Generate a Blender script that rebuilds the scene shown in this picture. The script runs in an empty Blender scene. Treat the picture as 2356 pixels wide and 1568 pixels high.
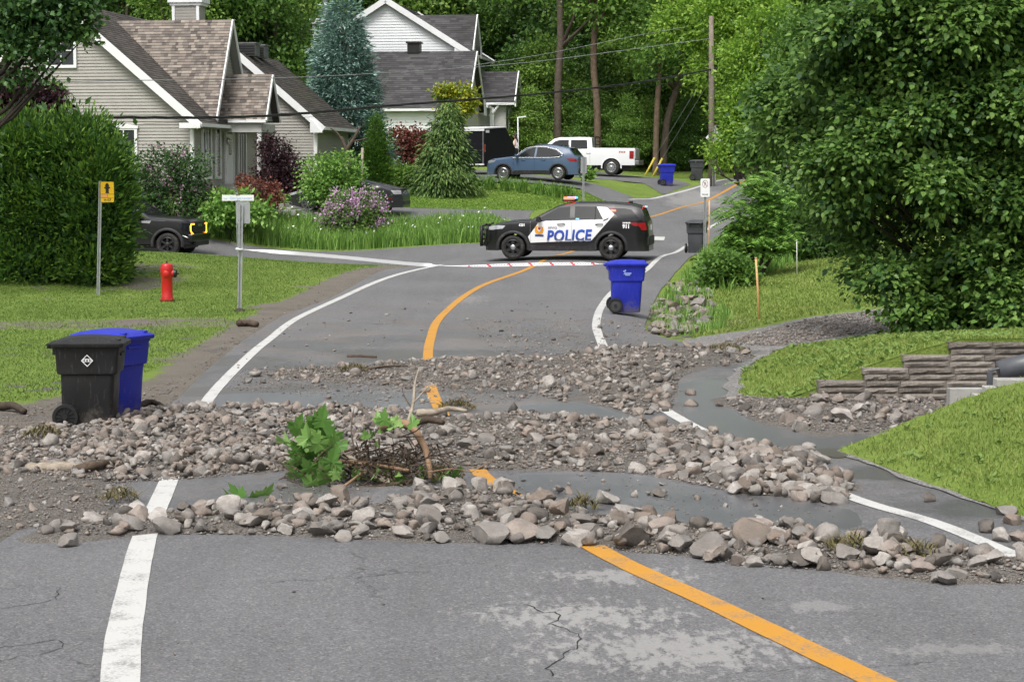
import bpy, bmesh, math, random
import numpy as np
from mathutils import Vector, Matrix
random.seed(7)
RNG = np.random.default_rng(7)
C = bpy.context.scene.collection
SC = bpy.context.scene
R = math.radians

# ------------------------------------------------------------------ camera
FPX = 4700.0                      # focal length in pixels of a 2356 px wide picture
CAMZ = 3.1
PITCH = math.atan2(399.0, FPX)
cd = bpy.data.cameras.new('camera'); cam = bpy.data.objects.new('camera', cd); C.objects.link(cam)
cd.sensor_width = 36.0; cd.lens = 36.0 * FPX / 2356.0
cd.clip_start = 0.1; cd.clip_end = 2000
cam.location = (0, 0, CAMZ); cam.rotation_euler = (math.pi / 2 - PITCH, 0, 0)
SC.camera = cam
# ------------------------------------------------------------------ overcast sky
SUN_EL, SUN_AZ = R(58), R(205)
w = bpy.data.worlds.new('World'); SC.world = w; w.use_nodes = True
nt = w.node_tree; nt.nodes.clear()
sky = nt.nodes.new('ShaderNodeTexSky'); sky.sky_type = 'NISHITA'; sky.sun_disc = False
sky.sun_elevation = SUN_EL; sky.sun_rotation = SUN_AZ; sky.dust_density = 6.0; sky.air_density = 1.0; sky.ozone_density = 1.0
hs = nt.nodes.new('ShaderNodeHueSaturation'); hs.inputs['Saturation'].default_value = 0.28
bg = nt.nodes.new('ShaderNodeBackground'); bg.inputs['Strength'].default_value = 0.125
wo = nt.nodes.new('ShaderNodeOutputWorld')
nt.links.new(sky.outputs[0], hs.inputs['Color']); nt.links.new(hs.outputs[0], bg.inputs['Color']); nt.links.new(bg.outputs[0], wo.inputs['Surface'])
sl = bpy.data.lights.new('sun', 'SUN'); sl.energy = 1.5; sl.angle = R(18); sl.color = (1.0, 0.97, 0.92)
sun = bpy.data.objects.new('sun', sl); C.objects.link(sun)
_sd = Vector((math.sin(SUN_AZ) * math.cos(SUN_EL), math.cos(SUN_AZ) * math.cos(SUN_EL), math.sin(SUN_EL)))
sun.rotation_euler = _sd.to_track_quat('Z', 'Y').to_euler()
vs = SC.view_settings; vs.view_transform = 'Standard'; vs.look = 'None'; vs.gamma = 1.0; vs.use_curve_mapping = False
vs.exposure = 0.52
SC.cycles.max_bounces = 6; SC.cycles.diffuse_bounces = 3; SC.cycles.glossy_bounces = 3
SC.cycles.transmission_bounces = 4; SC.cycles.transparent_max_bounces = 6
SC.cycles.caustics_reflective = False; SC.cycles.caustics_refractive = False
SC.cycles.use_denoising = True

# ------------------------------------------------------------------ photo geometry
_sp, _cp = math.sin(PITCH), math.cos(PITCH)
def at(px, py, d):
    a = (px - 1178.0) / FPX; b = (784.0 - py) / FPX
    return Vector((a * d, d * (_cp + b * _sp), CAMZ + d * (-_sp + b * _cp)))
def on(px, py, z=0.0):
    b = (784.0 - py) / FPX
    return at(px, py, (CAMZ - z) / (_sp - b * _cp))

# ------------------------------------------------------------------ numpy noise
_perm = np.random.default_rng(3).permutation(512)
def vnoise(x, y, seed=0):
    x = np.asarray(x, float); y = np.asarray(y, float)
    xi = np.floor(x).astype(int); yi = np.floor(y).astype(int)
    xf = x - xi; yf = y - yi
    u = xf * xf * (3 - 2 * xf); v = yf * yf * (3 - 2 * yf)
    h = lambda i, j: _perm[(_perm[(i + seed * 37) % 512] + j) % 512] / 511.0
    return (h(xi, yi) * (1 - u) + h(xi + 1, yi) * u) * (1 - v) + (h(xi, yi + 1) * (1 - u) + h(xi + 1, yi + 1) * u) * v
def fbm(x, y, o=4, seed=0):
    s = 0; a = 0.5; t = 0
    for k in range(o):
        s = s + a * vnoise(np.asarray(x) * 2 ** k, np.asarray(y) * 2 ** k, seed + k); t += a; a *= 0.5
    return s / t
def inpoly(X, Y, poly):
    ins = np.zeros(X.shape, bool); n = len(poly)
    for i in range(n):
        x0, y0 = poly[i]; x1, y1 = poly[(i + 1) % n]
        c = ((y0 > Y) != (y1 > Y)) & (X < (x1 - x0) * (Y - y0) / ((y1 - y0) + 1e-12) + x0)
        ins ^= c
    return ins
def sdpoly(X, Y, poly):
    d = np.full(X.shape, 1e9); n = len(poly)
    for i in range(n):
        x0, y0 = poly[i]; x1, y1 = poly[(i + 1) % n]
        ex, ey = x1 - x0, y1 - y0
        t = np.clip(((X - x0) * ex + (Y - y0) * ey) / (ex * ex + ey * ey + 1e-12), 0, 1)
        d = np.minimum(d, np.hypot(X - x0 - t * ex, Y - y0 - t * ey))
    return np.where(inpoly(X, Y, poly), d, -d)
def sstep(a, b, x):
    t = np.clip((x - a) / (b - a), 0, 1); return t * t * (3 - 2 * t)
def catmull(pts, n=12):
    P = [Vector(p) for p in pts]; out = []
    P = [P[0] * 2 - P[1]] + P + [P[-1] * 2 - P[-2]]
    for i in range(1, len(P) - 2):
        for k in range(n):
            t = k / n
            out.append(0.5 * ((2 * P[i]) + (-P[i - 1] + P[i + 1]) * t + (2 * P[i - 1] - 5 * P[i] + 4 * P[i + 1] - P[i + 2]) * t * t + (-P[i - 1] + 3 * P[i] - 3 * P[i + 1] + P[i + 2]) * t ** 3))
    out.append(P[-2]); return out
def resample(pts, step):
    out = [pts[0].copy()]; acc = 0
    for a, b in zip(pts, pts[1:]):
        L = (b - a).length
        if L == 0: continue
        t = step - acc
        while t <= L:
            out.append(a.lerp(b, t / L)); t += step
        acc = L - (t - step)
    return out

# ------------------------------------------------------------------ objects
def tag(o, label=None, cat=None, group=None, kind=None):
    if label: o['label'] = label
    if cat: o['category'] = cat
    if group: o['group'] = group
    if kind: o['kind'] = kind
    return o
def thing(name, label, cat, loc=(0, 0, 0), rz=0, group=None):
    o = bpy.data.objects.new(name, None); C.objects.link(o); o.empty_display_size = 0.2
    o.location = loc; o.rotation_euler = (0, 0, rz)
    return tag(o, label, cat, group)
def npmesh(name, V, F, mat=None, parent=None, smooth=False, link=True):
    V = np.asarray(V, np.float32); F = np.asarray(F, np.int32); m, k = F.shape
    me = bpy.data.meshes.new(name)
    me.vertices.add(len(V)); me.vertices.foreach_set('co', V.ravel())
    me.loops.add(m * k); me.loops.foreach_set('vertex_index', F.ravel())
    me.polygons.add(m); me.polygons.foreach_set('loop_start', np.arange(0, m * k, k, dtype=np.int32))
    me.update(calc_edges=True)
    if smooth: me.polygons.foreach_set('use_smooth', np.ones(m, bool))
    if mat: me.materials.append(mat)
    if not link: return me
    o = bpy.data.objects.new(name, me); C.objects.link(o)
    if parent: o.parent = parent
    return o
def inst(name, me, parent=None, loc=(0, 0, 0), rot=(0, 0, 0), sc=(1, 1, 1)):
    o = bpy.data.objects.new(name, me); C.objects.link(o)
    if parent: o.parent = parent
    o.location = loc; o.rotation_euler = rot; o.scale = sc if hasattr(sc, '__len__') else (sc, sc, sc)
    return o
def copy_tree(o, parent=None):
    c = o.copy(); C.objects.link(c); c.parent = parent
    for ch in [x for x in C.objects if x.parent == o]:
        copy_tree(ch, c)
    return c

class MB:
    """Collects primitives; build() links them as one mesh object."""
    def __init__(s): s.v = []; s.f = []
    def add(s, vs, fs):
        b = len(s.v); s.v += [tuple(v) for v in vs]; s.f += [tuple(b + i for i in f) for f in fs]; return s
    def box(s, c, sz, rz=0, m=None, taper=1.0):
        x, y, z = [k / 2 for k in sz]; vs = []
        for zz, t in ((-z, 1), (z, taper)):
            for xx, yy in ((-x, -y), (x, -y), (x, y), (-x, y)):
                vs.append(Vector((xx * t, yy * t, zz)))
        if rz: vs = [Matrix.Rotation(rz, 3, 'Z') @ v for v in vs]
        if m is not None: vs = [m @ v for v in vs]
        vs = [v + Vector(c) for v in vs]
        return s.add(vs, [(3, 2, 1, 0), (4, 5, 6, 7), (0, 1, 5, 4), (1, 2, 6, 5), (2, 3, 7, 6), (3, 0, 4, 7)])
    def beam(s, p0, p1, wd, th, up=(0, 0, 1)):
        p0, p1 = Vector(p0), Vector(p1); d = (p1 - p0).normalized(); up = Vector(up)
        a = d.cross(up).normalized(); b = a.cross(d).normalized()
        vs = [p + a * (i * wd / 2) + b * (j * th / 2) for p in (p0, p1) for i, j in ((-1, -1), (1, -1), (1, 1), (-1, 1))]
        return s.add(vs, [(3, 2, 1, 0), (4, 5, 6, 7), (0, 1, 5, 4), (1, 2, 6, 5), (2, 3, 7, 6), (3, 0, 4, 7)])
    def tube(s, pts, rad, n=8, cap=True):
        pts = [Vector(p) for p in pts]; k = len(pts)
        if not hasattr(rad, '__len__'): rad = [rad] * k
        ref = Vector((0, 0, 1)); vs = []
        for i, p in enumerate(pts):
            d = (pts[min(i + 1, k - 1)] - pts[max(i - 1, 0)]).normalized()
            if abs(d.dot(ref)) > 0.9: ref = Vector((1, 0, 0)) if abs(d.x) < 0.9 else Vector((0, 1, 0))
            a = d.cross(ref).normalized(); b = d.cross(a).normalized(); ref = -b if False else ref
            for j in range(n):
                t = 2 * math.pi * j / n
                vs.append(p + (a * math.cos(t) + b * math.sin(t)) * rad[i])
        fs = [(i * n + j, i * n + (j + 1) % n, (i + 1) * n + (j + 1) % n, (i + 1) * n + j) for i in range(k - 1) for j in range(n)]
        if cap: fs += [tuple(range(n - 1, -1, -1)), tuple((k - 1) * n + j for j in range(n))]
        return s.add(vs, fs)
    def lathe(s, prof, n=16, o=(0, 0, 0), axis='Z', cap=True):
        vs = []; o = Vector(o)
        for r, h in prof:
            for j in range(n):
                t = 2 * math.pi * j / n; c_, s_ = r * math.cos(t), r * math.sin(t)
                vs.append(o + Vector({'Z': (c_, s_, h), 'X': (h, c_, s_), 'Y': (s_, h, c_)}[axis]))
        k = len(prof)
        fs = [(i * n + j, i * n + (j + 1) % n, (i + 1) * n + (j + 1) % n, (i + 1) * n + j) for i in range(k - 1) for j in range(n)]
        if cap: fs += [tuple(range(n - 1, -1, -1)), tuple((k - 1) * n + j for j in range(n))]
        return s.add(vs, fs)
    def prism(s, poly, origin, U, Vv, th):
        """polygon (u,v) in a plane, thickness th along U x V"""
        o, U, Vv = Vector(origin), Vector(U), Vector(Vv); N = U.cross(Vv).normalized() * th; n = len(poly)
        a = [o + U * p[0] + Vv * p[1] for p in poly]
        return s.add(a + [q + N for q in a], [tuple(range(n - 1, -1, -1)), tuple(range(n, 2 * n))] + [(i, (i + 1) % n, n + (i + 1) % n, n + i) for i in range(n)])
    def loft(s, loops, cap=True):
        n = len(loops[0]); k = len(loops); vs = [p for l in loops for p in l]
        fs = [(i * n + j, i * n + (j + 1) % n, (i + 1) * n + (j + 1) % n, (i + 1) * n + j) for i in range(k - 1) for j in range(n)]
        if cap: fs += [tuple(range(n - 1, -1, -1)), tuple((k - 1) * n + j for j in range(n))]
        return s.add(vs, fs)
    def mesh(s, name, mat, smooth=False):
        me = bpy.data.meshes.new(name); me.from_pydata(s.v, [], s.f); me.update()
        if mat: me.materials.append(mat)
        if smooth: me.polygons.foreach_set('use_smooth', np.ones(len(me.polygons), bool))
        return me
    def build(s, name, mat, parent=None, smooth=False, bevel=0, seg=2, auto=None):
        me = s.mesh(name, mat, smooth)
        bm = bmesh.new(); bm.from_mesh(me); bmesh.ops.recalc_face_normals(bm, faces=bm.faces); bm.to_mesh(me); bm.free()
        o = bpy.data.objects.new(name, me); C.objects.link(o)
        if parent: o.parent = parent
        if bevel:
            b = o.modifiers.new('bevel', 'BEVEL'); b.width = bevel; b.segments = seg; b.limit_method = 'ANGLE'; b.angle_limit = R(40)
            me.polygons.foreach_set('use_smooth', np.ones(len(me.polygons), bool))
            w_ = o.modifiers.new('wn', 'WEIGHTED_NORMAL'); w_.keep_sharp = True
        elif auto: 
            me.polygons.foreach_set('use_smooth', np.ones(len(me.polygons), bool)); me.set_sharp_from_angle(angle=R(auto))
        return o

def rrect(hx, hy, r, z, cx=0, cy=0, q=4):
    out = []
    r = min(r, hx * .99, hy * .99)
    for sx, sy, a0 in ((1, 1, 0), (-1, 1, 90), (-1, -1, 180), (1, -1, 270)):
        for k in range(q + 1):
            a = R(a0 + 90 * k / q)
            out.append((cx + sx * (hx - r) + r * math.cos(a), cy + sy * (hy - r) + r * math.sin(a), z))
    return out

# ------------------------------------------------------------------ materials
def newmat(name):
    m = bpy.data.materials.new(name); m.use_nodes = True
    return m, m.node_tree, m.node_tree.nodes['Principled BSDF']
def nd(t, typ, **kw):
    n = t.nodes.new(typ)
    for k, v in kw.items(): setattr(n, k, v)
    return n
def mixc(t, fac, a, b, blend='MIX'):
    n = t.nodes.new('ShaderNodeMix'); n.data_type = 'RGBA'; n.blend_type = blend
    for sock, v in ((n.inputs[0], fac), (n.inputs[6], a), (n.inputs[7], b)):
        if isinstance(v, (int, float)): sock.default_value = v
        elif isinstance(v, (tuple, list)): sock.default_value = (*v[:3], 1)
        else: t.links.new(v, sock)
    return n.outputs[2]
def math_(t, op, a, b=None, clamp=False):
    n = t.nodes.new('ShaderNodeMath'); n.operation = op; n.use_clamp = clamp
    for i, v in enumerate((a, b)):
        if v is None: continue
        if isinstance(v, (int, float)): n.inputs[i].default_value = v
        else: t.links.new(v, n.inputs[i])
    return n.outputs[0]
def ramp(t, fac, stops, interp='LINEAR'):
    n = t.nodes.new('ShaderNodeValToRGB'); n.color_ramp.interpolation = interp
    e = n.color_ramp.elements
    while len(e) < len(stops): e.new(0.5)
    for q, (p, c) in zip(e, stops):
        q.position = p; q.color = (*c, 1) if hasattr(c, '__len__') else (c, c, c, 1)
    t.links.new(fac, n.inputs[0]); return n.outputs[0]
def coords(t, kind='Object', scale=None):
    tc = t.nodes.new('ShaderNodeTexCoord')
    o = tc.outputs[kind]
    if scale:
        mp = t.nodes.new('ShaderNodeMapping'); mp.inputs['Scale'].default_value = scale if hasattr(scale, '__len__') else (scale,) * 3
        t.links.new(o, mp.inputs[0]); o = mp.outputs[0]
    return o
def noise(t, vec, scale, detail=4, rough=0.55, dist=0):
    n = t.nodes.new('ShaderNodeTexNoise'); n.inputs['Scale'].default_value = scale; n.inputs['Detail'].default_value = detail
    n.inputs['Roughness'].default_value = rough; n.inputs['Distortion'].default_value = dist
    if vec is not None: t.links.new(vec, n.inputs['Vector'])
    return n.outputs[0]
def bump(t, bs, h, strength=0.3, dist=0.02):
    b = t.nodes.new('ShaderNodeBump'); b.inputs['Strength'].default_value = strength; b.inputs['Distance'].default_value = dist
    t.links.new(h, b.inputs['Height']); t.links.new(b.outputs[0], bs.inputs['Normal'])
def simple(name, c, rough=0.5, var=0.12, scale=6, bmp=0, bscale=60, spec=0.4, metal=0, coat=0, dirt=None):
    m, t, b = newmat(name)
    co = coords(t); n = noise(t, co, scale)
    lo = tuple(x * (1 - var) for x in c); hi = tuple(min(1, x * (1 + var)) for x in c)
    col = ramp(t, n, [(0.3, lo), (0.7, hi)])
    if dirt:
        dn = ramp(t, noise(t, co, dirt[2], 6, 0.65), [(dirt[3], 0.0), (dirt[3] + .15, 1.0)])
        col = mixc(t, math_(t, 'MULTIPLY', dn, dirt[1]), col, dirt[0])
    t.links.new(col, b.inputs['Base Color'])
    b.inputs['Roughness'].default_value = rough; b.inputs['Metallic'].default_value = metal
    b.inputs['Specular IOR Level'].default_value = spec; b.inputs['Coat Weight'].default_value = coat; b.inputs['Coat Roughness'].default_value = 0.05
    if bmp: bump(t, b, noise(t, co, bscale, 6), bmp, 0.02)
    return m
def emis(name, c, st):
    m, t, b = newmat(name)
    b.inputs['Base Color'].default_value = (*c, 1); b.inputs['Emission Color'].default_value = (*c, 1); b.inputs['Emission Strength'].default_value = st
    return m
def leafmat(name, stops, rough=0.45, trans=0.25, spec=0.35, obj=0.0, k=1.55):
    """leaf colour runs over stops with a random value per leaf; larger patches from noise"""
    m, t, b = newmat(name); stops = [tuple(min(.8, x * k) for x in s_) for s_ in stops]
    g = t.nodes.new('ShaderNodeNewGeometry')
    n = noise(t, coords(t), 0.9, 2)
    f = math_(t, 'ADD', math_(t, 'MULTIPLY', g.outputs['Random Per Island'], 0.6), math_(t, 'MULTIPLY', math_(t, 'SUBTRACT', n, 0.2), 0.7))
    if obj:
        oi = t.nodes.new('ShaderNodeObjectInfo')
        f = math_(t, 'ADD', math_(t, 'MULTIPLY', f, 1 - obj * .5), math_(t, 'MULTIPLY', math_(t, 'SUBTRACT', oi.outputs['Random'], 0.35), obj))
    col = ramp(t, f, [((i + 0.0) / (len(stops) - 1), s) for i, s in enumerate(stops)])
    t.links.new(col, b.inputs['Base Color'])
    b.inputs['Roughness'].default_value = rough; b.inputs['Specular IOR Level'].default_value = spec
    tr = t.nodes.new('ShaderNodeBsdfTranslucent'); t.links.new(col, tr.inputs[0])
    mx = t.nodes.new('ShaderNodeMixShader'); mx.inputs[0].default_value = trans
    out = t.nodes['Material Output']
    t.links.new(b.outputs[0], mx.inputs[1]); t.links.new(tr.outputs[0], mx.inputs[2]); t.links.new(mx.outputs[0], out.inputs[0])
    return m

M = {}
M['white'] = simple('white_paint', (.80, .81, .82), .45, .04)
M['trim'] = simple('white_trim', (.80, .81, .82), .5, .05, 2)
M['galv'] = simple('galvanised_steel', (.42, .44, .45), .42, .15, 8, metal=.6)
M['alu'] = simple('sign_back_aluminium', (.38, .40, .41), .5, .06, 3, metal=.5)
M['black'] = simple('black_plastic', (.018, .018, .019), .45, .2, 10)
M['rubber'] = simple('tyre_rubber', (.022, .021, .02), .75, .25, 12, dirt=((.09, .08, .07), .5, 6, .5))
M['chrome'] = simple('bright_metal', (.62, .63, .64), .25, .05, metal=1)
M['rim'] = simple('silver_rim', (.5, .51, .52), .3, .05, metal=.8)
M['glass'] = simple('car_glass', (.014, .016, .018), .06, .1, spec=.32)
M['wglass'] = simple('window_glass', (.035, .04, .045), .05, .2, 2, spec=.7)
M['concrete'] = simple('concrete', (.36, .35, .33), .85, .15, 5, .4, 60)
M['steelrough'] = simple('dull_metal', (.2, .2, .2), .5, .2, metal=.5)
# ------------------------------------------------------------------ terrain heights
_cp_list = []
for Y in (0, 8, 16, 24, 32, 40, 47):
    for X in (-14, -7, -2, 3, 8, 15):
        _cp_list.append((X, Y, 0.0 if X > -10 else 0.05))
def _ctl(px, py, d): p = at(px, py, d); _cp_list.append((p.x, p.y, p.z))
for q in ((1020, 610, 62.7), (1300, 592, 63.5), (1490, 622, 60), (1500, 500, 84), (1670, 440, 102), (1474, 456, 97), (1590, 560, 73), (1690, 500, 82),
          (1603, 583, 68), (1535, 425, 104), (1600, 418, 115), (384, 693, 47.9), (226, 678, 49), (305, 579, 59), (100, 585, 58), (300, 592, 70), (120, 592, 72), (480, 594, 65), (560, 607, 65.5), (700, 609, 65),
          (880, 612, 64.5), (400, 588, 71), (600, 585, 73), (800, 581, 73), (1000, 569, 72), (1100, 560, 72), (800, 481, 81), (950, 478, 84), (1190, 490, 80), (680, 485, 79),
          (1050, 470, 88), (1200, 431, 94), (1120, 412, 97), (1240, 415, 98), (1330, 420, 98), (1400, 404, 110), (1300, 402, 110), (1500, 408, 112),
          (443, 450, 78), (300, 440, 78), (560, 440, 88), (640, 500, 77), (720, 525, 77), (900, 530, 77), (1050, 520, 77), (1000, 440, 94), (880, 440, 92),
          (1742, 730, 42), (1833, 638, 53), (1980, 610, 52), (1900, 580, 60), (2200, 560, 60)):
    _ctl(*q)
_cp_list += [(-30, 60, .5), (-24, 72, 0.1), (-30, 80, 2.2), (-30, 110, 3.0), (-10, 112, 3.2), (0, 114, 3.35), (0, 130, 3.6), (25, 130, 4.5), (-30, 135, 4.0), (-60, 140, 5), (60, 140, 7),
             (22, 60, 2.5), (25, 85, 3.2), (25, 105, 3.5), (14, 112, 2.6), (40, 60, 4), (-60, 60, 2), (-60, 20, 0.5), (60, 20, 2), (0, 175, 9), (40, 180, 12), (-50, 180, 11),
             (0, 230, 24), (80, 230, 28), (-80, 230, 26), (0, 300, 42), (100, 300, 46), (-100, 300, 44), (-100, 150, 9), (100, 150, 12), (0, -15, 0), (30, -15, .3), (-30, -15, .1)]
_cp_arr = np.array(_cp_list)
def _tps_fit(P, lam=2.0):
    n = len(P); d = np.hypot(P[:, None, 0] - P[None, :, 0], P[:, None, 1] - P[None, :, 1])
    K = np.where(d > 0, d * d * np.log(d + 1e-9), 0) + lam * np.eye(n)
    Q = np.c_[np.ones(n), P[:, :2]]
    A = np.block([[K, Q], [Q.T, np.zeros((3, 3))]])
    return np.linalg.solve(A, np.r_[P[:, 2], 0, 0, 0])
_tw = _tps_fit(_cp_arr)
_ditch = on(1585, 712)
def H(x, y):
    x = np.asarray(x, float); y = np.asarray(y, float); sh = np.broadcast(x, y).shape
    X = np.broadcast_to(x, sh).ravel(); Y = np.broadcast_to(y, sh).ravel(); out = np.zeros(len(X))
    for i in range(0, len(X), 20000):
        xx, yy = X[i:i + 20000], Y[i:i + 20000]
        d = np.hypot(xx[:, None] - _cp_arr[None, :, 0], yy[:, None] - _cp_arr[None, :, 1])
        out[i:i + 20000] = (np.where(d > 0, d * d * np.log(d + 1e-9), 0) @ _tw[:-3]) + _tw[-3] + _tw[-2] * xx + _tw[-1] * yy
    flat = sstep(50, 40, Y) * sstep(-12, -9, X) * sstep(13, 9.5, X)
    out = out * (1 - flat)
    out += -0.38 * np.exp(-(((X - _ditch.x - 0.25 * (Y - _ditch.y) * .35) / 1.0) ** 2 + ((Y - _ditch.y) / 5.0) ** 4))
    return out.reshape(sh) if sh else float(out[0])
def gz(x, y): return float(H(np.array([x]), np.array([y]))[0])
def grd(px, py, d):
    """point on the terrain below/above the pixel at depth d"""
    p = at(px, py, d); return Vector((p.x, p.y, gz(p.x, p.y)))

# ---- roads (outlines read off the photograph, then laid on the terrain)
def P2(px, py, d=None):
    p = on(px, py) if d is None else at(px, py, d); return Vector((p.x, p.y, 0))
left_line = catmull([Vector((-.55, 2, 0)), Vector((-1.42, 7, 0)), P2(277, 1568), P2(297, 1400), P2(333, 1240), P2(376, 1140), P2(432, 1010), P2(487, 912), P2(570, 825), P2(620, 783), P2(700, 726), P2(850, 664), P2(1020, 608, 62.8)], 10)
centre_line = catmull([Vector((6.6, 0, 0)), Vector((4.3, 6, 0)), P2(2000, 1568), P2(1650, 1400), P2(1385, 1275), P2(1150, 1125), P2(1092, 1075), P2(1000, 920), P2(986, 850), P2(990, 785), P2(1020, 725), P2(1110, 660), P2(1255, 606, 63), P2(1375, 545, 74), P2(1500, 500, 84), P2(1670, 440, 102), P2(1850, 400, 125)], 10)
right_line = catmull([Vector((9.5, 8, 0)), P2(2660, 1420), P2(2356, 1293), P2(2150, 1208), P2(1955, 1148), P2(1720, 1045), P2(1560, 965), P2(1475, 905), P2(1405, 830), P2(1380, 780), P2(1372, 745), P2(1385, 705), P2(1420, 665), P2(1490, 622, 60), P2(1590, 561, 73), P2(1690, 500, 82), P2(1850, 445, 96)], 10)
far_left_line = catmull([P2(1448, 462, 94), P2(1520, 446, 98), P2(1600, 432, 103), P2(1680, 419, 110), P2(1850, 400, 128)], 8)
left_edge = [Vector((-9, 2, 0)), Vector((-9, 9, 0)), P2(-300, 1500), P2(-60, 1290), P2(60, 1215), P2(180, 1110), P2(300, 1010), P2(415, 915), P2(480, 850), P2(560, 785), P2(650, 728), P2(760, 688), P2(880, 638), P2(985, 605, 63.2),
             P2(1110, 561, 72), P2(1200, 540, 75), P2(1300, 490, 84), P2(1420, 464, 94), P2(1520, 443, 98.5), P2(1600, 428, 104), P2(1680, 416, 111), P2(1850, 396, 129)]
right_edge = [Vector((14, 2, 0)), Vector((13, 8, 0)), Vector((9, 14, 0)), Vector((8.5, 18, 0)), Vector((8.5, 22, 0)), Vector((8.5, 26, 0)), Vector((7.5, 29, 0)), Vector((5.5, 33, 0)), P2(1640, 800), P2(1530, 780), P2(1488, 760), P2(1484, 730), P2(1500, 690), P2(1555, 630, 58.5), P2(1610, 590, 67), P2(1650, 555, 73), P2(1720, 510, 81), P2(1860, 455, 95)]
road_poly = [(p.x, p.y) for p in left_edge] + [(p.x, p.y) for p in reversed(right_edge)]
ss_near = [P2(985, 605, 63.2), P2(880, 614, 64.3), P2(700, 612, 65), P2(560, 608, 65.5), P2(480, 594, 66), P2(300, 585, 66.5), P2(-200, 580, 67)]
ss_far = [P2(-200, 580, 75.5), P2(300, 586, 74.5), P2(480, 588, 74), P2(700, 588, 73.6), P2(900, 577, 73), P2(1110, 561, 72)]
ss_poly = [(p.x, p.y) for p in ss_near + ss_far]
dw1 = [(p.x, p.y) for p in (P2(1215, 503, 77.5), P2(950, 487, 78.5), P2(660, 490, 78.4), P2(640, 470, 83), P2(950, 476, 83.5), P2(1230, 488, 84.5))]
dw2 = [(p.x, p.y) for p in (P2(1400, 465, 91.5), P2(1330, 425, 96), P2(1050, 420, 96), P2(1020, 400, 107), P2(1180, 400, 107), P2(1340, 412, 100.5), P2(1460, 447, 96.5))]
dw3 = [(p.x, p.y) for p in (P2(1525, 442, 99), P2(1480, 420, 104), P2(1250, 410, 107), P2(1200, 400, 116), P2(1480, 402, 116), P2(1590, 427, 105))]
gravel_poly = [(p.x, p.y) for p in (P2(1575, 805), P2(1570, 782), P2(1680, 765), P2(1850, 733), P2(2000, 712), P2(2300, 686), P2(2300, 735), P2(2090, 752), P2(1800, 802), P2(1740, 822))]
dw_right = [(p.x, p.y) for p in (P2(1700, 1060), P2(1660, 940), P2(1750, 945), P2(2000, 960), P2(2500, 960), P2(2500, 1040), P2(1960, 1045), P2(1800, 1080))]

def drape(name, poly, off, step, mat, parent=None, jitter=0.0, hf=None, clipf=None):
    """grid of squares clipped to an outline and laid on the terrain"""
    P = np.array(poly); x0, y0 = P.min(0); x1, y1 = P.max(0)
    nx = max(2, int((x1 - x0) / step) + 2); ny = max(2, int((y1 - y0) / step) + 2)
    X, Y = np.meshgrid(x0 + np.arange(nx) * step, y0 + np.arange(ny) * step)
    bm = bmesh.new()
    S = sdpoly(X, Y, poly)
    # pull vertices just outside the outline onto it
    keep = S > -step * 1.01
    gx = (sdpoly(X + .02, Y, poly) - sdpoly(X - .02, Y, poly)) / .04; gy = (sdpoly(X, Y + .02, poly) - sdpoly(X, Y - .02, poly)) / .04
    mv = (S < 0) & keep
    X = np.where(mv, X - gx * S, X); Y = np.where(mv, Y - gy * S, Y)
    Z = (hf or H)(X, Y) + off
    idx = -np.ones(X.shape, int); idx[keep] = np.arange(keep.sum())
    V = np.c_[X[keep], Y[keep], Z[keep]]
    a, b_, c_, d_ = idx[:-1, :-1], idx[:-1, 1:], idx[1:, 1:], idx[1:, :-1]
    # a quad counts when its middle is near or in the outline
    mid = (S[:-1, :-1] + S[:-1, 1:] + S[1:, 1:] + S[1:, :-1]) / 4
    ok = (a >= 0) & (b_ >= 0) & (c_ >= 0) & (d_ >= 0) & (mid > -step * 0.75)
    F = np.c_[a[ok], b_[ok], c_[ok], d_[ok]]
    bm.free()
    return npmesh(name, V, F, mat, parent, smooth=True)
def ribbon(name, pts, width, off, mat, parent=None, hf=None, i0=0, i1=None, wob=0.0, step=.25):
    pts = resample(pts, step)[i0:i1]; V = []; F = []
    n = len(pts)
    T = [(pts[min(i + 1, n - 1)] - pts[max(i - 1, 0)]).normalized() for i in range(n)]
    A = np.array([(p.x, p.y) for p in pts]); N = np.array([(-t.y, t.x) for t in T])
    wid = np.interp(A[:, 1], [13, 22], [width[0], width[1]])[:, None] if hasattr(width, '__len__') else width
    wv = wid / 2 * (1 + wob * (fbm(np.arange(n) * .7, np.zeros(n), 3, 9) - .5)[:, None])
    L = A + N * wv; Rr = A - N * wv
    zl = (hf or H)(L[:, 0], L[:, 1]) + off; zr = (hf or H)(Rr[:, 0], Rr[:, 1]) + off
    V = np.empty((2 * n, 3)); V[0::2] = np.c_[L, zl]; V[1::2] = np.c_[Rr, zr]
    k = np.arange(n - 1) * 2
    return npmesh(name, V, np.c_[k, k + 1, k + 3, k + 2], mat, parent, smooth=True)

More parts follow.
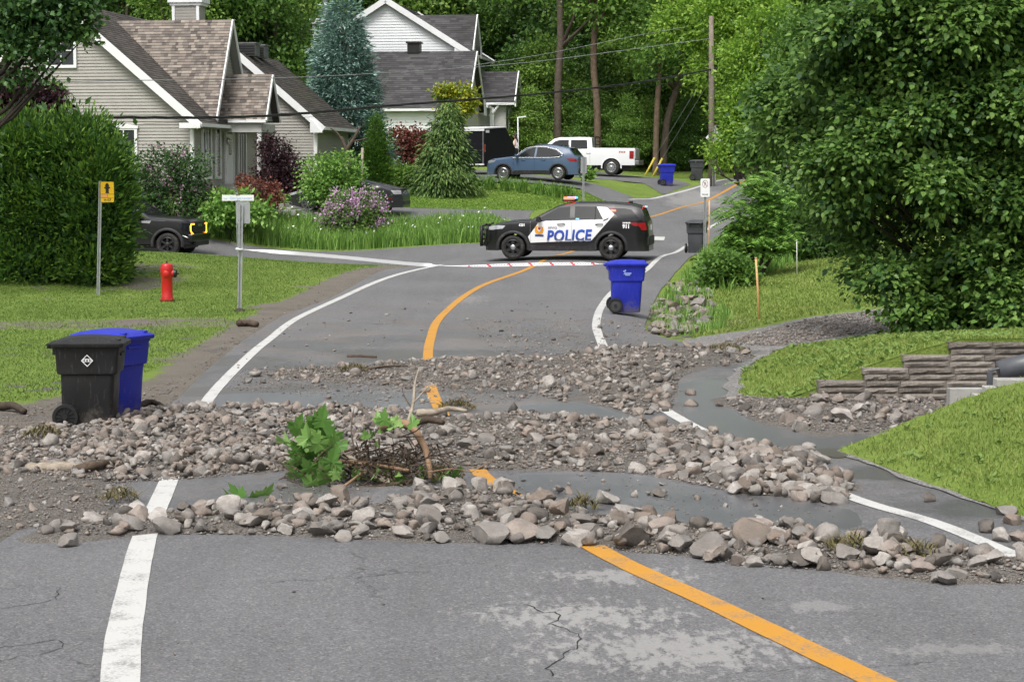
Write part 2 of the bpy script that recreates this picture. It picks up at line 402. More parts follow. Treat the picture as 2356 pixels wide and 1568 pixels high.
# ---- asphalt
def asphalt(name, base=(.138, .138, .143), detail=True):
    m, t, b = newmat(name)
    co = coords(t, 'Object')
    big = noise(t, co, 0.35, 5, .6); fine = noise(t, co, 62, 4, .8); med = noise(t, co, 9, 5, .65)
    col = ramp(t, big, [(.3, tuple(x * .86 for x in base)), (.7, tuple(x * 1.12 for x in base))])
    col = mixc(t, 0.75, col, ramp(t, fine, [(.22, .15), (.5, .5), (.78, .9)]), 'OVERLAY')
    col = mixc(t, 0.25, col, ramp(t, med, [(.3, .4), (.7, .6)]), 'OVERLAY')
    sp_ = nd(t, 'ShaderNodeTexVoronoi'); sp_.inputs['Scale'].default_value = 70; t.links.new(co, sp_.inputs['Vector'])
    sc_ = nd(t, 'ShaderNodeSeparateColor'); t.links.new(sp_.outputs['Color'], sc_.inputs[0])
    col = mixc(t, ramp(t, sc_.outputs[0], [(.72, 0.0), (.95, .45)]), col, (.33, .325, .315))
    col = mixc(t, ramp(t, sc_.outputs[1], [(.70, 0.0), (.95, .55)]), col, (.045, .045, .047))
    trk = noise(t, coords(t, 'Object', (1.6, .10, 1)), 1.0, 4, .6); col = mixc(t, .35, col, ramp(t, trk, [(.3, .36), (.7, .62)]), 'OVERLAY')
    rough = ramp(t, med, [(.3, .62), (.7, .8)])
    if detail:
        ncache = {}
        def ell(cx, cy, rx, ry, amp, sc, stretch=1.0):
            mp = nd(t, 'ShaderNodeMapping'); t.links.new(co, mp.inputs[0]); mp.vector_type = 'POINT'
            mp.inputs['Location'].default_value = (-cx / rx, -cy / ry, 0); mp.inputs['Scale'].default_value = (1 / rx, 1 / ry, 0)
            ln = nd(t, 'ShaderNodeVectorMath', operation='LENGTH'); t.links.new(mp.outputs[0], ln.inputs[0])
            key = (sc, stretch)
            if key not in ncache: ncache[key] = noise(t, coords(t, 'Object', (sc, sc * stretch, sc)), 1.0, 6, .72)
            nn = ncache[key]
            return math_(t, 'ADD', math_(t, 'SUBTRACT', 1.0, ln.outputs['Value']), math_(t, 'MULTIPLY', math_(t, 'SUBTRACT', nn, .5), amp))
        # pale worn aggregate, dried silt and old paint on the asphalt
        for (px, py, rx, ry, k) in ((1420, 1330, .95, .55, .85), (1330, 1420, 1.1, .75, .95), (1560, 1500, 1.5, 1.0, .9), (1880, 1400, .5, .35, .5), (2200, 1500, .8, .3, .45),
                                    (1080, 690, .8, 3.0, .5), (1270, 612, 1.6, 3.0, .5), (960, 1330, .1, .1, 0)):
            if k == 0: continue
            p = on(px, py)
            f = ramp(t, ell(p.x, p.y, rx, ry, 3.4, 13.0, .40), [(.40, 0.0), (.75, 1.0)])
            col = mixc(t, math_(t, 'MULTIPLY', f, k * .8), col, (.32, .315, .305))
        p = at(1600, 455, 96)
        f = ramp(t, ell(p.x, p.y, 3.0, 14, 1.6, 2.0, .3), [(.35, 0.0), (.7, 1.0)])
        col = mixc(t, math_(t, 'MULTIPLY', f, .55), col, (.30, .295, .285))
        # silt film left by the water, pale brown, in the washed reach
        sx = nd(t, 'ShaderNodeSeparateXYZ'); t.links.new(co, sx.inputs[0])
        reach = math_(t, 'MULTIPLY', ramp(t, math_(t, 'DIVIDE', sx.outputs[1], 60.0), [(.29, 0.0), (.36, 1.0), (.62, 1.0), (.85, 0.0)]), 1.0)
        silt = ramp(t, noise(t, co, 0.8, 6, .7), [(.42, 0.0), (.62, 1.0)])
        f = math_(t, 'MULTIPLY', reach, silt)
        col = mixc(t, math_(t, 'MULTIPLY', f, .6), col, (.17, .148, .125))
        # wet
        wetz = ramp(t, math_(t, 'DIVIDE', sx.outputs[1], 60.0), [(.26, 0.0), (.30, 1.0), (.56, 1.0), (.70, 0.0)])
        wetn = ramp(t, noise(t, co, 0.55, 4, .6), [(.40, 0.0), (.55, 1.0)])
        wet = math_(t, 'MULTIPLY', wetz, wetn)
        col = mixc(t, math_(t, 'MULTIPLY', wet, .35), col, (.045, .046, .05))
        rough = mixc(t, math_(t, 'MULTIPLY', wet, .9), rough, (.24, .24, .24))
        # cracks
        vo = nd(t, 'ShaderNodeTexVoronoi', feature='DISTANCE_TO_EDGE'); vo.inputs['Scale'].default_value = .55
        dn = noise(t, co, 3.0, 5, .7)
        vm = nd(t, 'ShaderNodeVectorMath', operation='MULTIPLY_ADD'); vm.inputs[1].default_value = (.5, .5, .5)
        cmb = nd(t, 'ShaderNodeCombineXYZ'); t.links.new(dn, cmb.inputs[0]); t.links.new(noise(t, co, 2.3, 5, .7), cmb.inputs[1])
        t.links.new(cmb.outputs[0], vm.inputs[0]); t.links.new(co, vm.inputs[2]); t.links.new(vm.outputs[0], vo.inputs['Vector'])
        cr = ramp(t, vo.outputs['Distance'], [(.0, 1.0), (.006, 0.0)])
        cr = math_(t, 'MULTIPLY', cr, ramp(t, noise(t, co, .45, 2), [(.56, 0.0), (.62, 1.0)]))
        col = mixc(t, math_(t, 'MULTIPLY', cr, .8), col, (.03, .03, .03))
    t.links.new(col, b.inputs['Base Color']); t.links.new(rough, b.inputs['Roughness'])
    b.inputs['Specular IOR Level'].default_value = .45
    bump(t, b, mixc(t, .5, fine, med), .35, .008)
    return m
M['asphalt'] = asphalt('asphalt')
M['asphalt2'] = asphalt('asphalt_drive', (.125, .125, .13), False)
def paint(name, c, wear=.5):
    m, t, b = newmat(name); co = coords(t)
    n1 = noise(t, co, 40, 6, .75); n2 = noise(t, co, 3, 5, .6)
    f = math_(t, 'ADD', math_(t, 'MULTIPLY', n1, .55), math_(t, 'MULTIPLY', n2, .45))
    col = mixc(t, ramp(t, f, [(.51, 0.0), (.62, wear)]), ramp(t, n2, [(.3, tuple(x * .92 for x in c)), (.7, c)]), (.16, .155, .15))
    t.links.new(col, b.inputs['Base Color']); b.inputs['Roughness'].default_value = .6
    bump(t, b, noise(t, co, 130, 3, .7), .2, .004); return m
M['wline'] = paint('white_line_paint', (.57, .57, .55), .75); M['yline'] = paint('yellow_line_paint', (.56, .265, .026), .75)

# ---- lawn / earth sheet
def lawnmat(name, a, b_, dirtpatch=True):
    m, t, b = newmat(name); co = coords(t)
    n = noise(t, co, .8, 5, .65); f = noise(t, co, 30, 4, .7)
    col = ramp(t, n, [(.3, a), (.7, b_)])
    col = mixc(t, .7, col, ramp(t, f, [(.25, .2), (.75, .8)]), 'OVERLAY')
    t.links.new(col, b.inputs['Base Color']); b.inputs['Roughness'].default_value = .9; b.inputs['Specular IOR Level'].default_value = .15
    bump(t, b, f, .8, .05); return m
M['lawn'] = lawnmat('lawn_ground', (.11, .19, .03), (.18, .27, .055))
M['forest_floor'] = lawnmat('forest_floor', (.02, .035, .012), (.035, .05, .018))
def groundmat():
    m, t, b = newmat('ground'); co = coords(t)
    n = noise(t, co, .8, 5, .65); f = noise(t, co, 30, 4, .7)
    grass = ramp(t, n, [(.3, (.12, .19, .035)), (.7, (.19, .26, .055))])
    grass = mixc(t, .7, grass, ramp(t, f, [(.25, .2), (.75, .8)]), 'OVERLAY')
    wood = ramp(t, n, [(.3, (.02, .035, .012)), (.7, (.04, .055, .02))])
    sx = nd(t, 'ShaderNodeSeparateXYZ'); t.links.new(co, sx.inputs[0])
    ff = ramp(t, math_(t, 'DIVIDE', sx.outputs[1], 200.0), [(.59, 0.0), (.64, 1.0)])
    col = mixc(t, ff, grass, wood)
    at_ = nd(t, 'ShaderNodeAttribute', attribute_name='earth')
    ef = math_(t, 'ADD', at_.outputs['Fac'], math_(t, 'MULTIPLY', math_(t, 'SUBTRACT', noise(t, co, 2.2, 6, .7), .5), 1.3))
    ef = ramp(t, ef, [(.42, 0.0), (.58, 1.0)])
    gr = noise(t, co, 45, 5, .75)
    earth = ramp(t, gr, [(.3, (.11, .095, .078)), (.55, (.19, .17, .145)), (.75, (.30, .28, .25))])
    earth = mixc(t, .3, earth, ramp(t, noise(t, co, 1.2, 4), [(.3, (.09, .08, .065)), (.7, (.22, .2, .17))]))
    col = mixc(t, ef, col, earth)
    t.links.new(col, b.inputs['Base Color']); b.inputs['Roughness'].default_value = .9; b.inputs['Specular IOR Level'].default_value = .15
    bump(t, b, mixc(t, .5, f, gr), .8, .05); return m
M['ground'] = groundmat()
# earth / washed silt areas beside the road (1 = bare)
earth_poly = [(p.x, p.y) for p in (P2(-400, 1500), P2(-60, 1300), P2(100, 1200), P2(300, 1020), P2(430, 915), P2(560, 800), P2(660, 735), P2(900, 640), P2(985, 608, 63), P2(900, 620, 63.3), P2(760, 655), P2(640, 695), P2(540, 745), P2(440, 800), P2(400, 850), P2(330, 880), P2(200, 900), P2(60, 930), P2(-400, 945))]
earth_poly2 = [(p.x, p.y) for p in (P2(-300, 760), P2(-300, 738), P2(300, 735), P2(560, 730), P2(540, 752), P2(250, 760))]
def earthness(x, y):
    e = sstep(-.5, .5, sdpoly(x, y, earth_poly))
    e = np.maximum(e, .53 * sstep(-.6, .4, sdpoly(x, y, earth_poly2)))
    e = np.maximum(e, .75 * np.exp(-(((x - _ditch.x) / 1.5) ** 2 + ((y - _ditch.y) / 6.5) ** 4)))
    e = e + .55 * sstep(.58, .72, fbm(x * .55, y * .35, 4, 14)) * (y < 56) * (x < 0)
    return e
def axis_samples(segs):
    out = []
    for a, b_, st in segs: out += list(np.arange(a, b_, st))
    return np.array(out + [segs[-1][1]])
gxs = axis_samples([(-160, -40, 8), (-40, -16, 1.5), (-16, 12, .3), (12, 30, 1.5), (30, 160, 8)])
gys = axis_samples([(-20, 6, 3), (6, 80, .35), (80, 130, 1.2), (130, 320, 8)])
GX, GY = np.meshgrid(gxs, gys)
GZ = H(GX, GY)
inroad = np.maximum(sdpoly(GX, GY, road_poly), sdpoly(GX, GY, ss_poly))
for q in (dw1, dw2, dw3): inroad = np.maximum(inroad, sdpoly(GX, GY, q))
GZ = GZ - 0.12 * sstep(0.1, .5, inroad) + np.where(inroad < 0, .015 * (fbm(GX * .8, GY * .8, 4, 5) - .3) * 2, 0)
ni, nj = GX.shape
idx = np.arange(ni * nj).reshape(ni, nj)
ground = npmesh('ground', np.c_[GX.ravel(), GY.ravel(), GZ.ravel()], np.c_[idx[:-1, :-1].ravel(), idx[:-1, 1:].ravel(), idx[1:, 1:].ravel(), idx[1:, :-1].ravel()], M['ground'], smooth=True)
ea = ground.data.attributes.new('earth', 'FLOAT', 'POINT'); ea.data.foreach_set('value', earthness(GX, GY).ravel().astype(np.float32))
tag(ground, kind='structure')
def Hlow(x, y): return H(x, y)
road = drape('road', road_poly, .022, .4, M['asphalt']); tag(road, kind='structure')
sstreet = drape('side_street', ss_poly, .014, .4, M['asphalt2']); tag(sstreet, kind='structure')
for nm, q, mt in (('driveway', dw1, 'asphalt2'), ('driveway', dw2, 'asphalt2'), ('driveway', dw3, 'asphalt2')):
    tag(drape(nm, q, .012, .4, M[mt]), kind='structure')
# painted lines
LN = .028
ribbon('edge_line', left_line, (.24, .165), LN, M['wline'], road, wob=.06)
ribbon('edge_line', right_line, (.19, .165), LN, M['wline'], road, wob=.06)
ribbon('edge_line', far_left_line, .17, LN, M['wline'], road)
ribbon('centre_line', centre_line, (.23, .165), LN, M['yline'], road, wob=.08)
def patch_on(name, poly, off, mat, parent=None, step=.3):
    return drape(name, [(p.x, p.y) for p in poly], off, step, mat, parent)
patch_on('stop_line', [P2(560, 607, 65.9), P2(592, 607, 65.9), P2(613, 592, 70.5), P2(585, 592, 70.5)], .022, M['wline'], sstreet)
M['crack'] = simple('crack', (.02, .02, .02), .9, .2)
for q in ([(1215, 1395), (1250, 1412), (1292, 1420), (1265, 1440), (1300, 1452), (1335, 1470), (1318, 1500), (1290, 1520), (1262, 1545), (1275, 1568)], [(-40, 1410), (60, 1400), (120, 1388), (138, 1368), (120, 1350)], [(-40, 1505), (60, 1488), (130, 1480), (150, 1492), (110, 1508), (40, 1520), (-40, 1530)]):
    c_ = resample(catmull([P2(*p) for p in q], 6), .06); c_ = [p + Vector((random.uniform(-1, 1) * .025, random.uniform(-1, 1) * .05, 0)) for p in c_]
    ribbon('crack', c_, .009 if q[0][0] > 0 else .006, .0255, M['crack'], road, wob=1.5, step=.05)
patch_on('lane_arrow', [P2(1505, 548, 73.6), P2(1528, 548, 73.6), P2(1530, 543, 74.6), P2(1500, 543, 74.6)], LN + .004, M['wline'], road)
# ------------------------------------------------------------------ houses
def shinglemat(name, stops, dark=None, objrand=False):
    m, t, b = newmat(name); co = coords(t)
    if objrand: rnd = nd(t, 'ShaderNodeObjectInfo').outputs['Random']
    else: rnd = nd(t, 'ShaderNodeNewGeometry').outputs['Random Per Island']
    col = ramp(t, rnd, [(i / (len(stops) - 1), s) for i, s in enumerate(stops)])
    col = mixc(t, .5, col, ramp(t, noise(t, co, 60, 4, .7), [(.25, .3), (.75, .7)]), 'OVERLAY')
    if dark:
        g = nd(t, 'ShaderNodeNewGeometry')
        f = ramp(t, noise(t, g.outputs['Position'], dark[1], 4, .6), [(dark[2], 0.0), (dark[2] + .2, 1.0)])
        col = mixc(t, math_(t, 'MULTIPLY', f, dark[3]), col, dark[0])
    t.links.new(col, b.inputs['Base Color']); b.inputs['Roughness'].default_value = .85; b.inputs['Specular IOR Level'].default_value = .2
    return m
M['shingle_tan'] = shinglemat('tan_shingle', [(.22, .19, .163), (.095, .083, .077), (.27, .238, .205), (.145, .125, .115), (.32, .28, .24), (.18, .145, .125)], ((.05, .045, .042), .5, .62, .7))
M['shingle_tan_o'] = shinglemat('tan_shingle_single', [(.22, .19, .163), (.095, .083, .077), (.27, .238, .205), (.145, .125, .115), (.32, .28, .24), (.18, .145, .125)], ((.06, .055, .05), .5, .66, .6), True)
M['shingle_brown'] = shinglemat('brown_shingle', [(.065, .058, .053), (.095, .085, .078), (.125, .112, .102)], ((.04, .037, .036), .35, .5, .7))
M['shingle_moss'] = shinglemat('mossy_dark_shingle', [(.045, .041, .039), (.065, .06, .055), (.09, .082, .07)], ((.085, .09, .035), .25, .58, .5))
M['shingle_black'] = shinglemat('charcoal_shingle', [(.048, .046, .048), (.070, .068, .071), (.098, .095, .098)], ((.04, .037, .038), .3, .5, .6))
M['siding_grey'] = simple('grey_vinyl_siding', (.36, .345, .315), .5, .06, 3, .1, 60)
M['siding_white'] = simple('white_vinyl_siding', (.74, .765, .78), .5, .05, 1.5)
M['stucco'] = simple('pale_grey_render', (.46, .46, .44), .8, .06, 6)
M['soffit'] = simple('grey_soffit', (.32, .32, .31), .6, .06, 6)
M['wood_orange'] = simple('terracotta', (.45, .16, .05), .7, .15, 8)

def clip_poly(poly, axis, lo, hi):
    for s, lim in ((1, lo), (-1, -hi)):
        out = []; n = len(poly)
        for i in range(n):
            a, b = poly[i], poly[(i + 1) % n]; fa, fb = s * a[axis] - lim, s * b[axis] - lim
            if fa >= 0: out.append(a)
            if fa * fb < 0:
                k = fa / (fa - fb); out.append((a[0] + (b[0] - a[0]) * k, a[1] + (b[1] - a[1]) * k))
        poly = out
        if len(poly) < 3: return []
    return poly
def siding(wall, O, U, N, poly, course, mat, single=True):
    """lapped boards on the plane O + u*U + z*Z, each board its own object under the wall"""
    O, U, N = Vector(O), Vector(U), Vector(N); Z = Vector((0, 0, 1))
    z0 = min(p[1] for p in poly); z1 = max(p[1] for p in poly); z = z0; allm = MB()
    while z < z1:
        q = clip_poly(poly, 1, z, min(z + course, z1))
        if q and max(p[0] for p in q) - min(p[0] for p in q) > .05:
            mb = MB() if single else allm
            f = lambda p, e=0: O + U * p[0] + Z * p[1] + N * (.004 + .03 * (1 - (p[1] - z) / course) + e)
            n = len(q); vs = [f(p) for p in q]
            lo = [p for p in q if p[1] < z + 1e-4]
            mb.add(vs, [tuple(range(n))])
            if len(lo) >= 2:
                a, b = min(lo), max(lo)
                mb.add([f(a), f(b), O + U * b[0] + Z * z, O + U * a[0] + Z * z], [(0, 1, 2, 3)])
            if single: mb.build('siding_board', mat, wall)
        z += course
    if not single: allm.build('siding_boards', mat, wall)
def shingles(roof, O, A, B, poly, w_, h, mat, nsingle=0, smat=None, lift=.012):
    O, A, B = Vector(O), Vector(A), Vector(B); N = A.cross(B).normalized()
    if N.z < 0: N = -N
    b0 = min(p[1] for p in poly); b1 = max(p[1] for p in poly); V = []; F = []; r = 0; cnt = 0
    me = None; b = b0
    M3 = Matrix((A, B, N)).transposed().to_4x4()
    cand = []
    while b < b1 - .01:
        strip = clip_poly(poly, 1, b, min(b + h, b1))
        if strip:
            x0 = min(p[0] for p in strip); x1 = max(p[0] for p in strip)
            x = x0 - random.random() * w_
            while x < x1:
                wd = w_ * random.choice((.7, 1, 1, 1.3, 1.6))
                q = clip_poly(strip, 0, x, x + wd * .985)
                if q and len(q) >= 3:
                    full = abs(max(p[0] for p in q) - min(p[0] for p in q) - wd * .985) < .003 and len(q) == 4 and nsingle > 0
                    if full: cand.append((x, b, wd))
                    else:
                        e = random.random() * .004
                        vs = [O + A * p[0] + B * p[1] + N * (.003 + lift * (1 - (p[1] - b) / h) + e) for p in q]
                        k = len(V); V += vs; F.append(tuple(range(k, k + len(vs))))
                        lo = sorted(p for p in q if p[1] < b + 1e-4)
                        if len(lo) >= 2:
                            k = len(V); a_, c_ = lo[0], lo[-1]
                            V += [vs[q.index(a_)], vs[q.index(c_)], O + A * c_[0] + B * b, O + A * a_[0] + B * b]; F.append((k, k + 1, k + 2, k + 3))
                x += wd
        b += h
    random.shuffle(cand); cache = {}
    for i, (x, b, wd) in enumerate(cand):
        if i < nsingle:
            key = round(wd, 3)
            if key not in cache:
                cache[key] = MB().add([(0, 0, lift + .003), (wd * .985, 0, lift + .003), (wd * .985, h, .003), (0, h, .003), (0, 0, 0), (wd * .985, 0, 0)], [(0, 1, 2, 3), (4, 5, 1, 0)]).mesh('shingle', smat)
            o = inst('shingle', cache[key], roof); o.matrix_local = Matrix.Translation(O + A * x + B * b) @ M3
        else:
            k = len(V); V += [O + A * (x + u * wd * .985) + B * (b + v) + N * l for u, v, l in ((0, 0, lift), (1, 0, lift), (1, h, .003), (0, h, .003))]; F.append((k, k + 1, k + 2, k + 3))
            k = len(V); V += [O + A * (x + u * wd * .985) + B * b + N * l for u, l in ((0, 0), (1, 0), (1, lift), (0, lift))]; F.append((k, k + 1, k + 2, k + 3))
    mb = MB(); mb.v = [tuple(v) for v in V]; mb.f = F
    tag(mb.build('shingle_courses', mat, roof), kind='stuff')
def window(house, O, U, N, wd, ht, cols=2, rows=2, head=True, name='window', fr=.11):
    """O = lower left corner of the opening; U along the wall, N outwards"""
    O, U, N = Vector(O), Vector(U), Vector(N); Z = Vector((0, 0, 1))
    def bx(mb, u0, u1, z0, z1, d0, d1):
        vs = [O + U * u + Z * z + N * d for d in (d0, d1) for u, z in ((u0, z0), (u1, z0), (u1, z1), (u0, z1))]
        mb.add(vs, [(3, 2, 1, 0), (4, 5, 6, 7), (0, 1, 5, 4), (1, 2, 6, 5), (2, 3, 7, 6), (3, 0, 4, 7)])
    f = MB()
    bx(f, -fr, 0, -fr, ht + fr * .6, .0, .075); bx(f, wd, wd + fr, -fr, ht + fr * .6, .0, .075); bx(f, 0, wd, -fr, 0, .0, .07); bx(f, 0, wd, ht, ht + fr * .6, .0, .07)
    if head:
        p = [(-fr - .05, ht + fr * .6), (wd + fr + .05, ht + fr * .6), (wd + fr + .05, ht + fr * 1.5), (wd / 2, ht + fr * 2.2), (-fr - .05, ht + fr * 1.5)]
        f.add([O + U * a + Z * b + N * d for d in (0.0, .095) for a, b in p], [(4, 3, 2, 1, 0), (5, 6, 7, 8, 9)] + [(i, (i + 1) % 5, 5 + (i + 1) % 5, 5 + i) for i in range(5)])
    w = f.build(name, M['trim'], house)
    m = MB()
    for k in range(1, cols): bx(m, wd * k / cols - .02, wd * k / cols + .02, .002, ht - .002, .03, .06)
    for k in range(1, rows): bx(m, .002, wd - .002, ht * k / rows - .018, ht * k / rows + .018, .031, .058)
    if m.v: m.build('muntin', M['trim'], w)
    for i in range(cols):
        for j in range(rows):
            p = MB(); bx(p, wd * i / cols + .012, wd * (i + 1) / cols - .012, ht * j / rows + .012, ht * (j + 1) / rows - .012, .026, .04); p.build('pane', M['wglass'], w)
    return w
def rake(house, p0, p1, wd=.24, th=.05, up=(0, 0, 1), name='rake_board', out=None):
    mb = MB(); mb.beam(p0, p1, th, wd, up); return mb.build(name, M['trim'], house)

# ===== grey house with cross gable and porch
A0 = at(443, 450, 78)
HZ = 5.0                     # eave height (world z)
HB = 1.3                     # foundation bottom
h1 = thing('house', 'grey clapboard house with tan shingle cross gable, white trim and porch', 'house', (A0.x, A0.y, 0), 0)
th = R(8); Uh = Vector((-math.cos(th), math.sin(th), 0)); Vh = Vector((math.sin(th), math.cos(th), 0)); Zh = Vector((0, 0, 1))
def hp(u, v, z): return Uh * u + Vh * v + Zh * z           # house local (u left along the gable, v back, z world)
TAN = math.tan(R(40.5)); W1 = 10.1; L1 = 10.0; APX = HZ + (W1 / 2) * TAN
# walls
mb = MB().prism([(0, HB), (W1, HB), (W1, HZ), (W1 / 2, APX), (0, HZ)], hp(0, .02, 0), Uh, Zh, -.0001)
core = MB()
core.add([hp(u, v, z) for v in (.03, L1) for u, z in ((0.02, HB), (W1, HB), (W1, HZ), (W1 / 2, APX - .05), (0.02, HZ))], [(0, 1, 2, 3, 4), (9, 8, 7, 6, 5), (0, 5, 6, 1), (1, 6, 7, 2), (4, 9, 5, 0)])
wall = core.build('wall', M['siding_grey'], h1)
siding(wall, hp(0, 0, 0), Uh, -Vh, [(0, 1.9), (W1, 1.9), (W1, HZ), (W1 / 2, APX - .12), (0, HZ)], .123, M['siding_grey'])
siding(wall, hp(0, 0, 0), Vh, -Uh, [(0, 1.9), (L1, 1.9), (L1, HZ), (0, HZ)], .123, M['siding_grey'])
MB().box(hp(-.02, -.02, 3.45), (.13, .13, 3.1), rz=-th).build('corner_board', M['trim'], h1)
# main roof
OV = .42
roof = MB()
e = .16
for s_ in (0, 1):
    u0 = -OV if s_ == 0 else W1 + OV
    zl = HZ - OV * TAN
    pts = [hp(u0, -.35, zl), hp(W1 / 2, -.35, APX), hp(W1 / 2, L1 + .3, APX), hp(u0, L1 + .3, zl)]
    roof.add(pts + [p + Zh * .12 for p in pts], [(0, 1, 2, 3), (7, 6, 5, 4), (0, 4, 5, 1), (1, 5, 6, 2), (2, 6, 7, 3), (3, 7, 4, 0)])
roof = roof.build('roof', M['shingle_brown'], h1)
SL = math.hypot(W1 / 2 + OV, (W1 / 2 + OV) * TAN); Bdir = (hp(W1 / 2, 0, APX) - hp(-OV, 0, HZ - OV * TAN)).normalized()
shingles(roof, hp(-OV, -.35, HZ - OV * TAN + .12), Vh, Bdir, [(0, 0), (L1 + .65, 0), (L1 + .65, SL), (0, SL)], .30, .15, M['shingle_brown'])
for s_ in (-1, 1):
    u0 = -OV if s_ < 0 else W1 + OV
    rake(h1, hp(u0 + s_ * .02, -.37, HZ - OV * TAN - .0), hp(W1 / 2, -.37, APX + .02), .30, .06)
rake(h1, hp(-OV, L1 + .32, HZ - OV * TAN), hp(W1 / 2, L1 + .32, APX), .2, .05)
def gutter(house, p0, p1, wd=.13, h=.13):
    MB().beam(p0, p1, wd, h).build('gutter', M['trim'], house)
ez = HZ - OV * TAN + .06
gutter(h1, hp(-OV - .04, -.36, ez), hp(-OV - .04, 3.7, ez))
MB().beam(hp(-OV - .05, -.40, ez - .02), hp(.35, -.40, ez - .02), .1, .2).build('eave_return', M['trim'], h1)
MB().beam(hp(-OV / 2, -.3, ez - .1), hp(-OV / 2, L1, ez - .1), OV, .02).build('soffit', M['soffit'], h1)
MB().tube([hp(-.06, -.06, ez - .1), hp(-.06, -.06, 1.8)], .045, 6).build('downpipe', M['trim'], h1)
# cross gable
vp, hw, ZP = 4.7, 2.35, 8.9; zb = 5.05
deep = (ZP - HZ) / TAN + .0
cg = MB()
fr = -.32
for s_ in (-1, 1):
    pts = [hp(fr, vp + s_ * (hw + .12), zb - .18), hp(fr, vp, ZP), hp(deep + .05, vp, ZP), hp(0.2, vp + s_ * (hw + .12), zb - .18)]
    cg.add(pts + [p + Zh * .1 for p in pts], [(0, 1, 2, 3), (7, 6, 5, 4), (0, 4, 5, 1), (1, 5, 6, 2), (2, 6, 7, 3), (3, 7, 4, 0)])
cg = cg.build('cross_gable_roof', M['shingle_brown'], h1)
b_ = (hp(0, vp, ZP) - hp(0, vp - hw - .12, zb - .18)); slc = b_.length; b_.normalize()
shingles(cg, hp(fr, vp - hw - .12, zb - .18 + .1), Uh, b_, [(0, 0), (.5, 0), (deep - fr + .02, slc), (0, slc)], .17, .135, M['shingle_tan'], 300, M['shingle_tan_o'], .022)
gw = MB().prism([(vp - hw, HZ - .3), (vp + hw, HZ - .3), (vp, ZP - .15)], hp(.0, 0, 0), Vh, Zh, .02).build('gable_wall', M['siding_grey'], h1)
siding(gw, hp(-.0, 0, 0), Vh, -Uh, [(vp - hw, HZ - .2), (vp + hw, HZ - .2), (vp, ZP - .15)], .123, M['siding_grey'], False)
for s_ in (-1, 1): rake(h1, hp(fr - .03, vp + s_ * (hw + .12), zb - .12), hp(fr - .03, vp, ZP + .06), .17, .05)
MB().add([hp(fr + .02, vp, ZP - .05), hp(fr + .02, vp + hw + .1, zb - .2), hp(0, vp + hw + .1, zb - .2), hp(0, vp, ZP - .05)], [(0, 1, 2, 3)]).build('gable_soffit', M['soffit'], h1)
# porch
ph, pz, pb = 1.0, 6.7, 5.05; pf = -1.95
pr = MB()
for s_ in (-1, 1):
    pts = [hp(pf, vp + s_ * (ph + .1), pb - .15), hp(pf, vp, pz), hp(.0, vp, pz), hp(.0, vp + s_ * (ph + .1), pb - .15)]
    pr.add(pts + [p + Zh * .08 for p in pts], [(0, 1, 2, 3), (7, 6, 5, 4), (0, 4, 5, 1), (1, 5, 6, 2), (2, 6, 7, 3), (3, 7, 4, 0)])
pr = pr.build('porch_roof', M['shingle_brown'], h1)
b_ = hp(0, vp, pz) - hp(0, vp - ph - .1, pb - .15); sl_ = b_.length; b_.normalize()
shingles(pr, hp(pf, vp - ph - .1, pb - .15 + .08), Uh, b_, [(0, 0), (-pf, 0), (-pf, sl_), (0, sl_)], .17, .135, M['shingle_tan'], 90, M['shingle_tan_o'], .022)
for s_ in (-1, 1): rake(h1, hp(pf - .03, vp + s_ * (ph + .12), pb - .12), hp(pf - .03, vp, pz + .06), .15, .05)
MB().prism([(vp - ph, pb - .1), (vp + ph, pb - .1), (vp, pz - .1)], hp(pf + .3, 0, 0), Vh, Zh, .03).build('porch_gable', M['soffit'], h1)
gutter(h1, hp(-OV, vp - ph - .14, pb - .12), hp(pf - .02, vp - ph - .14, pb - .12), .11, .12)
for s_ in (-1, 1): MB().beam(hp(0, vp + s_ * ph * .93, pb - .38), hp(pf + .2, vp + s_ * ph * .93, pb - .38), .2, .36).build('porch_beam', M['stucco'], h1)
MB().beam(hp(pf + .25, vp - ph * .93, pb - .38), hp(pf + .25, vp + ph * .93, pb - .38), .2, .34).build('porch_beam', M['stucco'], h1)
for s_ in (-1, 1):
    MB().box(hp(pf + .32, vp + s_ * .9, 3.55), (.17, .17, 2.25), rz=-th).box(hp(pf + .32, vp + s_ * .9, 4.62), (.24, .24, .12), rz=-th).build('porch_post', M['trim'], h1)
MB().box(hp(-1.0, vp, 2.28), (2.1, 2.4, .3), rz=-th).build('porch_floor', M['concrete'], h1)
# openings on the road side
def rw(v0, z0, wd, ht, **k): return window(h1, hp(-.03, v0 + wd, z0), -Vh, -Uh, wd, ht, **k)
rw(1.22, 2.75, 1.05, 1.85, cols=3, rows=1); rw(3.07, 2.75, .5, 1.85, cols=1, rows=1); rw(6.3, 2.75, 1.05, 1.85, cols=3, rows=1)
d = MB().beam(hp(-.05, 4.98, 2.35), hp(-.05, 4.98, 4.45), .95, .06, up=Uh).build('door', M['trim'], h1)
for s_ in (-.55, .55): MB().beam(hp(-.05, 4.98 + s_, 2.35), hp(-.05, 4.98 + s_, 4.55), .1, .1, up=Uh).build('frame', M['trim'], d)
MB().beam(hp(-.05, 4.4, 4.6), hp(-.05, 5.56, 4.6), .1, .12).build('frame', M['trim'], d)
MB().beam(hp(-.09, 4.98, 3.6), hp(-.09, 4.98, 4.25), .32, .02, up=Uh).build('pane', M['wglass'], d)
lt = MB(); lt.lathe([(.03, 0), (.06, .05), (.06, .22), (.02, .3)], 8, hp(-.18, 4.36, 4.0)); lt.build('porch_lantern', M['chrome'], h1, smooth=True)
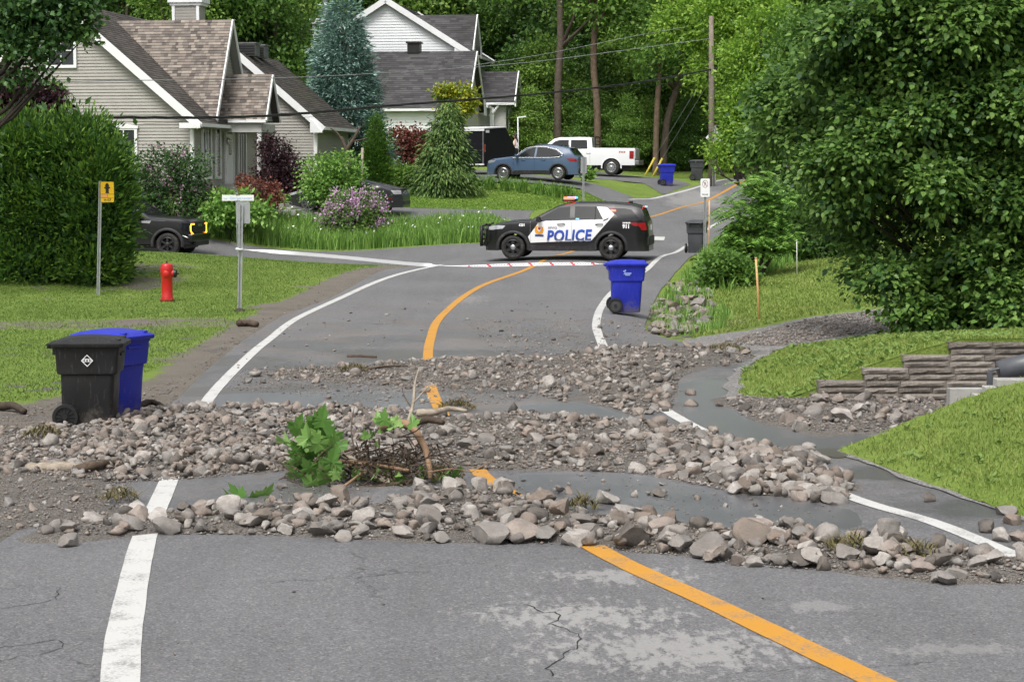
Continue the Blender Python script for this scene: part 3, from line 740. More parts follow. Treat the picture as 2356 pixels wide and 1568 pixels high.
# gable end windows
window(h1, hp(3.10, -.03, 2.9), -Uh, -Vh, .86, 1.62, cols=2, rows=2)
window(h1, hp(5.6, -.03, 7.0), -Uh, -Vh, 1.0, 1.1, cols=2, rows=2)
# chimney
ch = MB().box(hp(2.75, 8.9, 8.6), (1.15, .9, 3.0), rz=-th).build('chimney', M['siding_grey'], roof)
MB().box(hp(2.75, 8.9, 10.15), (1.5, 1.2, .28), rz=-th).box(hp(2.75, 8.9, 9.95), (1.36, 1.06, .12), rz=-th).build('chimney_cap', M['trim'], h1)
for s_ in (-1, 1): MB().box(hp(2.75 + s_ * .53, 8.42, 8.9), (.12, .06, 2.0), rz=-th).build('chimney_corner', M['trim'], h1)
for k in range(8): MB().box(hp(2.75, 8.44, 9.0 + k * .125), (.95, .02, .1), rz=-th, m=None).build('siding_board', M['siding_grey'], ch)
# rear wing
uw0, ww, Lw = -2.45, 6.6, 6.3; vw = 9.9; zw = 5.05; apw = zw + ww / 2 * TAN
core = MB().add([hp(uw0 + u, v, z) for v in (vw, vw + Lw) for u, z in ((0, HB), (ww, HB), (ww, zw), (ww / 2, apw - .05), (0, zw))], [(0, 1, 2, 3, 4), (9, 8, 7, 6, 5), (0, 5, 6, 1), (1, 6, 7, 2), (4, 9, 5, 0)])
wing = core.build('wing_wall', M['siding_grey'], h1)
siding(wing, hp(uw0, vw - .02, 0), Uh, -Vh, [(0, 1.6), (ww, 1.6), (ww, zw), (ww / 2, apw - .12), (0, zw)], .123, M['siding_grey'])
siding(wing, hp(uw0 - .01, vw, 0), Vh, -Uh, [(0, 1.6), (Lw, 1.6), (Lw, zw), (0, zw)], .123, M['siding_grey'])
MB().box(hp(uw0 - .02, vw - .05, 3.3), (.15, .15, 3.4), rz=-th).build('corner_board', M['trim'], h1)
wr = MB(); zl = zw - OV * TAN
for s_ in (0, 1):
    u0 = uw0 - OV if s_ == 0 else uw0 + ww + OV
    pts = [hp(u0, vw - .35, zl), hp(uw0 + ww / 2, vw - .35, apw), hp(uw0 + ww / 2, vw + Lw + .2, apw), hp(u0, vw + Lw + .2, zl)]
    wr.add(pts + [p + Zh * .12 for p in pts], [(0, 1, 2, 3), (7, 6, 5, 4), (0, 4, 5, 1), (1, 5, 6, 2), (2, 6, 7, 3), (3, 7, 4, 0)])
wr = wr.build('wing_roof', M['shingle_moss'], h1)
slw = math.hypot(ww / 2 + OV, (ww / 2 + OV) * TAN)
shingles(wr, hp(uw0 - OV, vw - .35, zl + .12), Vh, Bdir, [(0, 0), (Lw + .55, 0), (Lw + .55, slw), (0, slw)], .30, .15, M['shingle_moss'])
rake(h1, hp(uw0 - OV - .02, vw - .37, zl), hp(uw0 + ww / 2, vw - .37, apw + .02), .28, .06)
rake(h1, hp(uw0 + ww + OV, vw - .37, zl), hp(uw0 + ww / 2, vw - .37, apw + .02), .28, .06)
gutter(h1, hp(uw0 - OV - .04, vw - .36, zl + .06), hp(uw0 - OV - .04, vw + Lw + .2, zl + .06))
MB().beam(hp(uw0 - OV / 2, vw - .3, zl - .04), hp(uw0 - OV / 2, vw + Lw, zl - .04), OV, .02).build('soffit', M['soffit'], h1)
MB().prism([(uw0 - OV, zl - .12), (uw0 + .12, zl - .12), (uw0 + .12, zw + .1), (uw0 - .02, zw)], hp(0, vw - .40, 0), Uh, Zh, -.06).build('eave_return', M['trim'], h1)
MB().tube([hp(uw0 - OV - .05, vw + Lw - .1, zl), hp(uw0 - .05, vw + Lw - .15, zl - .35), hp(uw0 - .05, vw + Lw - .15, 1.6)], .045, 6).build('downpipe', M['trim'], h1)
for k in range(2):
    rv = MB().box(hp(uw0 + ww / 2, vw + 1.3 + k * 1.5, apw + .28), (.9, .75, .5), rz=-th).box(hp(uw0 + ww / 2, vw + 1.3 + k * 1.5, apw + .58), (1.0, .85, .06), rz=-th).build('roof_vent', M['steelrough'], h1)
    for j in range(4): MB().box(hp(uw0 + ww / 2, vw + .9 + k * 1.5, apw + .12 + j * .11), (.86, .06, .05), rz=-th).build('louvre', M['black'], rv)

# ===== white house behind
B0 = at(1062, 400, 118)
h2 = thing('house', 'white two storey house with charcoal roof behind the trailer', 'house', (B0.x, B0.y, 0), 0)
t2 = R(7); U2 = Vector((-math.cos(t2), math.sin(t2), 0)); V2 = Vector((math.sin(t2), math.cos(t2), 0))
def q2(u, v, z): return U2 * u + V2 * v + Zh * z
T2 = .63; W2 = 8.7; E2 = 9.9; AP2 = E2 + W2 / 2 * T2; L2 = 10.0; G2 = 2.6
core = MB().add([q2(u, v, z) for v in (0.02, L2) for u, z in ((0, G2), (W2, G2), (W2, E2), (W2 / 2, AP2 - .05), (0, E2))], [(0, 1, 2, 3, 4), (9, 8, 7, 6, 5), (0, 5, 6, 1), (1, 6, 7, 2), (4, 9, 5, 0)])
w2 = core.build('wall', M['siding_white'], h2)
siding(w2, q2(0, 0, 0), U2, -V2, [(0, 6.5), (W2, 6.5), (W2, E2), (W2 / 2, AP2 - .1), (0, E2)], .16, M['siding_white'], False)
siding(w2, q2(0, 0, 0), V2, -U2, [(0, 6.5), (L2, 6.5), (L2, E2), (0, E2)], .16, M['siding_white'], False)
def gable_roof(house, q, u0, u1, v0, v1, ze, tan, ov, mat, Ud, Vd, name='roof', along='v', sw=.34, sh=.17, rk=True, rkw=.24):
    """roof with its ridge along v (or u) and overhang ov; shingles on the slopes"""
    r = MB()
    if along == 'v':
        um = (u0 + u1) / 2; zr = ze + (u1 - u0) / 2 * tan; zl = ze - ov * tan
        sl = [[q(a, v0 - .3, zl), q(um, v0 - .3, zr), q(um, v1 + .3, zr), q(a, v1 + .3, zl)] for a in (u0 - ov, u1 + ov)]; Ad = Vd
    else:
        vm = (v0 + v1) / 2; zr = ze + (v1 - v0) / 2 * tan; zl = ze - ov * tan
        sl = [[q(u0 - .3, a, zl), q(u0 - .3, vm, zr), q(u1 + .3, vm, zr), q(u1 + .3, a, zl)] for a in (v0 - ov, v1 + ov)]; Ad = Ud
    for p in sl: r.add(p + [x + Zh * .12 for x in p], [(0, 1, 2, 3), (7, 6, 5, 4), (0, 4, 5, 1), (1, 5, 6, 2), (2, 6, 7, 3), (3, 7, 4, 0)])
    r = r.build(name, mat, house)
    for p in sl:
        Bd = (p[1] - p[0]); s_ = Bd.length; Bd.normalize(); ln = (p[3] - p[0]).length
        shingles(r, p[0] + Zh * .12, Ad, Bd, [(0, 0), (ln, 0), (ln, s_), (0, s_)], sw, sh, mat)
        if rk:
            n_ = (p[0] - p[3]).normalized() * .03
            MB().beam(p[0] + n_ + Zh * .02, p[1] + n_ + Zh * .04, .06, rkw).build('rake_board', M['trim'], house)
            MB().beam(p[3] - n_ + Zh * .02, p[2] - n_ + Zh * .04, .06, rkw).build('rake_board', M['trim'], house)
        MB().beam(p[0] + Zh * .05, p[3] + Zh * .05, .12, .13).build('gutter', M['trim'], house)
    return r
gable_roof(h2, q2, 0, W2, 0, L2, E2, T2, .5, M['shingle_black'], U2, V2, rkw=.32)
MB().prism([(-.5, E2 - .55), (.35, E2 - .55), (.35, E2 + .02), (-.45, E2 - .25)], q2(0, -.33, 0), U2, Zh, .06).build('eave_return', M['trim'], h2)
MB().prism([(W2 + .5, E2 - .55), (W2 - .35, E2 - .55), (W2 - .35, E2 + .02), (W2 + .45, E2 - .25)], q2(0, -.33, 0), U2, Zh, .06).build('eave_return', M['trim'], h2)
# dormer gable on the right slope of the main roof
dz = 12.3
def small_gable(house, q, Ud, Vd, vc, hw_, uf, ub, zpk, zbs, mat, wallmat):
    r = MB(); sl = []
    for s_ in (-1, 1):
        p = [q(uf, vc + s_ * (hw_ + .1), zbs), q(uf, vc, zpk), q(ub, vc, zpk), q(ub, vc + s_ * (hw_ + .1), zbs)]; sl.append(p)
        r.add(p + [x + Zh * .1 for x in p], [(0, 1, 2, 3), (7, 6, 5, 4), (0, 4, 5, 1), (1, 5, 6, 2), (2, 6, 7, 3), (3, 7, 4, 0)])
        rake(house, q(uf - .03, vc + s_ * (hw_ + .1), zbs + .05), q(uf - .03, vc, zpk + .06), .2, .06)
        MB().prism([(vc + s_ * (hw_ + .15), zbs - .22), (vc + s_ * (hw_ - .4), zbs - .22), (vc + s_ * (hw_ - .4), zbs + .5), (vc + s_ * hw_, zbs + .05)], q(uf - .02, 0, 0), Vd, Zh, .05).build('eave_return', M['trim'], house)
    r = r.build('gable_roof', mat, house)
    p = sl[0]; Bd = p[1] - p[0]; s_ = Bd.length; Bd.normalize()
    shingles(r, p[0] + Zh * .1, Ud, Bd, [(0, 0), (ub - uf, 0), (ub - uf, s_), (0, s_)], .34, .17, mat)
    MB().prism([(vc - hw_, zbs), (vc + hw_, zbs), (vc, zpk - .1)], q(uf + .35, 0, 0), Vd, Zh, .04).build('gable_wall', wallmat, house)
    MB().add([q(uf + .01, vc, zpk - .03), q(uf + .01, vc + hw_ + .08, zbs - .02), q(uf + .35, vc + hw_ + .08, zbs - .02), q(uf + .35, vc, zpk - .03)], [(0, 1, 2, 3)]).build('gable_soffit', M['soffit'], house)
small_gable(h2, q2, U2, V2, 2.6, 1.7, -.55, 3.2, 11.9, 9.75, M['shingle_black'], M['siding_white'])
# lower wing towards the road
wu0, wu1, wv0, wv1, we = -1.05, 6.3, -6.3, -.2, 6.55
core = MB().add([q2(u, v, z) for u in (wu0, wu1) for v, z in ((wv0, G2), (wv1, G2), (wv1, we), ((wv0 + wv1) / 2, we + 2.9), (wv0, we))], [(0, 1, 2, 3, 4), (9, 8, 7, 6, 5), (0, 5, 6, 1), (1, 6, 7, 2), (4, 9, 5, 0)])
lw = core.build('wing_wall', M['stucco'], h2)
siding(lw, q2(0, wv0 - .01, 0), U2, -V2, [(wu0 + .1, 3.0), (wu1, 3.0), (wu1, we), (wu0 + .1, we)], .16, M['siding_white'], False)
gable_roof(h2, q2, wu0, wu1, wv0, wv1, we, .95, .4, M['shingle_black'], U2, V2, 'wing_roof', 'u', rkw=.2)
MB().prism([(wv0 - .45, we - .5), (wv0 + .55, we - .5), (wv0 + .55, we + .5), (wv0 - .1, we + .15)], q2(wu0 - .36, 0, 0), V2, Zh, .05).build('eave_return', M['trim'], h2)
MB().prism([(wv1 + .45, we - .5), (wv1 - .55, we - .5), (wv1 - .55, we + .5), (wv1 + .1, we + .15)], q2(wu0 - .36, 0, 0), V2, Zh, .05).build('eave_return', M['trim'], h2)
MB().box(q2(2.2, -3.1, we + 3.2), (.7, .7, .55), rz=-t2).box(q2(2.2, -3.1, we + 3.5), (.85, .85, .08), rz=-t2).build('roof_vent', M['black'], h2)
# entrance porch gable
core = MB().add([q2(u, v, z) for u in (-2.3, .5) for v, z in ((2.2, G2), (5.2, G2), (5.2, 6.9), (3.7, 8.4), (2.2, 6.9))], [(0, 1, 2, 3, 4), (9, 8, 7, 6, 5), (0, 5, 6, 1), (1, 6, 7, 2), (4, 9, 5, 0)])
core.build('porch_wall', M['stucco'], h2)
small_gable(h2, q2, U2, V2, 3.7, 1.75, -2.85, .2, 8.65, 6.85, M['shingle_black'], M['stucco'])
gutter(h2, q2(-.1, 1.85, 6.8), q2(-2.85, 1.85, 6.8), .12, .14)
MB().beam(q2(-1.05, .2, 6.6), q2(-1.05, 2.1, 6.6), .9, .12).build('porch_ceiling', M['trim'], h2)
MB().box(q2(-1.5, 2.05, 4.8), (.22, .22, 3.6), rz=-t2).build('porch_post', M['trim'], h2)
MB().tube([q2(-1.9, 1.9, 6.7), q2(-1.6, 1.95, 6.3), q2(-1.35, 2.0, 6.1)], .07, 6).build('downpipe', M['trim'], h2)
window(h2, q2(-2.34, 4.55, 4.2), -V2, -U2, 1.5, 2.2, cols=2, rows=1, head=False)
window(h2, q2(-1.1, -4.0, 3.9), -V2, -U2, 1.6, 1.2, cols=2, rows=1, head=False)
lt = MB().lathe([(.05, 0), (.14, .1), (.16, .25), (.1, .4), (.02, .5)], 8, q2(-.35, 1.2, 4.75)); lt.build('bird_house', M['trim'], h2, smooth=True)
cm = MB().box(q2(8.6, 3, 9.6), (1.3, 1.2, 4.0), rz=-t2).box(q2(8.6, 3, 11.7), (1.6, 1.5, .3), rz=-t2).build('chimney', M['siding_white'], h2)
MB().tube([q2(8.6, 3, 11.8), q2(8.6, 3, 14.5)], .16, 10).build('flue', M['galv'], h2, smooth=True)

# front steps and path of the grey house
sp = at(628, 482, 77)
st = thing('steps', 'two grey concrete garden steps below the red barberry', 'steps', (sp.x, sp.y, gz(sp.x, sp.y)), -th)
MB().box((0, .55, .42), (.75, .8, .2)).build('step', M['concrete'], st, bevel=.02); MB().box((.25, .15, .18), (1.4, 1.0, .22)).build('step', M['concrete'], st, bevel=.02)
MB().box((.1, .5, .12), (1.2, .9, .5)).build('step_base', M['concrete'], st)
patch_on('garden_path', [P2(640, 492, 76.3), P2(760, 494, 77.0), P2(745, 482, 78.6), P2(640, 484, 78)], .02, M['concrete'])
for o in C.objects:
    if o.name.startswith('garden_path'): o['kind'] = 'structure'
# ------------------------------------------------------------------ right hand banks, gravel drive, walls
def gravelmat(name, lo, mid, hi, sc=55):
    m, t, b = newmat(name); co = coords(t)
    vo = nd(t, 'ShaderNodeTexVoronoi'); vo.inputs['Scale'].default_value = sc; t.links.new(co, vo.inputs['Vector'])
    sp = nd(t, 'ShaderNodeSeparateColor'); t.links.new(vo.outputs['Color'], sp.inputs[0])
    col = ramp(t, sp.outputs[0], [(.0, lo), (.5, mid), (.95, hi)])
    col = mixc(t, ramp(t, noise(t, co, 1.3, 5, .7), [(.4, 0.0), (.7, .7)]), col, tuple(x * .7 for x in mid))
    t.links.new(col, b.inputs['Base Color']); b.inputs['Roughness'].default_value = .85; b.inputs['Specular IOR Level'].default_value = .25
    bump(t, b, vo.outputs['Distance'], .9, .02); return m
M['gravel'] = gravelmat('grey_gravel', (.12, .115, .115), (.23, .222, .215), (.42, .41, .40))
M['mud'] = gravelmat('wet_silt', (.10, .090, .080), (.172, .157, .14), (.28, .258, .235), 90)
tag(drape('gravel_drive', gravel_poly, .012, .4, M['gravel'], hf=lambda x, y: H(x, y) + .03 * (fbm(x * 2, y * 2, 3, 3) - .3)), kind='structure')
tag(drape('side_driveway', dw_right, .026, .3, M['asphalt2']), kind='structure')
M['bank'] = lawnmat('bank_turf', (.13, .20, .035), (.21, .28, .065))
WY = 26.62
_xl_y = np.array([26.5, 27.5, 30, 32.6, 34.9, 37, 39.5]); _xl_x = np.array([2.95, 3.05, 3.35, 3.95, 4.65, 6.2, 8.0])
def Hbank1(x, y):
    xl = np.interp(y, _xl_y, _xl_x); a = sstep(-.1, 1.8, x - xl)
    wt = np.interp(x, [3.8, 3.95, 4.5, 5.05, 5.65, 5.9], [.14, .24, .41, .58, .76, .82]); t = np.clip((y - 26.8) / (np.interp(x, [4.65, 6.2, 8, 10], [34.9, 36.8, 39.0, 41.0]) - 26.8), 0, 1)
    return a * wt * (1 - t) + .015 + .05 * a * (fbm(x * 1.7, y * 1.7, 3, 8) - .3)
bank1_poly = [(2.9, WY + .16)] + [(a, b) for a, b in zip(_xl_x[1:], _xl_y[1:])] + [(16, 39.5), (16, WY + .16)]
bank1 = tag(drape('lawn_bank', bank1_poly, .012, .25, M['bank'], hf=Hbank1), kind='structure')
_fx = np.arange(2.9, 12, .15); _fz = Hbank1(_fx, np.full(len(_fx), WY + .17)) + .012
_fv = np.empty((2 * len(_fx), 3)); _fv[0::2] = np.c_[_fx, np.full(len(_fx), WY + .165), np.full(len(_fx), -.05)]; _fv[1::2] = np.c_[_fx, np.full(len(_fx), WY + .165), _fz]
_k = np.arange(len(_fx) - 1) * 2; npmesh('bank_face', _fv, np.c_[_k, _k + 2, _k + 3, _k + 1], M['bank'], bank1)
b2_edge = [on(1925, 1042), on(2010, 1072), on(2100, 1108), on(2200, 1142), on(2300, 1178), on(2420, 1220), on(2700, 1330), Vector((6.4, 11.5, 0)), Vector((8.8, 6, 0)), Vector((11.5, 2, 0))]
b2_poly = [(p.x, p.y) for p in b2_edge] + [(18, 2), (18, 24.6), (12, 24.5), (7, 24.2), (5.2, 23.2), (4.2, 22.5)]
_b2l = [(p.x, p.y) for p in b2_edge]
def Hbank2(x, y):
    d = np.full(np.shape(x), 1e9)
    for (x0, y0), (x1, y1) in zip(_b2l, _b2l[1:]):
        ex, ey = x1 - x0, y1 - y0; t = np.clip(((x - x0) * ex + (y - y0) * ey) / (ex * ex + ey * ey), 0, 1)
        d = np.minimum(d, np.hypot(x - x0 - t * ex, y - y0 - t * ey))
    return .03 + .245 * d - .008 * d * d + .05 * (fbm(x * 1.5, y * 1.5, 3, 4) - .4)
tag(drape('lawn_bank', b2_poly, .0, .2, M['bank'], hf=Hbank2), kind='structure')

def blockmat():
    m, t, b = newmat('split_face_block'); co = coords(t); oi = nd(t, 'ShaderNodeObjectInfo')
    n = noise(t, co, 22, 6, .7)
    col = ramp(t, math_(t, 'ADD', math_(t, 'MULTIPLY', n, .7), math_(t, 'MULTIPLY', oi.outputs['Random'], .3)), [(.25, (.088, .075, .063)), (.5, (.17, .15, .13)), (.75, (.27, .242, .212))])
    t.links.new(col, b.inputs['Base Color']); b.inputs['Roughness'].default_value = .88; bump(t, b, n, .8, .02); return m
M['block'] = blockmat()
rw_ = thing('retaining_wall', 'brown split-face block retaining wall stepping up the grass bank', 'retaining wall', (0, WY, 0))
def blockmesh(seed):
    r_ = random.Random(seed); mb = MB(); nx, nz = 7, 3; L, D, Hh = .6, .22, .080; V = []
    for j in range(nz + 1):
        for i in range(nx + 1):
            edge = i in (0, nx) or j in (0, nz)
            V.append((L * i / nx, -(0.0 if edge else .012 + .02 * r_.random()), Hh * j / nz))
    F = [(j * (nx + 1) + i, j * (nx + 1) + i + 1, (j + 1) * (nx + 1) + i + 1, (j + 1) * (nx + 1) + i) for j in range(nz) for i in range(nx)]
    k = len(V); V += [(0, D, 0), (L, D, 0), (L, D, Hh), (0, D, Hh)]
    bl, br, tr_, tl = 0, nx, (nz + 1) * (nx + 1) - 1, nz * (nx + 1)
    F += [(tl, tr_, k + 2, k + 3), (bl, k, k + 3, tl), (br, tr_, k + 2, k + 1)]
    return MB().add(V, F).mesh('block', M['block'])
bms = [blockmesh(i) for i in range(5)]
starts = [1861, 1863.5, 1881, 1881.5, 1987, 1983, 2078, 2076, 2187, 2181]
CH = .0836
for c_, px in enumerate(starts):
    x = (px - 1178) * (WY + .26) / FPX; first = True; xe = 9.2
    cap = c_ in (1, 3, 5, 7, 9)
    ofs = (0.0 if cap else .02) + (9 - c_) * -.004
    while x < xe:
        ln = random.choice((.6, .6, .62, .58)) if (first and cap) or random.random() < .6 else random.choice((.3, .45, .6))
        inst('block', random.choice(bms), rw_, (x, ofs + random.uniform(-.004, .004) + c_ * .012, c_ * CH - .02), (0, 0, random.uniform(-.004, .004)), ((ln - .005) / .6, 1, 1)); x += ln; first = False
# pale concrete edging blocks on the near bank
pw = thing('stepped_edging', 'pale concrete edging blocks stepping up the near grass bank', 'edging', (0, 0, 0))
for (px, py, wpx, h_) in ((2226, 926, 26, .09), (2262, 912, 46, .10), (2282, 895, 38, .11), (2335, 878, 92, .12), (2200, 935, 20, .07)):
    p = at(px, py, 23.6); MB().box((p.x, p.y, p.z - .02), (wpx / 199, .22, h_)).build('block', M['concrete'] if px != 2335 else M['concrete'], pw, bevel=.012)
MB().box((6.2, 23.75, .28), (2.2, .18, .5)).build('footing', M['concrete'], pw)
M['well_grey'] = simple('dark_grey_plastic', (.085, .09, .10), .4, .2, 6)
p0 = at(2275, 850, 25.2)
dp = thing('drain_chute', 'dark grey plastic drain chute lying over the retaining wall', 'drain chute', p0)
mb = MB(); mb.tube([(.12, 0, -.02), (.5, .0, .07), (1.4, .0, .16)], [.13, .14, .14], 14); mb.build('chute', M['well_grey'], dp, smooth=True)
mb = MB(); mb.beam((-.02, -.05, -.01), (.55, -.05, .12), .07, .03); mb.box((0, -.06, -.12), (.07, .05, .22)); mb.build('flange', M['well_grey'], dp, bevel=.01)

# ------------------------------------------------------------------ rubble
def W2(l): return [(q.x, q.y) for q in (on(*p) for p in l)]
bandA = [(85, 1225), (300, 1200), (600, 1165), (880, 1165), (1000, 1130), (1150, 1135), (1300, 1175), (1500, 1205), (1650, 1222), (1800, 1225), (2080, 1260), (2200, 1288), (2400, 1300), (2400, 1352), (2150, 1345), (1950, 1322), (1700, 1308), (1560, 1285), (1420, 1272), (1290, 1258), (1080, 1255), (800, 1245), (640, 1237), (350, 1235), (190, 1245), (90, 1245)]
bandB = [(-60, 1005), (140, 985), (330, 948), (600, 942), (820, 945), (960, 950), (1070, 965), (1200, 950), (1400, 965), (1560, 990), (1640, 1003), (1750, 1025), (1870, 1045), (1890, 1080), (1960, 1130), (1945, 1160), (1700, 1140), (1500, 1098), (1330, 1088), (1050, 1085), (650, 1088), (400, 1110), (200, 1118), (-60, 1095)]
bandBr = [(1480, 1050), (1640, 1040), (1860, 1045), (1895, 1085), (1960, 1130), (1950, 1162), (1700, 1142), (1560, 1105)]
bandC = [(530, 868), (700, 848), (850, 842), (1000, 828), (1230, 822), (1420, 800), (1480, 800), (1500, 830), (1420, 870), (1330, 880), (1300, 930), (1210, 905), (1000, 895), (850, 890), (700, 880)]
bandR = [(1320, 850), (1400, 805), (1520, 800), (1660, 805), (1740, 822), (1700, 842), (1600, 850), (1560, 880), (1545, 950), (1460, 960), (1360, 930), (1310, 880)]
wallfoot = [(1660, 925), (1860, 925), (2210, 930), (2210, 965), (2080, 1000), (1880, 1005), (1790, 985), (1700, 955)]
leftmud = [(-60, 1010), (140, 990), (300, 950), (420, 925), (440, 950), (320, 1010), (290, 1095), (310, 1130), (300, 1195), (200, 1215), (-60, 1230)]
scat = [(1050, 735), (1380, 735), (1500, 745), (1480, 800), (1200, 820), (900, 830), (560, 850), (520, 900), (900, 935), (1150, 935), (1260, 915)]
ditchp = [(1502, 770), (1500, 700), (1530, 668), (1590, 655), (1640, 680), (1640, 720), (1600, 760), (1540, 778)]
between = [(650, 1090), (1050, 1090), (1330, 1095), (1500, 1105), (1700, 1150), (1900, 1170), (1950, 1230), (1650, 1215), (1400, 1180), (1150, 1125), (900, 1160), (640, 1165)]
# bed of silt and grit under the stones
bx_ = np.arange(-9.5, 8.6, .09); by_ = np.arange(13.5, 38.5, .11)
BX, BY = np.meshgrid(bx_, by_)
def bedh(x, y):
    n1 = fbm(x * 1.1, y * .9, 4, 11) - .5; n2 = fbm(x * 5, y * 4, 3, 17) - .5
    h = np.full(np.shape(x), -.2)
    for poly, amp, soft in ((bandA, .055, .35), (bandB, .075, .7), (bandC, .035, .8), (bandR, .05, .6), (wallfoot, .09, .5), (leftmud, .06, .6), (scat, -.004, 1.6)):
        s = sdpoly(x, y, W2(poly)) + n1 * soft * 1.6
        h = np.maximum(h, -.02 + (amp + .02) * sstep(-.15, soft, s))
    return h + n2 * .02
BZ = bedh(BX, BY)
ni, nj = BX.shape; idx = np.arange(ni * nj).reshape(ni, nj)
top = (BZ[:-1, :-1] > -.015) | (BZ[1:, 1:] > -.015) | (BZ[:-1, 1:] > -.015) | (BZ[1:, :-1] > -.015)
F = np.c_[idx[:-1, :-1][top], idx[:-1, 1:][top], idx[1:, 1:][top], idx[1:, :-1][top]]
used = np.unique(F); rem = -np.ones(ni * nj, int); rem[used] = np.arange(len(used))
bed = npmesh('mud', np.c_[BX.ravel(), BY.ravel(), BZ.ravel() + .024][used], rem[F], M['mud'], smooth=True)
tag(bed, 'wet brown silt and grit washed over the road under the stones', 'mud', kind='stuff')

def rockmat(name, tones=None):
    m, t, b = newmat(name); co = coords(t)
    rnd = nd(t, 'ShaderNodeObjectInfo').outputs['Random'] if tones else nd(t, 'ShaderNodeNewGeometry').outputs['Random Per Island']
    g = nd(t, 'ShaderNodeNewGeometry')
    P = [(a * 1.06, b_ * 1.02, c_ * .98) for a, b_, c_ in tones] if tones else [(.075, .069, .065), (.20, .188, .18), (.245, .21, .188), (.165, .155, .15), (.30, .288, .276), (.21, .175, .155), (.25, .243, .238), (.11, .098, .09), (.28, .24, .213), (.36, .346, .332), (.22, .186, .165)]
    if not tones: P = [(a * 1.05, b_ * 1.02, c_ * .98) for a, b_, c_ in P]
    col = ramp(t, rnd, [(i / (len(P)), c) for i, c in enumerate(P)], 'LINEAR' if tones else 'CONSTANT')
    n = noise(t, g.outputs['Position'], 9, 6, .7); n2 = noise(t, g.outputs['Position'], 55, 5, .75)
    col = mixc(t, .55, col, ramp(t, n, [(.25, .25), (.75, .75)]), 'OVERLAY')
    col = mixc(t, .45, col, ramp(t, n2, [(.25, .25), (.75, .75)]), 'OVERLAY')
    silt = ramp(t, noise(t, g.outputs['Position'], 4, 5, .7), [(.42, 0.0), (.66, .65)])
    col = mixc(t, silt, col, (.175, .154, .133))
    t.links.new(col, b.inputs['Base Color'])
    t.links.new(ramp(t, n, [(.3, .55), (.7, .85)]), b.inputs['Roughness']); b.inputs['Specular IOR Level'].default_value = .35
    bump(t, b, mixc(t, .5, n, n2), .7, .02); return m
TONES = {'dark': [(.075, .07, .068), (.12, .11, .10)], 'grey': [(.16, .153, .148), (.235, .227, .22)], 'pale grey': [(.29, .28, .27), (.37, .358, .345)], 'pinkish': [(.22, .19, .172), (.285, .25, .228)], 'brown': [(.14, .113, .093), (.20, .165, .14)]}
M['rock_mass'] = rockmat('broken_stone_mass')
ROCKM = {k: rockmat(k.replace(' ', '_') + '_stone', v) for k, v in TONES.items()}
def rockproto(seed, sub):
    r_ = np.random.default_rng(seed); bm = bmesh.new(); bmesh.ops.create_icosphere(bm, subdivisions=sub, radius=1.0)
    V = np.array([v.co[:] for v in bm.verts])
    for _ in range(12):
        n = r_.normal(size=3); n /= np.linalg.norm(n); d = r_.uniform(.40, .80) if sub > 2 else r_.uniform(.34, .72)
        k = V @ n - d; V = V - np.clip(k, 0, None)[:, None] * n
    V *= np.array([1.0, r_.uniform(.65, .95), r_.uniform(.5, .8)]); V += r_.normal(size=V.shape) * (.014 if sub > 2 else .022)
    V -= V.mean(0); V /= (np.abs(V[:, :2]).max() * 2)
    F = np.array([[v.index for v in f.verts] for f in bm.faces]); bm.free(); return V, F
big = {k: [npmesh('rock', *rockproto(100 + i, 3), m_, link=False) for i in range(20)] for k, m_ in ROCKM.items()}
for me in sum(big.values(), []): me.polygons.foreach_set('use_smooth', np.ones(len(me.polygons), bool)); me.set_sharp_from_angle(angle=R(34))
small = [rockproto(300 + i, 2) for i in range(18)]
rocks = []      # x, y, size, zone, z override
def sample(poly, n, med, sg, zone, mx=.34, ztab=None):
    P = np.array(poly, float); x0, y0 = P.min(0); x1, y1 = P.max(0); got = 0
    while got < n:
        px = RNG.uniform(x0, x1, 400); py = RNG.uniform(y0, y1, 400); ok = inpoly(px, py, poly)
        for a, b in zip(px[ok], py[ok]):
            p = on(a, b); s = min(mx, med * math.exp(RNG.normal() * sg)); rocks.append((p.x, p.y, s, zone, ztab)); got += 1
            if got >= n: break
ZA, ZB, ZC, ZR, ZW, ZD, ZS = 'A', 'B', 'C', 'R', 'W', 'D', 'S'
explicit = [(1190, 1250, 100), (1253, 1250, 80), (1135, 1252, 95), (1450, 1268, 85), (835, 1218, 70), (697, 1200, 56), (660, 1235, 60), (790, 1248, 55), (1395, 1163, 60), (1492, 1195, 55), (1640, 1290, 95), (1735, 1265, 100), (1800, 1222, 45), (1895, 1265, 80), (2040, 1285, 115), (2020, 1300, 80), (1545, 1265, 80), (1340, 1225, 60), (1240, 1215, 60), (1055, 1135, 60), (1105, 1150, 55), (1040, 1165, 55), (130, 1240, 45), (160, 1262, 60), (215, 1215, 55), (930, 1245, 60), (1000, 1205, 60), (985, 1225, 65), (1160, 1215, 60), (1950, 1305, 60), (2180, 1350, 60), (2270, 1320, 70), (600, 1225, 45), (540, 1215, 60), (365, 1215, 60)]
for px, py, wpx in explicit: p = on(px, py); rocks.append((p.x, p.y, wpx / (FPX / ((p.y) * _cp + CAMZ * _sp)), ZA, None))
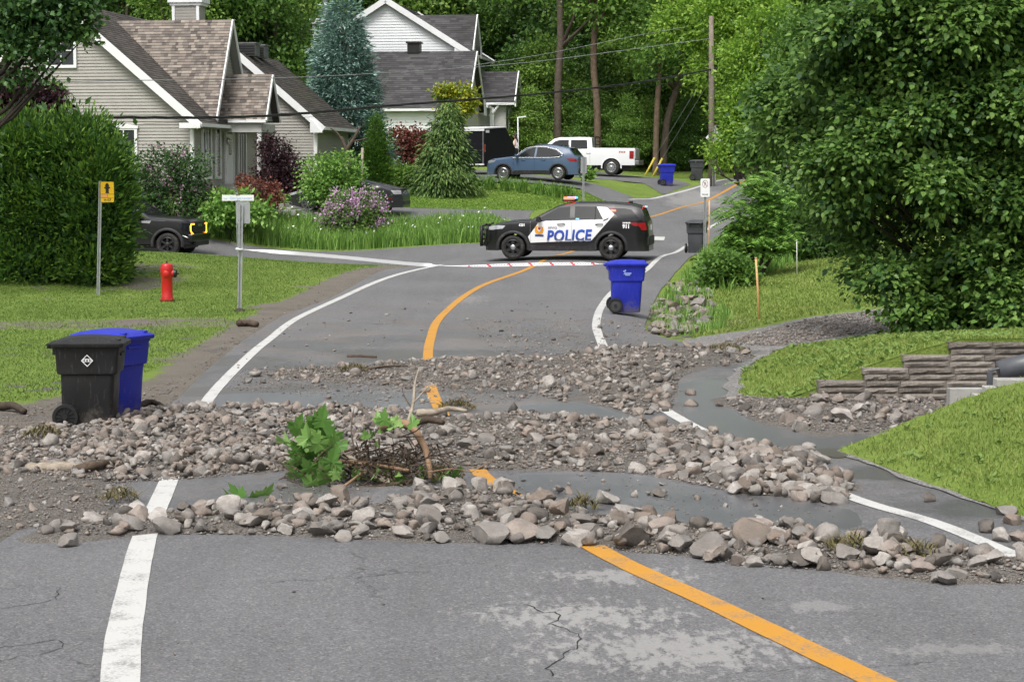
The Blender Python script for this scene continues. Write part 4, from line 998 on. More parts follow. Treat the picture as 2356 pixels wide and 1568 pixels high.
for px, py, wpx in [(1732, 1138, 92), (1685, 1120, 60), (1920, 1162, 75), (1880, 1158, 60), (1655, 1102, 55), (1590, 1088, 60), (1860, 1062, 62), (1745, 1070, 75), (1700, 1060, 55), (1815, 1110, 50), (1625, 1090, 50), (1530, 1100, 60), (1840, 1155, 50), (1770, 1140, 50), (1075, 1050, 55), (1330, 1070, 50), (1310, 1140, 40), (1515, 1145, 55), (1945, 1115, 40), (1790, 1080, 45)]:
    p = on(px, py); rocks.append((p.x, p.y, wpx / (FPX / (p.y * _cp + CAMZ * _sp)), ZB, None))
for px, py, wpx in [(1258, 895, 55), (1500, 920, 45), (1450, 905, 40), (1590, 912, 34), (1590, 938, 36), (1640, 998, 34), (1575, 1000, 40), (1395, 905, 42), (1535, 880, 40), (1655, 938, 24), (1580, 805, 34)]:
    p = on(px, py); rocks.append((p.x, p.y, wpx / (FPX / (p.y * _cp + CAMZ * _sp)), ZR, None))
for px, py, wpx in [(1840, 995, 70), (1870, 975, 60), (1815, 985, 50), (1940, 985, 60), (1975, 968, 45), (2060, 985, 55), (2035, 970, 45), (2030, 985, 35), (1930, 945, 45), (1885, 945, 50), (1985, 940, 50), (1995, 925, 50)]:
    p = on(px, py); rocks.append((p.x, p.y, wpx / (FPX / (p.y * _cp + CAMZ * _sp)), ZW, None))
for px, py, wpx in [(2268, 1228, 68), (2312, 1188, 54), (2330, 1210, 60), (2345, 1250, 70), (2305, 1250, 48), (2138, 1158, 38), (2345, 1265, 40)]:
    p = on(px, py); rocks.append((p.x, p.y, wpx / (FPX / (p.y * _cp + CAMZ * _sp)), ZS, None))
sample(bandA, 500, .115, .45, ZA, .30); sample(bandB, 1750, .088, .42, ZB, .22); sample([(330, 955), (620, 948), (900, 952), (900, 1080), (650, 1088), (400, 1100), (180, 1095), (160, 1010)], 750, .11, .35, ZB, .2); sample(bandBr, 170, .14, .4, ZB, .26); sample(bandC, 520, .08, .45, ZC, .24); sample(bandR, 330, .10, .42, ZR, .24)
sample(wallfoot, 190, .08, .45, ZW, .2); sample(leftmud, 150, .06, .5, ZB, .14); sample(scat, 190, .06, .5, ZC, .2); sample([(560, 800), (700, 730), (900, 690), (1300, 690), (1370, 740), (1050, 740), (700, 845), (540, 870)], 110, .035, .5, ZC, .1); sample(between, 50, .045, .5, ZA, .15)
sample([(40, 1265), (2300, 1360), (2300, 1560), (40, 1560)], 26, .016, .4, ZA, .03)
HMX, HMY, HS = -10.0, 12.5, .05
hm = np.zeros((560, 420)) - 1.0
_c = np.meshgrid(np.arange(420) * HS + HMX, np.arange(560) * HS + HMY)
hm = np.maximum(bedh(*_c), -.0) + .022
rocks_sorted = sorted(rocks, key=lambda r: -r[2])
placed = []
for (x, y, s, zone, zt) in rocks_sorted:
    i = int((y - HMY) / HS); j = int((x - HMX) / HS); k = max(1, int(s * .38 / HS))
    if 0 <= i - k and i + k < 560 and 0 <= j - k and j + k < 420:
        sub = hm[i - k:i + k + 1, j - k:j + k + 1]; base = float(sub.mean() * .75 + sub.min() * .25)
        z = base + s * (.20 if zone == 'A' else .14)
        hm[i - k:i + k + 1, j - k:j + k + 1] = np.maximum(sub, base + s * .22)
    else: z = gz(x, y) + .02 + s * .2
    placed.append((x, y, z, s, zone))
# ditch stones lie on the terrain
rocks = []; sample(ditchp, 260, .20, .42, ZD, .5)
ditch_st = [(x, y, gz(x, y) + s * .22 + .02, s, ZD) for x, y, s, _, _ in rocks]
zones = {'A': ('of the nearest rubble band', 'stones of the nearest rubble band'), 'B': ('of the wide middle rubble band', 'stones of the wide middle band'), 'C': ('of the thin far rubble band', 'stones of the thin far band'), 'R': ('below the lone blue bin', 'stones by the right lane'),
         'W': ('at the foot of the block retaining wall', 'stones at the wall foot'), 'D': ('in the washed-out ditch beside the lone blue bin', 'stones in the ditch'), 'S': ('on the right shoulder below the near grass bank', 'stones on the right shoulder')}
def line_x(line, y): return float(np.interp(y, [p.y for p in line], [p.x for p in line]))
def where(x, y, zone):
    if zone in 'WDS': return ''
    l, c_, r_ = line_x(left_line, y), line_x(centre_line, y), line_x(right_line, y)
    if x < l - 1.2: return ', well left of the white line'
    if x < l: return ', just left of the white line'
    if x < (l + c_) / 2: return ', right of the near white line'
    if x < c_: return ', left of the yellow line'
    if x < (c_ + r_) / 2: return ', just right of the yellow line'
    if x < r_: return ', towards the right white line'
    return ', beyond the right white line'
def size_word(s): return 'huge' if s > .34 else 'large' if s > .24 else 'medium' if s > .17 else 'small'
app = lambda r: r[3] / r[1]
order = sorted(placed, key=lambda r: -app(r))
singles = order[:250] + sorted(ditch_st, key=lambda r: -app(r))[:50]
sset = set(id(r) for r in singles)
for r in singles:
    x, y, z, s, zone = r; tone = random.choice(('dark', 'grey', 'brown', 'pinkish') if zone == 'D' else ('dark', 'grey', 'grey', 'pale grey', 'pale grey', 'pinkish', 'brown')); lab = f'{size_word(s)} {tone} stone {zones[zone][0]}{where(x, y, zone)}'; grp = zones[zone][1]
    o = inst('rock', random.choice(big[tone]), None, (x, y, z), (random.uniform(-.35, .35), random.uniform(-.35, .35), random.uniform(0, 6.28)), (s, s, s * random.uniform(.85, 1.1))); tag(o, lab, 'stone', grp)
Vs, Fs, off = [], [], 0
for r in placed + ditch_st:
    if id(r) in sset: continue
    x, y, z, s, zone = r; V, F = random.choice(small)
    a, b_, c_ = random.uniform(-.5, .5), random.uniform(-.5, .5), random.uniform(0, 6.28)
    Mx = np.array((Matrix.Rotation(c_, 3, 'Z') @ Matrix.Rotation(a, 3, 'X') @ Matrix.Rotation(b_, 3, 'Y')))
    Vs.append(V @ Mx.T * s * np.array([1, 1, random.uniform(.8, 1.15)]) + (x, y, z)); Fs.append(F + off); off += len(V)
o = npmesh('rubble', np.concatenate(Vs), np.concatenate(Fs), M['rock_mass']); tag(o, 'smaller broken stones of the washed-out rubble across the road', 'rubble', kind='stuff')
# grit and pebbles
Vs, Fs, off = [], [], 0
oct_ = np.array([(1, 0, 0), (0, 1, 0), (-1, 0, 0), (0, -1, 0), (0, 0, .7), (0, 0, -.7)], float) * .5; of = np.array([(0, 1, 4), (1, 2, 4), (2, 3, 4), (3, 0, 4), (1, 0, 5), (2, 1, 5), (3, 2, 5), (0, 3, 5)])
def pebbles(poly, n, med, hf, sg=.45):
    global off
    P = np.array(poly, float); px = RNG.uniform(P[:, 0].min(), P[:, 0].max(), n * 4); py = RNG.uniform(P[:, 1].min(), P[:, 1].max(), n * 4); ok = np.nonzero(inpoly(px, py, poly))[0][:n]
    XY = np.array([on(a, b)[:2] for a, b in zip(px[ok], py[ok])]); m_ = len(XY); s = med * np.exp(RNG.normal(size=m_) * sg); z = hf(XY[:, 0], XY[:, 1])
    V = oct_[None] * RNG.uniform(.6, 1.2, (m_, 6, 1)) * s[:, None, None] * np.array([1, 1, .8]); a = RNG.uniform(0, 6.28, m_); ca, sa = np.cos(a)[:, None], np.sin(a)[:, None]
    X = V[:, :, 0] * ca - V[:, :, 1] * sa; Y = V[:, :, 0] * sa + V[:, :, 1] * ca
    V = np.stack([X + XY[:, :1], Y + XY[:, 1:], V[:, :, 2] + (z + s * .15)[:, None]], 2).reshape(-1, 3)
    Vs.append(V); Fs.append((of[None] + (np.arange(m_) * 6)[:, None, None]).reshape(-1, 3) + off); off += m_ * 6
bh = lambda x, y: np.maximum(bedh(x, y), 0) + .024
for poly, n, md in ((bandA, 9000, .022), (bandB, 22000, .026), (bandC, 8000, .024), (bandR, 5000, .024), (wallfoot, 6000, .022), (leftmud, 6000, .018), (scat, 5500, .018), (between, 1500, .013)): pebbles(poly, n, md, bh)
grav_px = [(1640, 795), (1850, 738), (2000, 715), (2250, 700), (2250, 730), (2090, 750), (1800, 798)]
pebbles(grav_px, 7000, .035, lambda x, y: H(x, y) + .02)
shoulder = [(0, 945), (300, 905), (430, 860), (560, 755), (760, 665), (960, 612), (985, 610), (660, 738), (560, 800), (430, 915), (300, 1010), (0, 1230)]
pebbles(shoulder, 5000, .022, lambda x, y: H(x, y) + .01)
o = npmesh('gravel', np.concatenate(Vs), np.concatenate(Fs), M['rock_mass']); tag(o, 'loose grit and pebbles spread between the stones', 'gravel', kind='stuff')

# bare muddy margins where turf meets the road
for line, wd_ in (([Vector((p.x, p.y, 0)) for p in b2_edge], .12), ([Vector((a - .05, b, 0)) for a, b in zip(_xl_x, _xl_y)], .18)):
    o = ribbon('verge', catmull(line, 8), wd_, .028, M['gravel'], hf=lambda x, y: .012 * (fbm(np.asarray(x) * 6, np.asarray(y) * 6, 3, 5)), wob=2.4); tag(o, kind='structure')
# ------------------------------------------------------------------ standing water
def watermat(name, tint, mixf=.0):
    m, t, b = newmat(name); out = t.nodes['Material Output']; co = coords(t)
    gl = nd(t, 'ShaderNodeBsdfGlossy'); gl.inputs['Roughness'].default_value = .30; gl.inputs['Color'].default_value = (.95, .97, 1, 1)
    tp_ = nd(t, 'ShaderNodeBsdfTransparent'); tp_.inputs['Color'].default_value = (*tint, 1)
    df = nd(t, 'ShaderNodeBsdfDiffuse'); df.inputs['Color'].default_value = (.14, .125, .10, 1)
    fr_ = nd(t, 'ShaderNodeFresnel'); fr_.inputs['IOR'].default_value = 1.33
    bp_ = nd(t, 'ShaderNodeBump'); bp_.inputs['Strength'].default_value = .3; bp_.inputs['Distance'].default_value = .01; t.links.new(noise(t, co, 14, 4), bp_.inputs['Height'])
    t.links.new(bp_.outputs[0], gl.inputs['Normal'])
    m0 = nd(t, 'ShaderNodeMixShader'); m0.inputs[0].default_value = mixf; t.links.new(tp_.outputs[0], m0.inputs[1]); t.links.new(df.outputs[0], m0.inputs[2])
    mx = nd(t, 'ShaderNodeMixShader'); t.links.new(fr_.outputs[0], mx.inputs[0]); t.links.new(m0.outputs[0], mx.inputs[1]); t.links.new(gl.outputs[0], mx.inputs[2]); t.links.new(mx.outputs[0], out.inputs[0]); return m
M['water'] = watermat('clear_water_film', (.93, .93, .93)); M['water_mud'] = watermat('muddy_water', (.75, .68, .5), .35)
def puddle(lpx, mat='water', off_=.0265):
    poly = W2(lpx); P = catmull([Vector((a, b, 0)) for a, b in poly + poly[:1]], 10)
    poly = [(p.x + .10 * (float(fbm(p.x * 3, p.y * 3, 3, 2)) - .5), p.y + .3 * (float(fbm(p.x * 3 + 9, p.y * 3, 3, 2)) - .5)) for p in P[:-1]]
    o = drape('puddle', poly, off_, .12, M[mat]); tag(o, kind='structure'); return o
puddle([(1190, 1095), (1420, 1092), (1560, 1115), (1760, 1150), (1950, 1175), (1960, 1225), (1700, 1222), (1480, 1190), (1300, 1165), (1200, 1130)])
puddle([(1560, 885), (1650, 870), (1700, 905), (1690, 950), (1790, 985), (2000, 1005), (1960, 1035), (1800, 1032), (1640, 1000), (1570, 950)])
puddle([(1225, 845), (1330, 838), (1350, 862), (1320, 885), (1240, 880)])
puddle([(480, 912), (700, 905), (930, 908), (1080, 925), (960, 942), (650, 938), (470, 938)])
puddle([(1200, 935), (1330, 930), (1440, 965), (1330, 965), (1210, 948)])
puddle([(1868, 1040), (1925, 1036), (1950, 1052), (1915, 1058)], 'water_mud', .034)
puddle([(1560, 792), (1640, 800), (1590, 815), (1480, 800)])

# ------------------------------------------------------------------ drift wood and torn branches
M['bark'] = simple('brown_bark', (.085, .060, .042), .85, .35, 9, .8, 40)
M['bark_pale'] = simple('pale_bark', (.33, .28, .22), .8, .3, 9, .5, 40)
M['bark_raw'] = simple('torn_wood', (.26, .165, .10), .75, .3, 9, .4, 40)
M['rootdark'] = simple('muddy_roots', (.055, .04, .03), .9, .35, 10, .5, 40)
def stick(lab, pts, r0, r1, mat='bark', nm='stick', n=7, lift=.03):
    P = catmull([on(a, b) + Vector((0, 0, lift + h)) for a, b, h in pts], 5); k = len(P)
    P = [p + Vector((random.uniform(-1, 1), random.uniform(-1, 1), random.uniform(0, 1))) * r0 * .25 for p in P]
    o = MB().tube(P, [r0 + (r1 - r0) * i / (k - 1) for i in range(k)], n).build(nm, M[mat], smooth=True); tag(o, lab, 'stick' if nm == 'stick' else 'log', 'driftwood on the road'); return o
stick('short dark log at the left edge of the road past the bins', [(550, 752, .03), (568, 751, .03), (590, 753, .03)], .07, .06, 'bark', 'log')
stick('straight dark stick lying before the far rubble band', [(798, 824, 0), (830, 824, 0), (866, 826, 0)], .03, .022)
stick('rotten log half buried in the left silt', [(68, 1098, .02), (120, 1102, .06), (190, 1098, .05)], .085, .06, 'bark_pale', 'log')
stick('long driftwood stick behind the left rotten log', [(180, 1104, .06), (225, 1100, .1), (275, 1088, .08)], .055, .03, 'bark')
stick('crooked dark root beside the near blue bin', [(310, 955, .05), (345, 945, .08), (372, 948, .05), (390, 958, 0)], .05, .02, 'rootdark')
stick('thin dark branch in the far rubble band', [(830, 862, .02), (880, 857, .06), (950, 850, .02)], .025, .01)
stick('flat dark plank at the far left edge', [(-10, 945, .02), (30, 948, .05), (55, 955, .02)], .06, .04, 'rootdark', 'log')
def maple_leaf(mat, seed=0):
    r_ = random.Random(seed)
    pts = [(0, 0), (.10, -.02), (.32, -.10), (.30, .05), (.52, .10), (.42, .20), (.60, .42), (.40, .40), (.36, .50), (.20, .42), (.26, .75), (.15, .70), (0, 1.0)]
    full = pts + [(-x, y) for x, y in reversed(pts[1:-1])]
    bm = bmesh.new(); vs = [bm.verts.new((x, y, .18 * abs(x) - .22 * y * y + r_.uniform(-.03, .03))) for x, y in full]; cv = bm.verts.new((0, .3, -.03))
    for i in range(len(vs)): bm.faces.new((cv, vs[i], vs[(i + 1) % len(vs)]))
    me = bpy.data.meshes.new('leaf'); bm.to_mesh(me); bm.free(); me.materials.append(mat); return me
M['leaf_maple'] = leafmat('maple_leaf', [(.10, .22, .045), (.20, .36, .09), (.33, .50, .18)], .4, .25, obj=.9, k=1.0)
mls = [maple_leaf(M['leaf_maple'], i) for i in range(4)]
D0 = 20.1
jam = thing('torn_branch', 'tangle of torn branches, roots and green maple leaves on the road', 'branch', on(870, 1115))
def jl(px, py, d=D0): p = at(px, py, d); return p - jam.location
def br(nm, pts, r0, r1, mat, n=7):
    P = catmull([jl(*q) for q in pts], 6); k = len(P); return MB().tube(P, [r0 + (r1 - r0) * i / (k - 1) for i in range(k)], n).build(nm, M[mat], jam, smooth=True)
br('bough', [(878, 985, 20.3), (915, 972, 20.2), (950, 985, 20.1), (978, 1030, 20.0), (988, 1075, 19.9), (990, 1100, 19.9)], .05, .022, 'bark_raw', 9)
br('bough', [(905, 970, 20.3), (950, 990, 20.3), (975, 1035, 20.2)], .03, .02, 'bark')
br('birch_limb', [(745, 1022, 20.2), (790, 1045, 20.1), (850, 1088, 20.0), (905, 1112, 19.9)], .045, .035, 'bark_pale', 9)
br('limb', [(720, 1065, 20.2), (800, 1062, 20.0), (900, 1075, 19.9), (940, 1082, 19.8)], .022, .016, 'bark_raw')
br('limb', [(690, 1140, 19.7), (770, 1130, 19.7), (860, 1120, 19.8), (960, 1105, 19.9)], .03, .02, 'bark')
br('limb', [(740, 1138, 19.6), (790, 1118, 19.7), (835, 1085, 19.9)], .018, .012, 'bark_raw')
br('limb', [(935, 985, 20.4), (950, 930, 20.8), (955, 880, 21), (965, 845, 21.2)], .022, .008, 'bark_pale')
br('twig', [(952, 925, 20.8), (985, 890, 21), (1010, 880, 21)], .008, .004, 'bark_pale'); br('twig', [(948, 940, 20.8), (930, 910, 20.9), (925, 890, 20.9)], .008, .003, 'bark')
br('twig', [(820, 1050, 20.2), (808, 990, 20.4), (815, 935, 20.6)], .010, .004, 'bark'); br('twig', [(990, 1085, 19.8), (1040, 1078, 19.9), (1085, 1085, 20)], .009, .004, 'bark_raw'); br('twig', [(1085, 1085, 20), (1150, 1050, 20.3)], .005, .003, 'bark_raw')
br('root', [(960, 950, 21.5), (1000, 948, 21.5), (1035, 940, 21.8), (1075, 945, 21.8)], .045, .02, 'bark_pale'); br('root', [(940, 975, 21.3), (985, 965, 21.4), (1020, 972, 21.3)], .05, .03, 'bark')
tw = MB()
for k in range(170):
    a = random.gauss(0, 1); x0, y0 = 885 + random.gauss(0, 62), 1052 + random.gauss(0, 27); d_ = D0 + random.uniform(-.25, .3); an = random.uniform(-.6, 2.4); ln = random.uniform(15, 65)
    q = [jl(x0, y0, d_), jl(x0 + ln * .5 * math.cos(an) + random.uniform(-14, 14), min(1118, y0 + ln * .5 * math.sin(an)), d_ + random.uniform(-.1, .1)), jl(x0 + ln * math.cos(an) + random.uniform(-8, 8), min(1122, y0 + ln * math.sin(an)), d_ + random.uniform(-.15, .15))]
    tw.tube(q, [random.uniform(.005, .014), .006, .003], 4, cap=False)
tag(tw.build('root_mass', M['rootdark'], jam), kind='stuff')
tw = MB()
for k in range(130):
    x0, y0 = random.uniform(640, 1030), random.uniform(1040, 1120); d_ = D0 + random.uniform(-.35, .35); an = random.uniform(-.9, .9); ln = random.uniform(20, 70)
    q = [jl(x0, y0, d_), jl(x0 + ln * .5 * math.cos(an), min(1120, y0 + ln * .5 * math.sin(an)), d_), jl(x0 + ln * math.cos(an), min(1125, y0 + ln * math.sin(an) + 6), d_)]
    tw.tube(q, [.006, .005, .002], 4, cap=False)
tag(tw.build('twig_mass', M['bark'], jam), kind='stuff')
lp = [(670, 1020), (690, 1000), (705, 1015), (715, 985), (735, 975), (745, 1005), (760, 1015), (775, 1030), (700, 1045), (715, 1050), (690, 1060), (680, 1075), (700, 1085), (720, 1095), (740, 1085), (755, 1080), (745, 1105), (700, 1110), (715, 1125), (690, 1105), (770, 1100), (820, 1080), (835, 1095), (845, 1115), (865, 1100), (880, 1090), (890, 1110), (905, 1125), (740, 1040), (730, 1025), (755, 1035), (880, 965), (870, 980), (895, 975), (940, 975), (680, 1040), (1040, 1085), (1045, 1100), (560, 1150), (575, 1160), (590, 1150), (600, 1165), (545, 1155), (960, 1115), (1000, 1110), (930, 1105)]
for px, py in lp:
    for _ in range(2 if px < 780 and px > 650 else 1):
        p = jl(px + random.uniform(-12, 12), py + random.uniform(-8, 10), (D0 if px > 620 else 19.2) + random.uniform(-.3, .2)); s = random.uniform(.16, .25) if px < 800 else random.uniform(.10, .18)
        inst('leaf', random.choice(mls), jam, p, (R(random.uniform(95, 160)), R(random.uniform(-30, 30)), R(random.uniform(-60, 60) + (180 if random.random() < .15 else 0))), s)
M['litter'] = leafmat('brown_leaf_litter', [(.035, .025, .018), (.07, .05, .03), (.11, .08, .045), (.08, .10, .03)], .8, .1, k=1.0)
rl2 = np.random.default_rng(5); nL = 900; qx = 870 + rl2.normal(size=nL) * 75; qy = np.minimum(1118, 1062 + np.abs(rl2.normal(size=nL)) * 34 + 10 * rl2.normal(size=nL)); LP = np.array([jl(a, b, D0 + c)[:] for a, b, c in zip(qx, qy, rl2.uniform(-.35, .35, nL))])
LD = rl2.normal(size=LP.shape); LN_ = rl2.normal(size=LP.shape); LS = LD / np.linalg.norm(LD, axis=1, keepdims=True); LT = np.cross(LS, LN_); LT /= np.linalg.norm(LT, axis=1, keepdims=True); sz = rl2.uniform(.02, .06, (nL, 1))
LV = np.stack([LP, LP + LS * sz * .5 + LT * sz * .3, LP + LS * sz, LP + LS * sz * .5 - LT * sz * .3], 1).reshape(-1, 3); kk = (np.arange(nL) * 4)[:, None]
tag(npmesh('leaf_litter', LV, kk + np.array([[0, 1, 2, 3]]), M['litter'], jam), kind='stuff')
for k in range(34):
    px, py = random.choice(((930, 1090), (880, 1110), (960, 1112), (1000, 1105), (830, 1105), (860, 1000), (900, 985))); p = jl(px + random.gauss(0, 25), min(1118, py + random.gauss(0, 9)), D0 + random.uniform(-.4, .2))
    inst('leaf', random.choice(mls), jam, p, (R(random.uniform(80, 170)), R(random.uniform(-40, 40)), R(random.uniform(0, 360))), random.uniform(.06, .12))
# clumps of torn turf among the stones
M['turf_dry'] = leafmat('torn_grass', [(.06, .048, .025), (.11, .09, .04), (.15, .15, .055)], .7, .1, k=1.2)
def blades(XYZ, hgt, wd, lean=.5, seed=0):
    r_ = np.random.default_rng(seed); n = len(XYZ); a = r_.uniform(0, 6.28, n); h = hgt * r_.uniform(.5, 1.2, n); l = lean * h * r_.uniform(.2, 1, n)
    dx, dy = np.cos(a) * l, np.sin(a) * l; b = a + r_.uniform(-1, 1, n) + 1.57; wx, wy = np.cos(b) * wd * .5, np.sin(b) * wd * .5
    B = np.asarray(XYZ); V = np.empty((n, 5, 3))
    V[:, 0] = B + np.c_[-wx, -wy, 0 * wx]; V[:, 1] = B + np.c_[wx, wy, 0 * wx]
    mid = B + np.c_[dx * .35, dy * .35, h * .6]; V[:, 2] = mid + np.c_[wx * .75, wy * .75, 0 * wx]; V[:, 3] = mid - np.c_[wx * .75, wy * .75, 0 * wx]
    V[:, 4] = B + np.c_[dx, dy, h]
    k = (np.arange(n) * 5)[:, None]
    F = np.concatenate([k + np.array([[0, 1, 2]]), k + np.array([[0, 2, 3]]), k + np.array([[3, 2, 4]])])
    return V.reshape(-1, 3), F
for i, (px, py, r_, nn, lab) in enumerate(((1340, 1180, .14, 130, 'clump of torn grass behind the near rubble band'), (100, 1028, .22, 160, 'clump of torn grass in the left silt'), (275, 1160, .18, 120, 'clump of brown torn grass left of the near white line'), (815, 865, .20, 140, 'mossy turf clump in the far rubble band'), (1960, 1290, .2, 160, 'brown turf clump at the right of the near rubble band'), (1680, 815, .35, 260, 'dark turf and root clump below the gravel drive'), (1050, 948, .25, 200, 'dark root and leaf clump past the torn branch'), (2110, 1310, .2, 120, 'turf clump between near stones at far right'), (1010, 1110, .25, 200, 'turf clump under the right end of the torn branch'))):
    p = on(px, py); ang = RNG.uniform(0, 6.28, nn); rr_ = r_ * np.sqrt(RNG.uniform(0, 1, nn)); X = p.x + rr_ * np.cos(ang); Y = p.y + rr_ * np.sin(ang); Z = bh(X, Y) + .01 + .10 * np.exp(-(rr_ / r_) ** 2 * 2)
    V, F = blades(np.c_[X, Y, Z], .075, .014, 2.2, i); o = npmesh('turf_clump', V, F, M['turf_dry']); tag(o, lab, 'turf')
# ------------------------------------------------------------------ vehicles
class Car:
    def __init__(s, top, sill, wheels, plan, belt, roof, paint, parent, tumble=.22, rr=.07, crown=.03, zc=.36):
        s.top = np.array(sorted(top)); s.sill = sill; s.wheels = wheels; s.plan = np.array(sorted(plan)); s.belt = np.array(sorted(belt)); s.roof = roof
        s.parent = parent; s.tumble = tumble; s.rr = rr; s.crown = crown; s.zc = zc
        x0, x1 = s.top[0, 0], s.top[-1, 0]
        xs = set(np.round(np.linspace(x0, x1, 64), 4)) | set(np.round(s.top[:, 0], 4))
        for xc, ra in wheels:
            for a in np.linspace(0, math.pi, 17): xs.add(round(xc + ra * math.cos(a), 4))
            xs |= {round(xc - ra - .004, 4), round(xc + ra + .004, 4)}
        xs = np.array(sorted(x for x in xs if x0 <= x <= x1))
        rows = []
        for x in xs:
            zt = s.zt(x); zl = min(s.zlow(x), zt - .05); sec = []
            r = min(rr, (zt - zl) * .4)
            for z in np.linspace(zl, zt - r, 13): sec.append((s.yo(x, z), z))
            yb = sec[-1][0]
            sec += [(yb - r * .22, zt - r * .38), (yb - r * .75, zt - r * .06), (yb * .72, zt + crown * .5), (yb * .36, zt + crown * .88), (0, zt + crown)]
            rows.append([(x, y, z) for y, z in sec] + [(x, -y, z) for y, z in sec[-2::-1]])
        n = len(rows[0]); V = np.array(rows).reshape(-1, 3); k = len(rows)
        F = [(i * n + j, i * n + j + 1, (i + 1) * n + j + 1, (i + 1) * n + j) for i in range(k - 1) for j in range(n - 1)]
        mb = MB(); mb.v = [tuple(v) for v in V]; mb.f = F + [tuple(range(n)), tuple(range((k - 1) * n, k * n))]
        s.body = mb.build('body', paint, parent, auto=32)
        ub = MB(); ub.box(((x0 + x1) / 2, 0, .42), (x1 - x0 - .5, s.plan[:, 1].max() * 1.35, .3)); ub.build('underbody', M['black'], parent)
        s.x0, s.x1 = x0, x1
    def zt(s, x): return float(np.interp(x, s.top[:, 0], s.top[:, 1]))
    def zlow(s, x):
        z = s.sill
        for xc, ra in s.wheels:
            q = ra * ra - (x - xc) ** 2
            if q > 0: z = max(z, s.zc + math.sqrt(q) * .97)
        return z
    def yo(s, x, z):
        hw = float(np.interp(x, s.plan[:, 0], s.plan[:, 1])); zb = float(np.interp(x, s.belt[:, 0], s.belt[:, 1]))
        t = min(1, max(0, (z - .2) / (zb - .2)))
        f = .945 + .055 * math.sin(math.pi * (.12 + .62 * t))
        if z > zb: f -= s.tumble * (z - zb) / max(.2, s.roof - zb)
        return hw * f
    def side(s, name, poly, mat, off=.006, sides=(1, -1), parent=None, cuts=3, th=0):
        out = []
        for sg in sides:
            bm = bmesh.new()
            vs = [bm.verts.new((p[0], 0, p[1])) for p in poly]; f = bm.faces.new(vs)
            bmesh.ops.triangulate(bm, faces=bm.faces[:])
            if cuts: bmesh.ops.subdivide_edges(bm, edges=bm.edges[:], cuts=cuts, use_grid_fill=True)
            for v in bm.verts: v.co.y = sg * (s.yo(v.co.x, v.co.z) + off)
            bmesh.ops.recalc_face_normals(bm, faces=bm.faces)
            if bm.faces[:] and sum(f.normal.y * f.calc_area() for f in bm.faces) * sg < 0: bmesh.ops.reverse_faces(bm, faces=bm.faces)
            me = bpy.data.meshes.new(name); bm.to_mesh(me); bm.free(); me.materials.append(mat)
            me.polygons.foreach_set('use_smooth', np.ones(len(me.polygons), bool))
            o = bpy.data.objects.new(name, me); C.objects.link(o); o.parent = parent or s.parent; out.append(o)
        return out
    def strip(s, name, pts, wd, mat, off=.008, sides=(1, -1), parent=None):
        """thin line following side points (x,z)"""
        for sg in sides:
            mb = MB(); P = []
            for a, b in zip(pts, pts[1:]):
                n = max(1, int(math.hypot(b[0] - a[0], b[1] - a[1]) / .08))
                for k in range(n): P.append((a[0] + (b[0] - a[0]) * k / n, a[1] + (b[1] - a[1]) * k / n))
            P.append(pts[-1])
            mb.tube([(x, sg * (s.yo(x, z) + off), z) for x, z in P], wd, 5); mb.build(name, mat, parent or s.parent, smooth=True)
    def arch(s, mat, w_=.075, off=.02, sides=(1, -1), ends=(-8, 188)):
        for xc, ra in s.wheels:
            A = [R(a) for a in np.linspace(ends[0], ends[1], 25)]
            poly = [(xc + (ra - .015) * math.cos(a), s.zc + (ra - .015) * .97 * math.sin(a)) for a in A] + [(xc + (ra + w_) * math.cos(a), s.zc + (ra + w_) * .97 * math.sin(a)) for a in reversed(A)]
            for sg in sides:
                mb = MB(); n = len(A); vs = []
                for k in range(n):
                    i, o_ = poly[k], poly[2 * n - 1 - k]
                    for (x, z), of in ((i, -.05), (i, off), (((i[0] + o_[0]) / 2, (i[1] + o_[1]) / 2), off + .004), (o_, .002)): vs.append((x, sg * (s.yo(x, z) + of), z))
                mb.add(vs, [(4 * k + j, 4 * k + j + 1, 4 * k + j + 5, 4 * k + j + 4) for k in range(n - 1) for j in range(3)])
                mb.build('wheel_arch', mat, s.parent, smooth=True)
    def toppatch(s, name, xa, xb, fr, mat, off=.006, parent=None, n=10):
        V = []; F = []
        for i in range(n + 1):
            x = xa + (xb - xa) * i / n; zt = s.zt(x); yb = s.yo(x, zt - s.rr) - s.rr * .75
            for j in range(9):
                u = -1 + j / 4; y = u * fr * yb
                q = abs(y) / max(yb, .01); V.append((x, y, zt + s.crown * (1 - q ** 2) + off))
        for i in range(n):
            for j in range(8): F.append((i * 9 + j, i * 9 + j + 1, i * 9 + j + 10, i * 9 + j + 9))
        mb = MB().add(V, F); return mb.build(name, mat, parent or s.parent, smooth=True)
    def text(s, name, body, x, z, size, mat, sg=1, off=.012, parent=None, bold=.0, shear=0, sx=1.0, slope=0.0):
        cu = bpy.data.curves.new(name, 'FONT'); cu.body = body; cu.size = size; cu.offset = bold; cu.shear = shear; cu.resolution_u = 3; cu.space_character = 1.0 + bold * 4
        tmp = bpy.data.objects.new('tmp', cu); C.objects.link(tmp)
        dg = bpy.context.evaluated_depsgraph_get(); me = bpy.data.meshes.new_from_object(tmp.evaluated_get(dg)); bpy.data.objects.remove(tmp)
        bm = bmesh.new(); bm.from_mesh(me); bmesh.ops.triangulate(bm, faces=bm.faces[:])
        for v in bm.verts:
            u, w_ = v.co.x * sx, v.co.y
            X = x - sg * u; Z = z + w_ + slope * u
            v.co = (X, sg * (s.yo(X, Z) + off), Z)
        me2 = bpy.data.meshes.new(name); bm.to_mesh(me2); bm.free(); me2.materials.append(mat); me2.name = name
        o = bpy.data.objects.new(name, me2); C.objects.link(o); o.parent = parent or s.parent
        return o
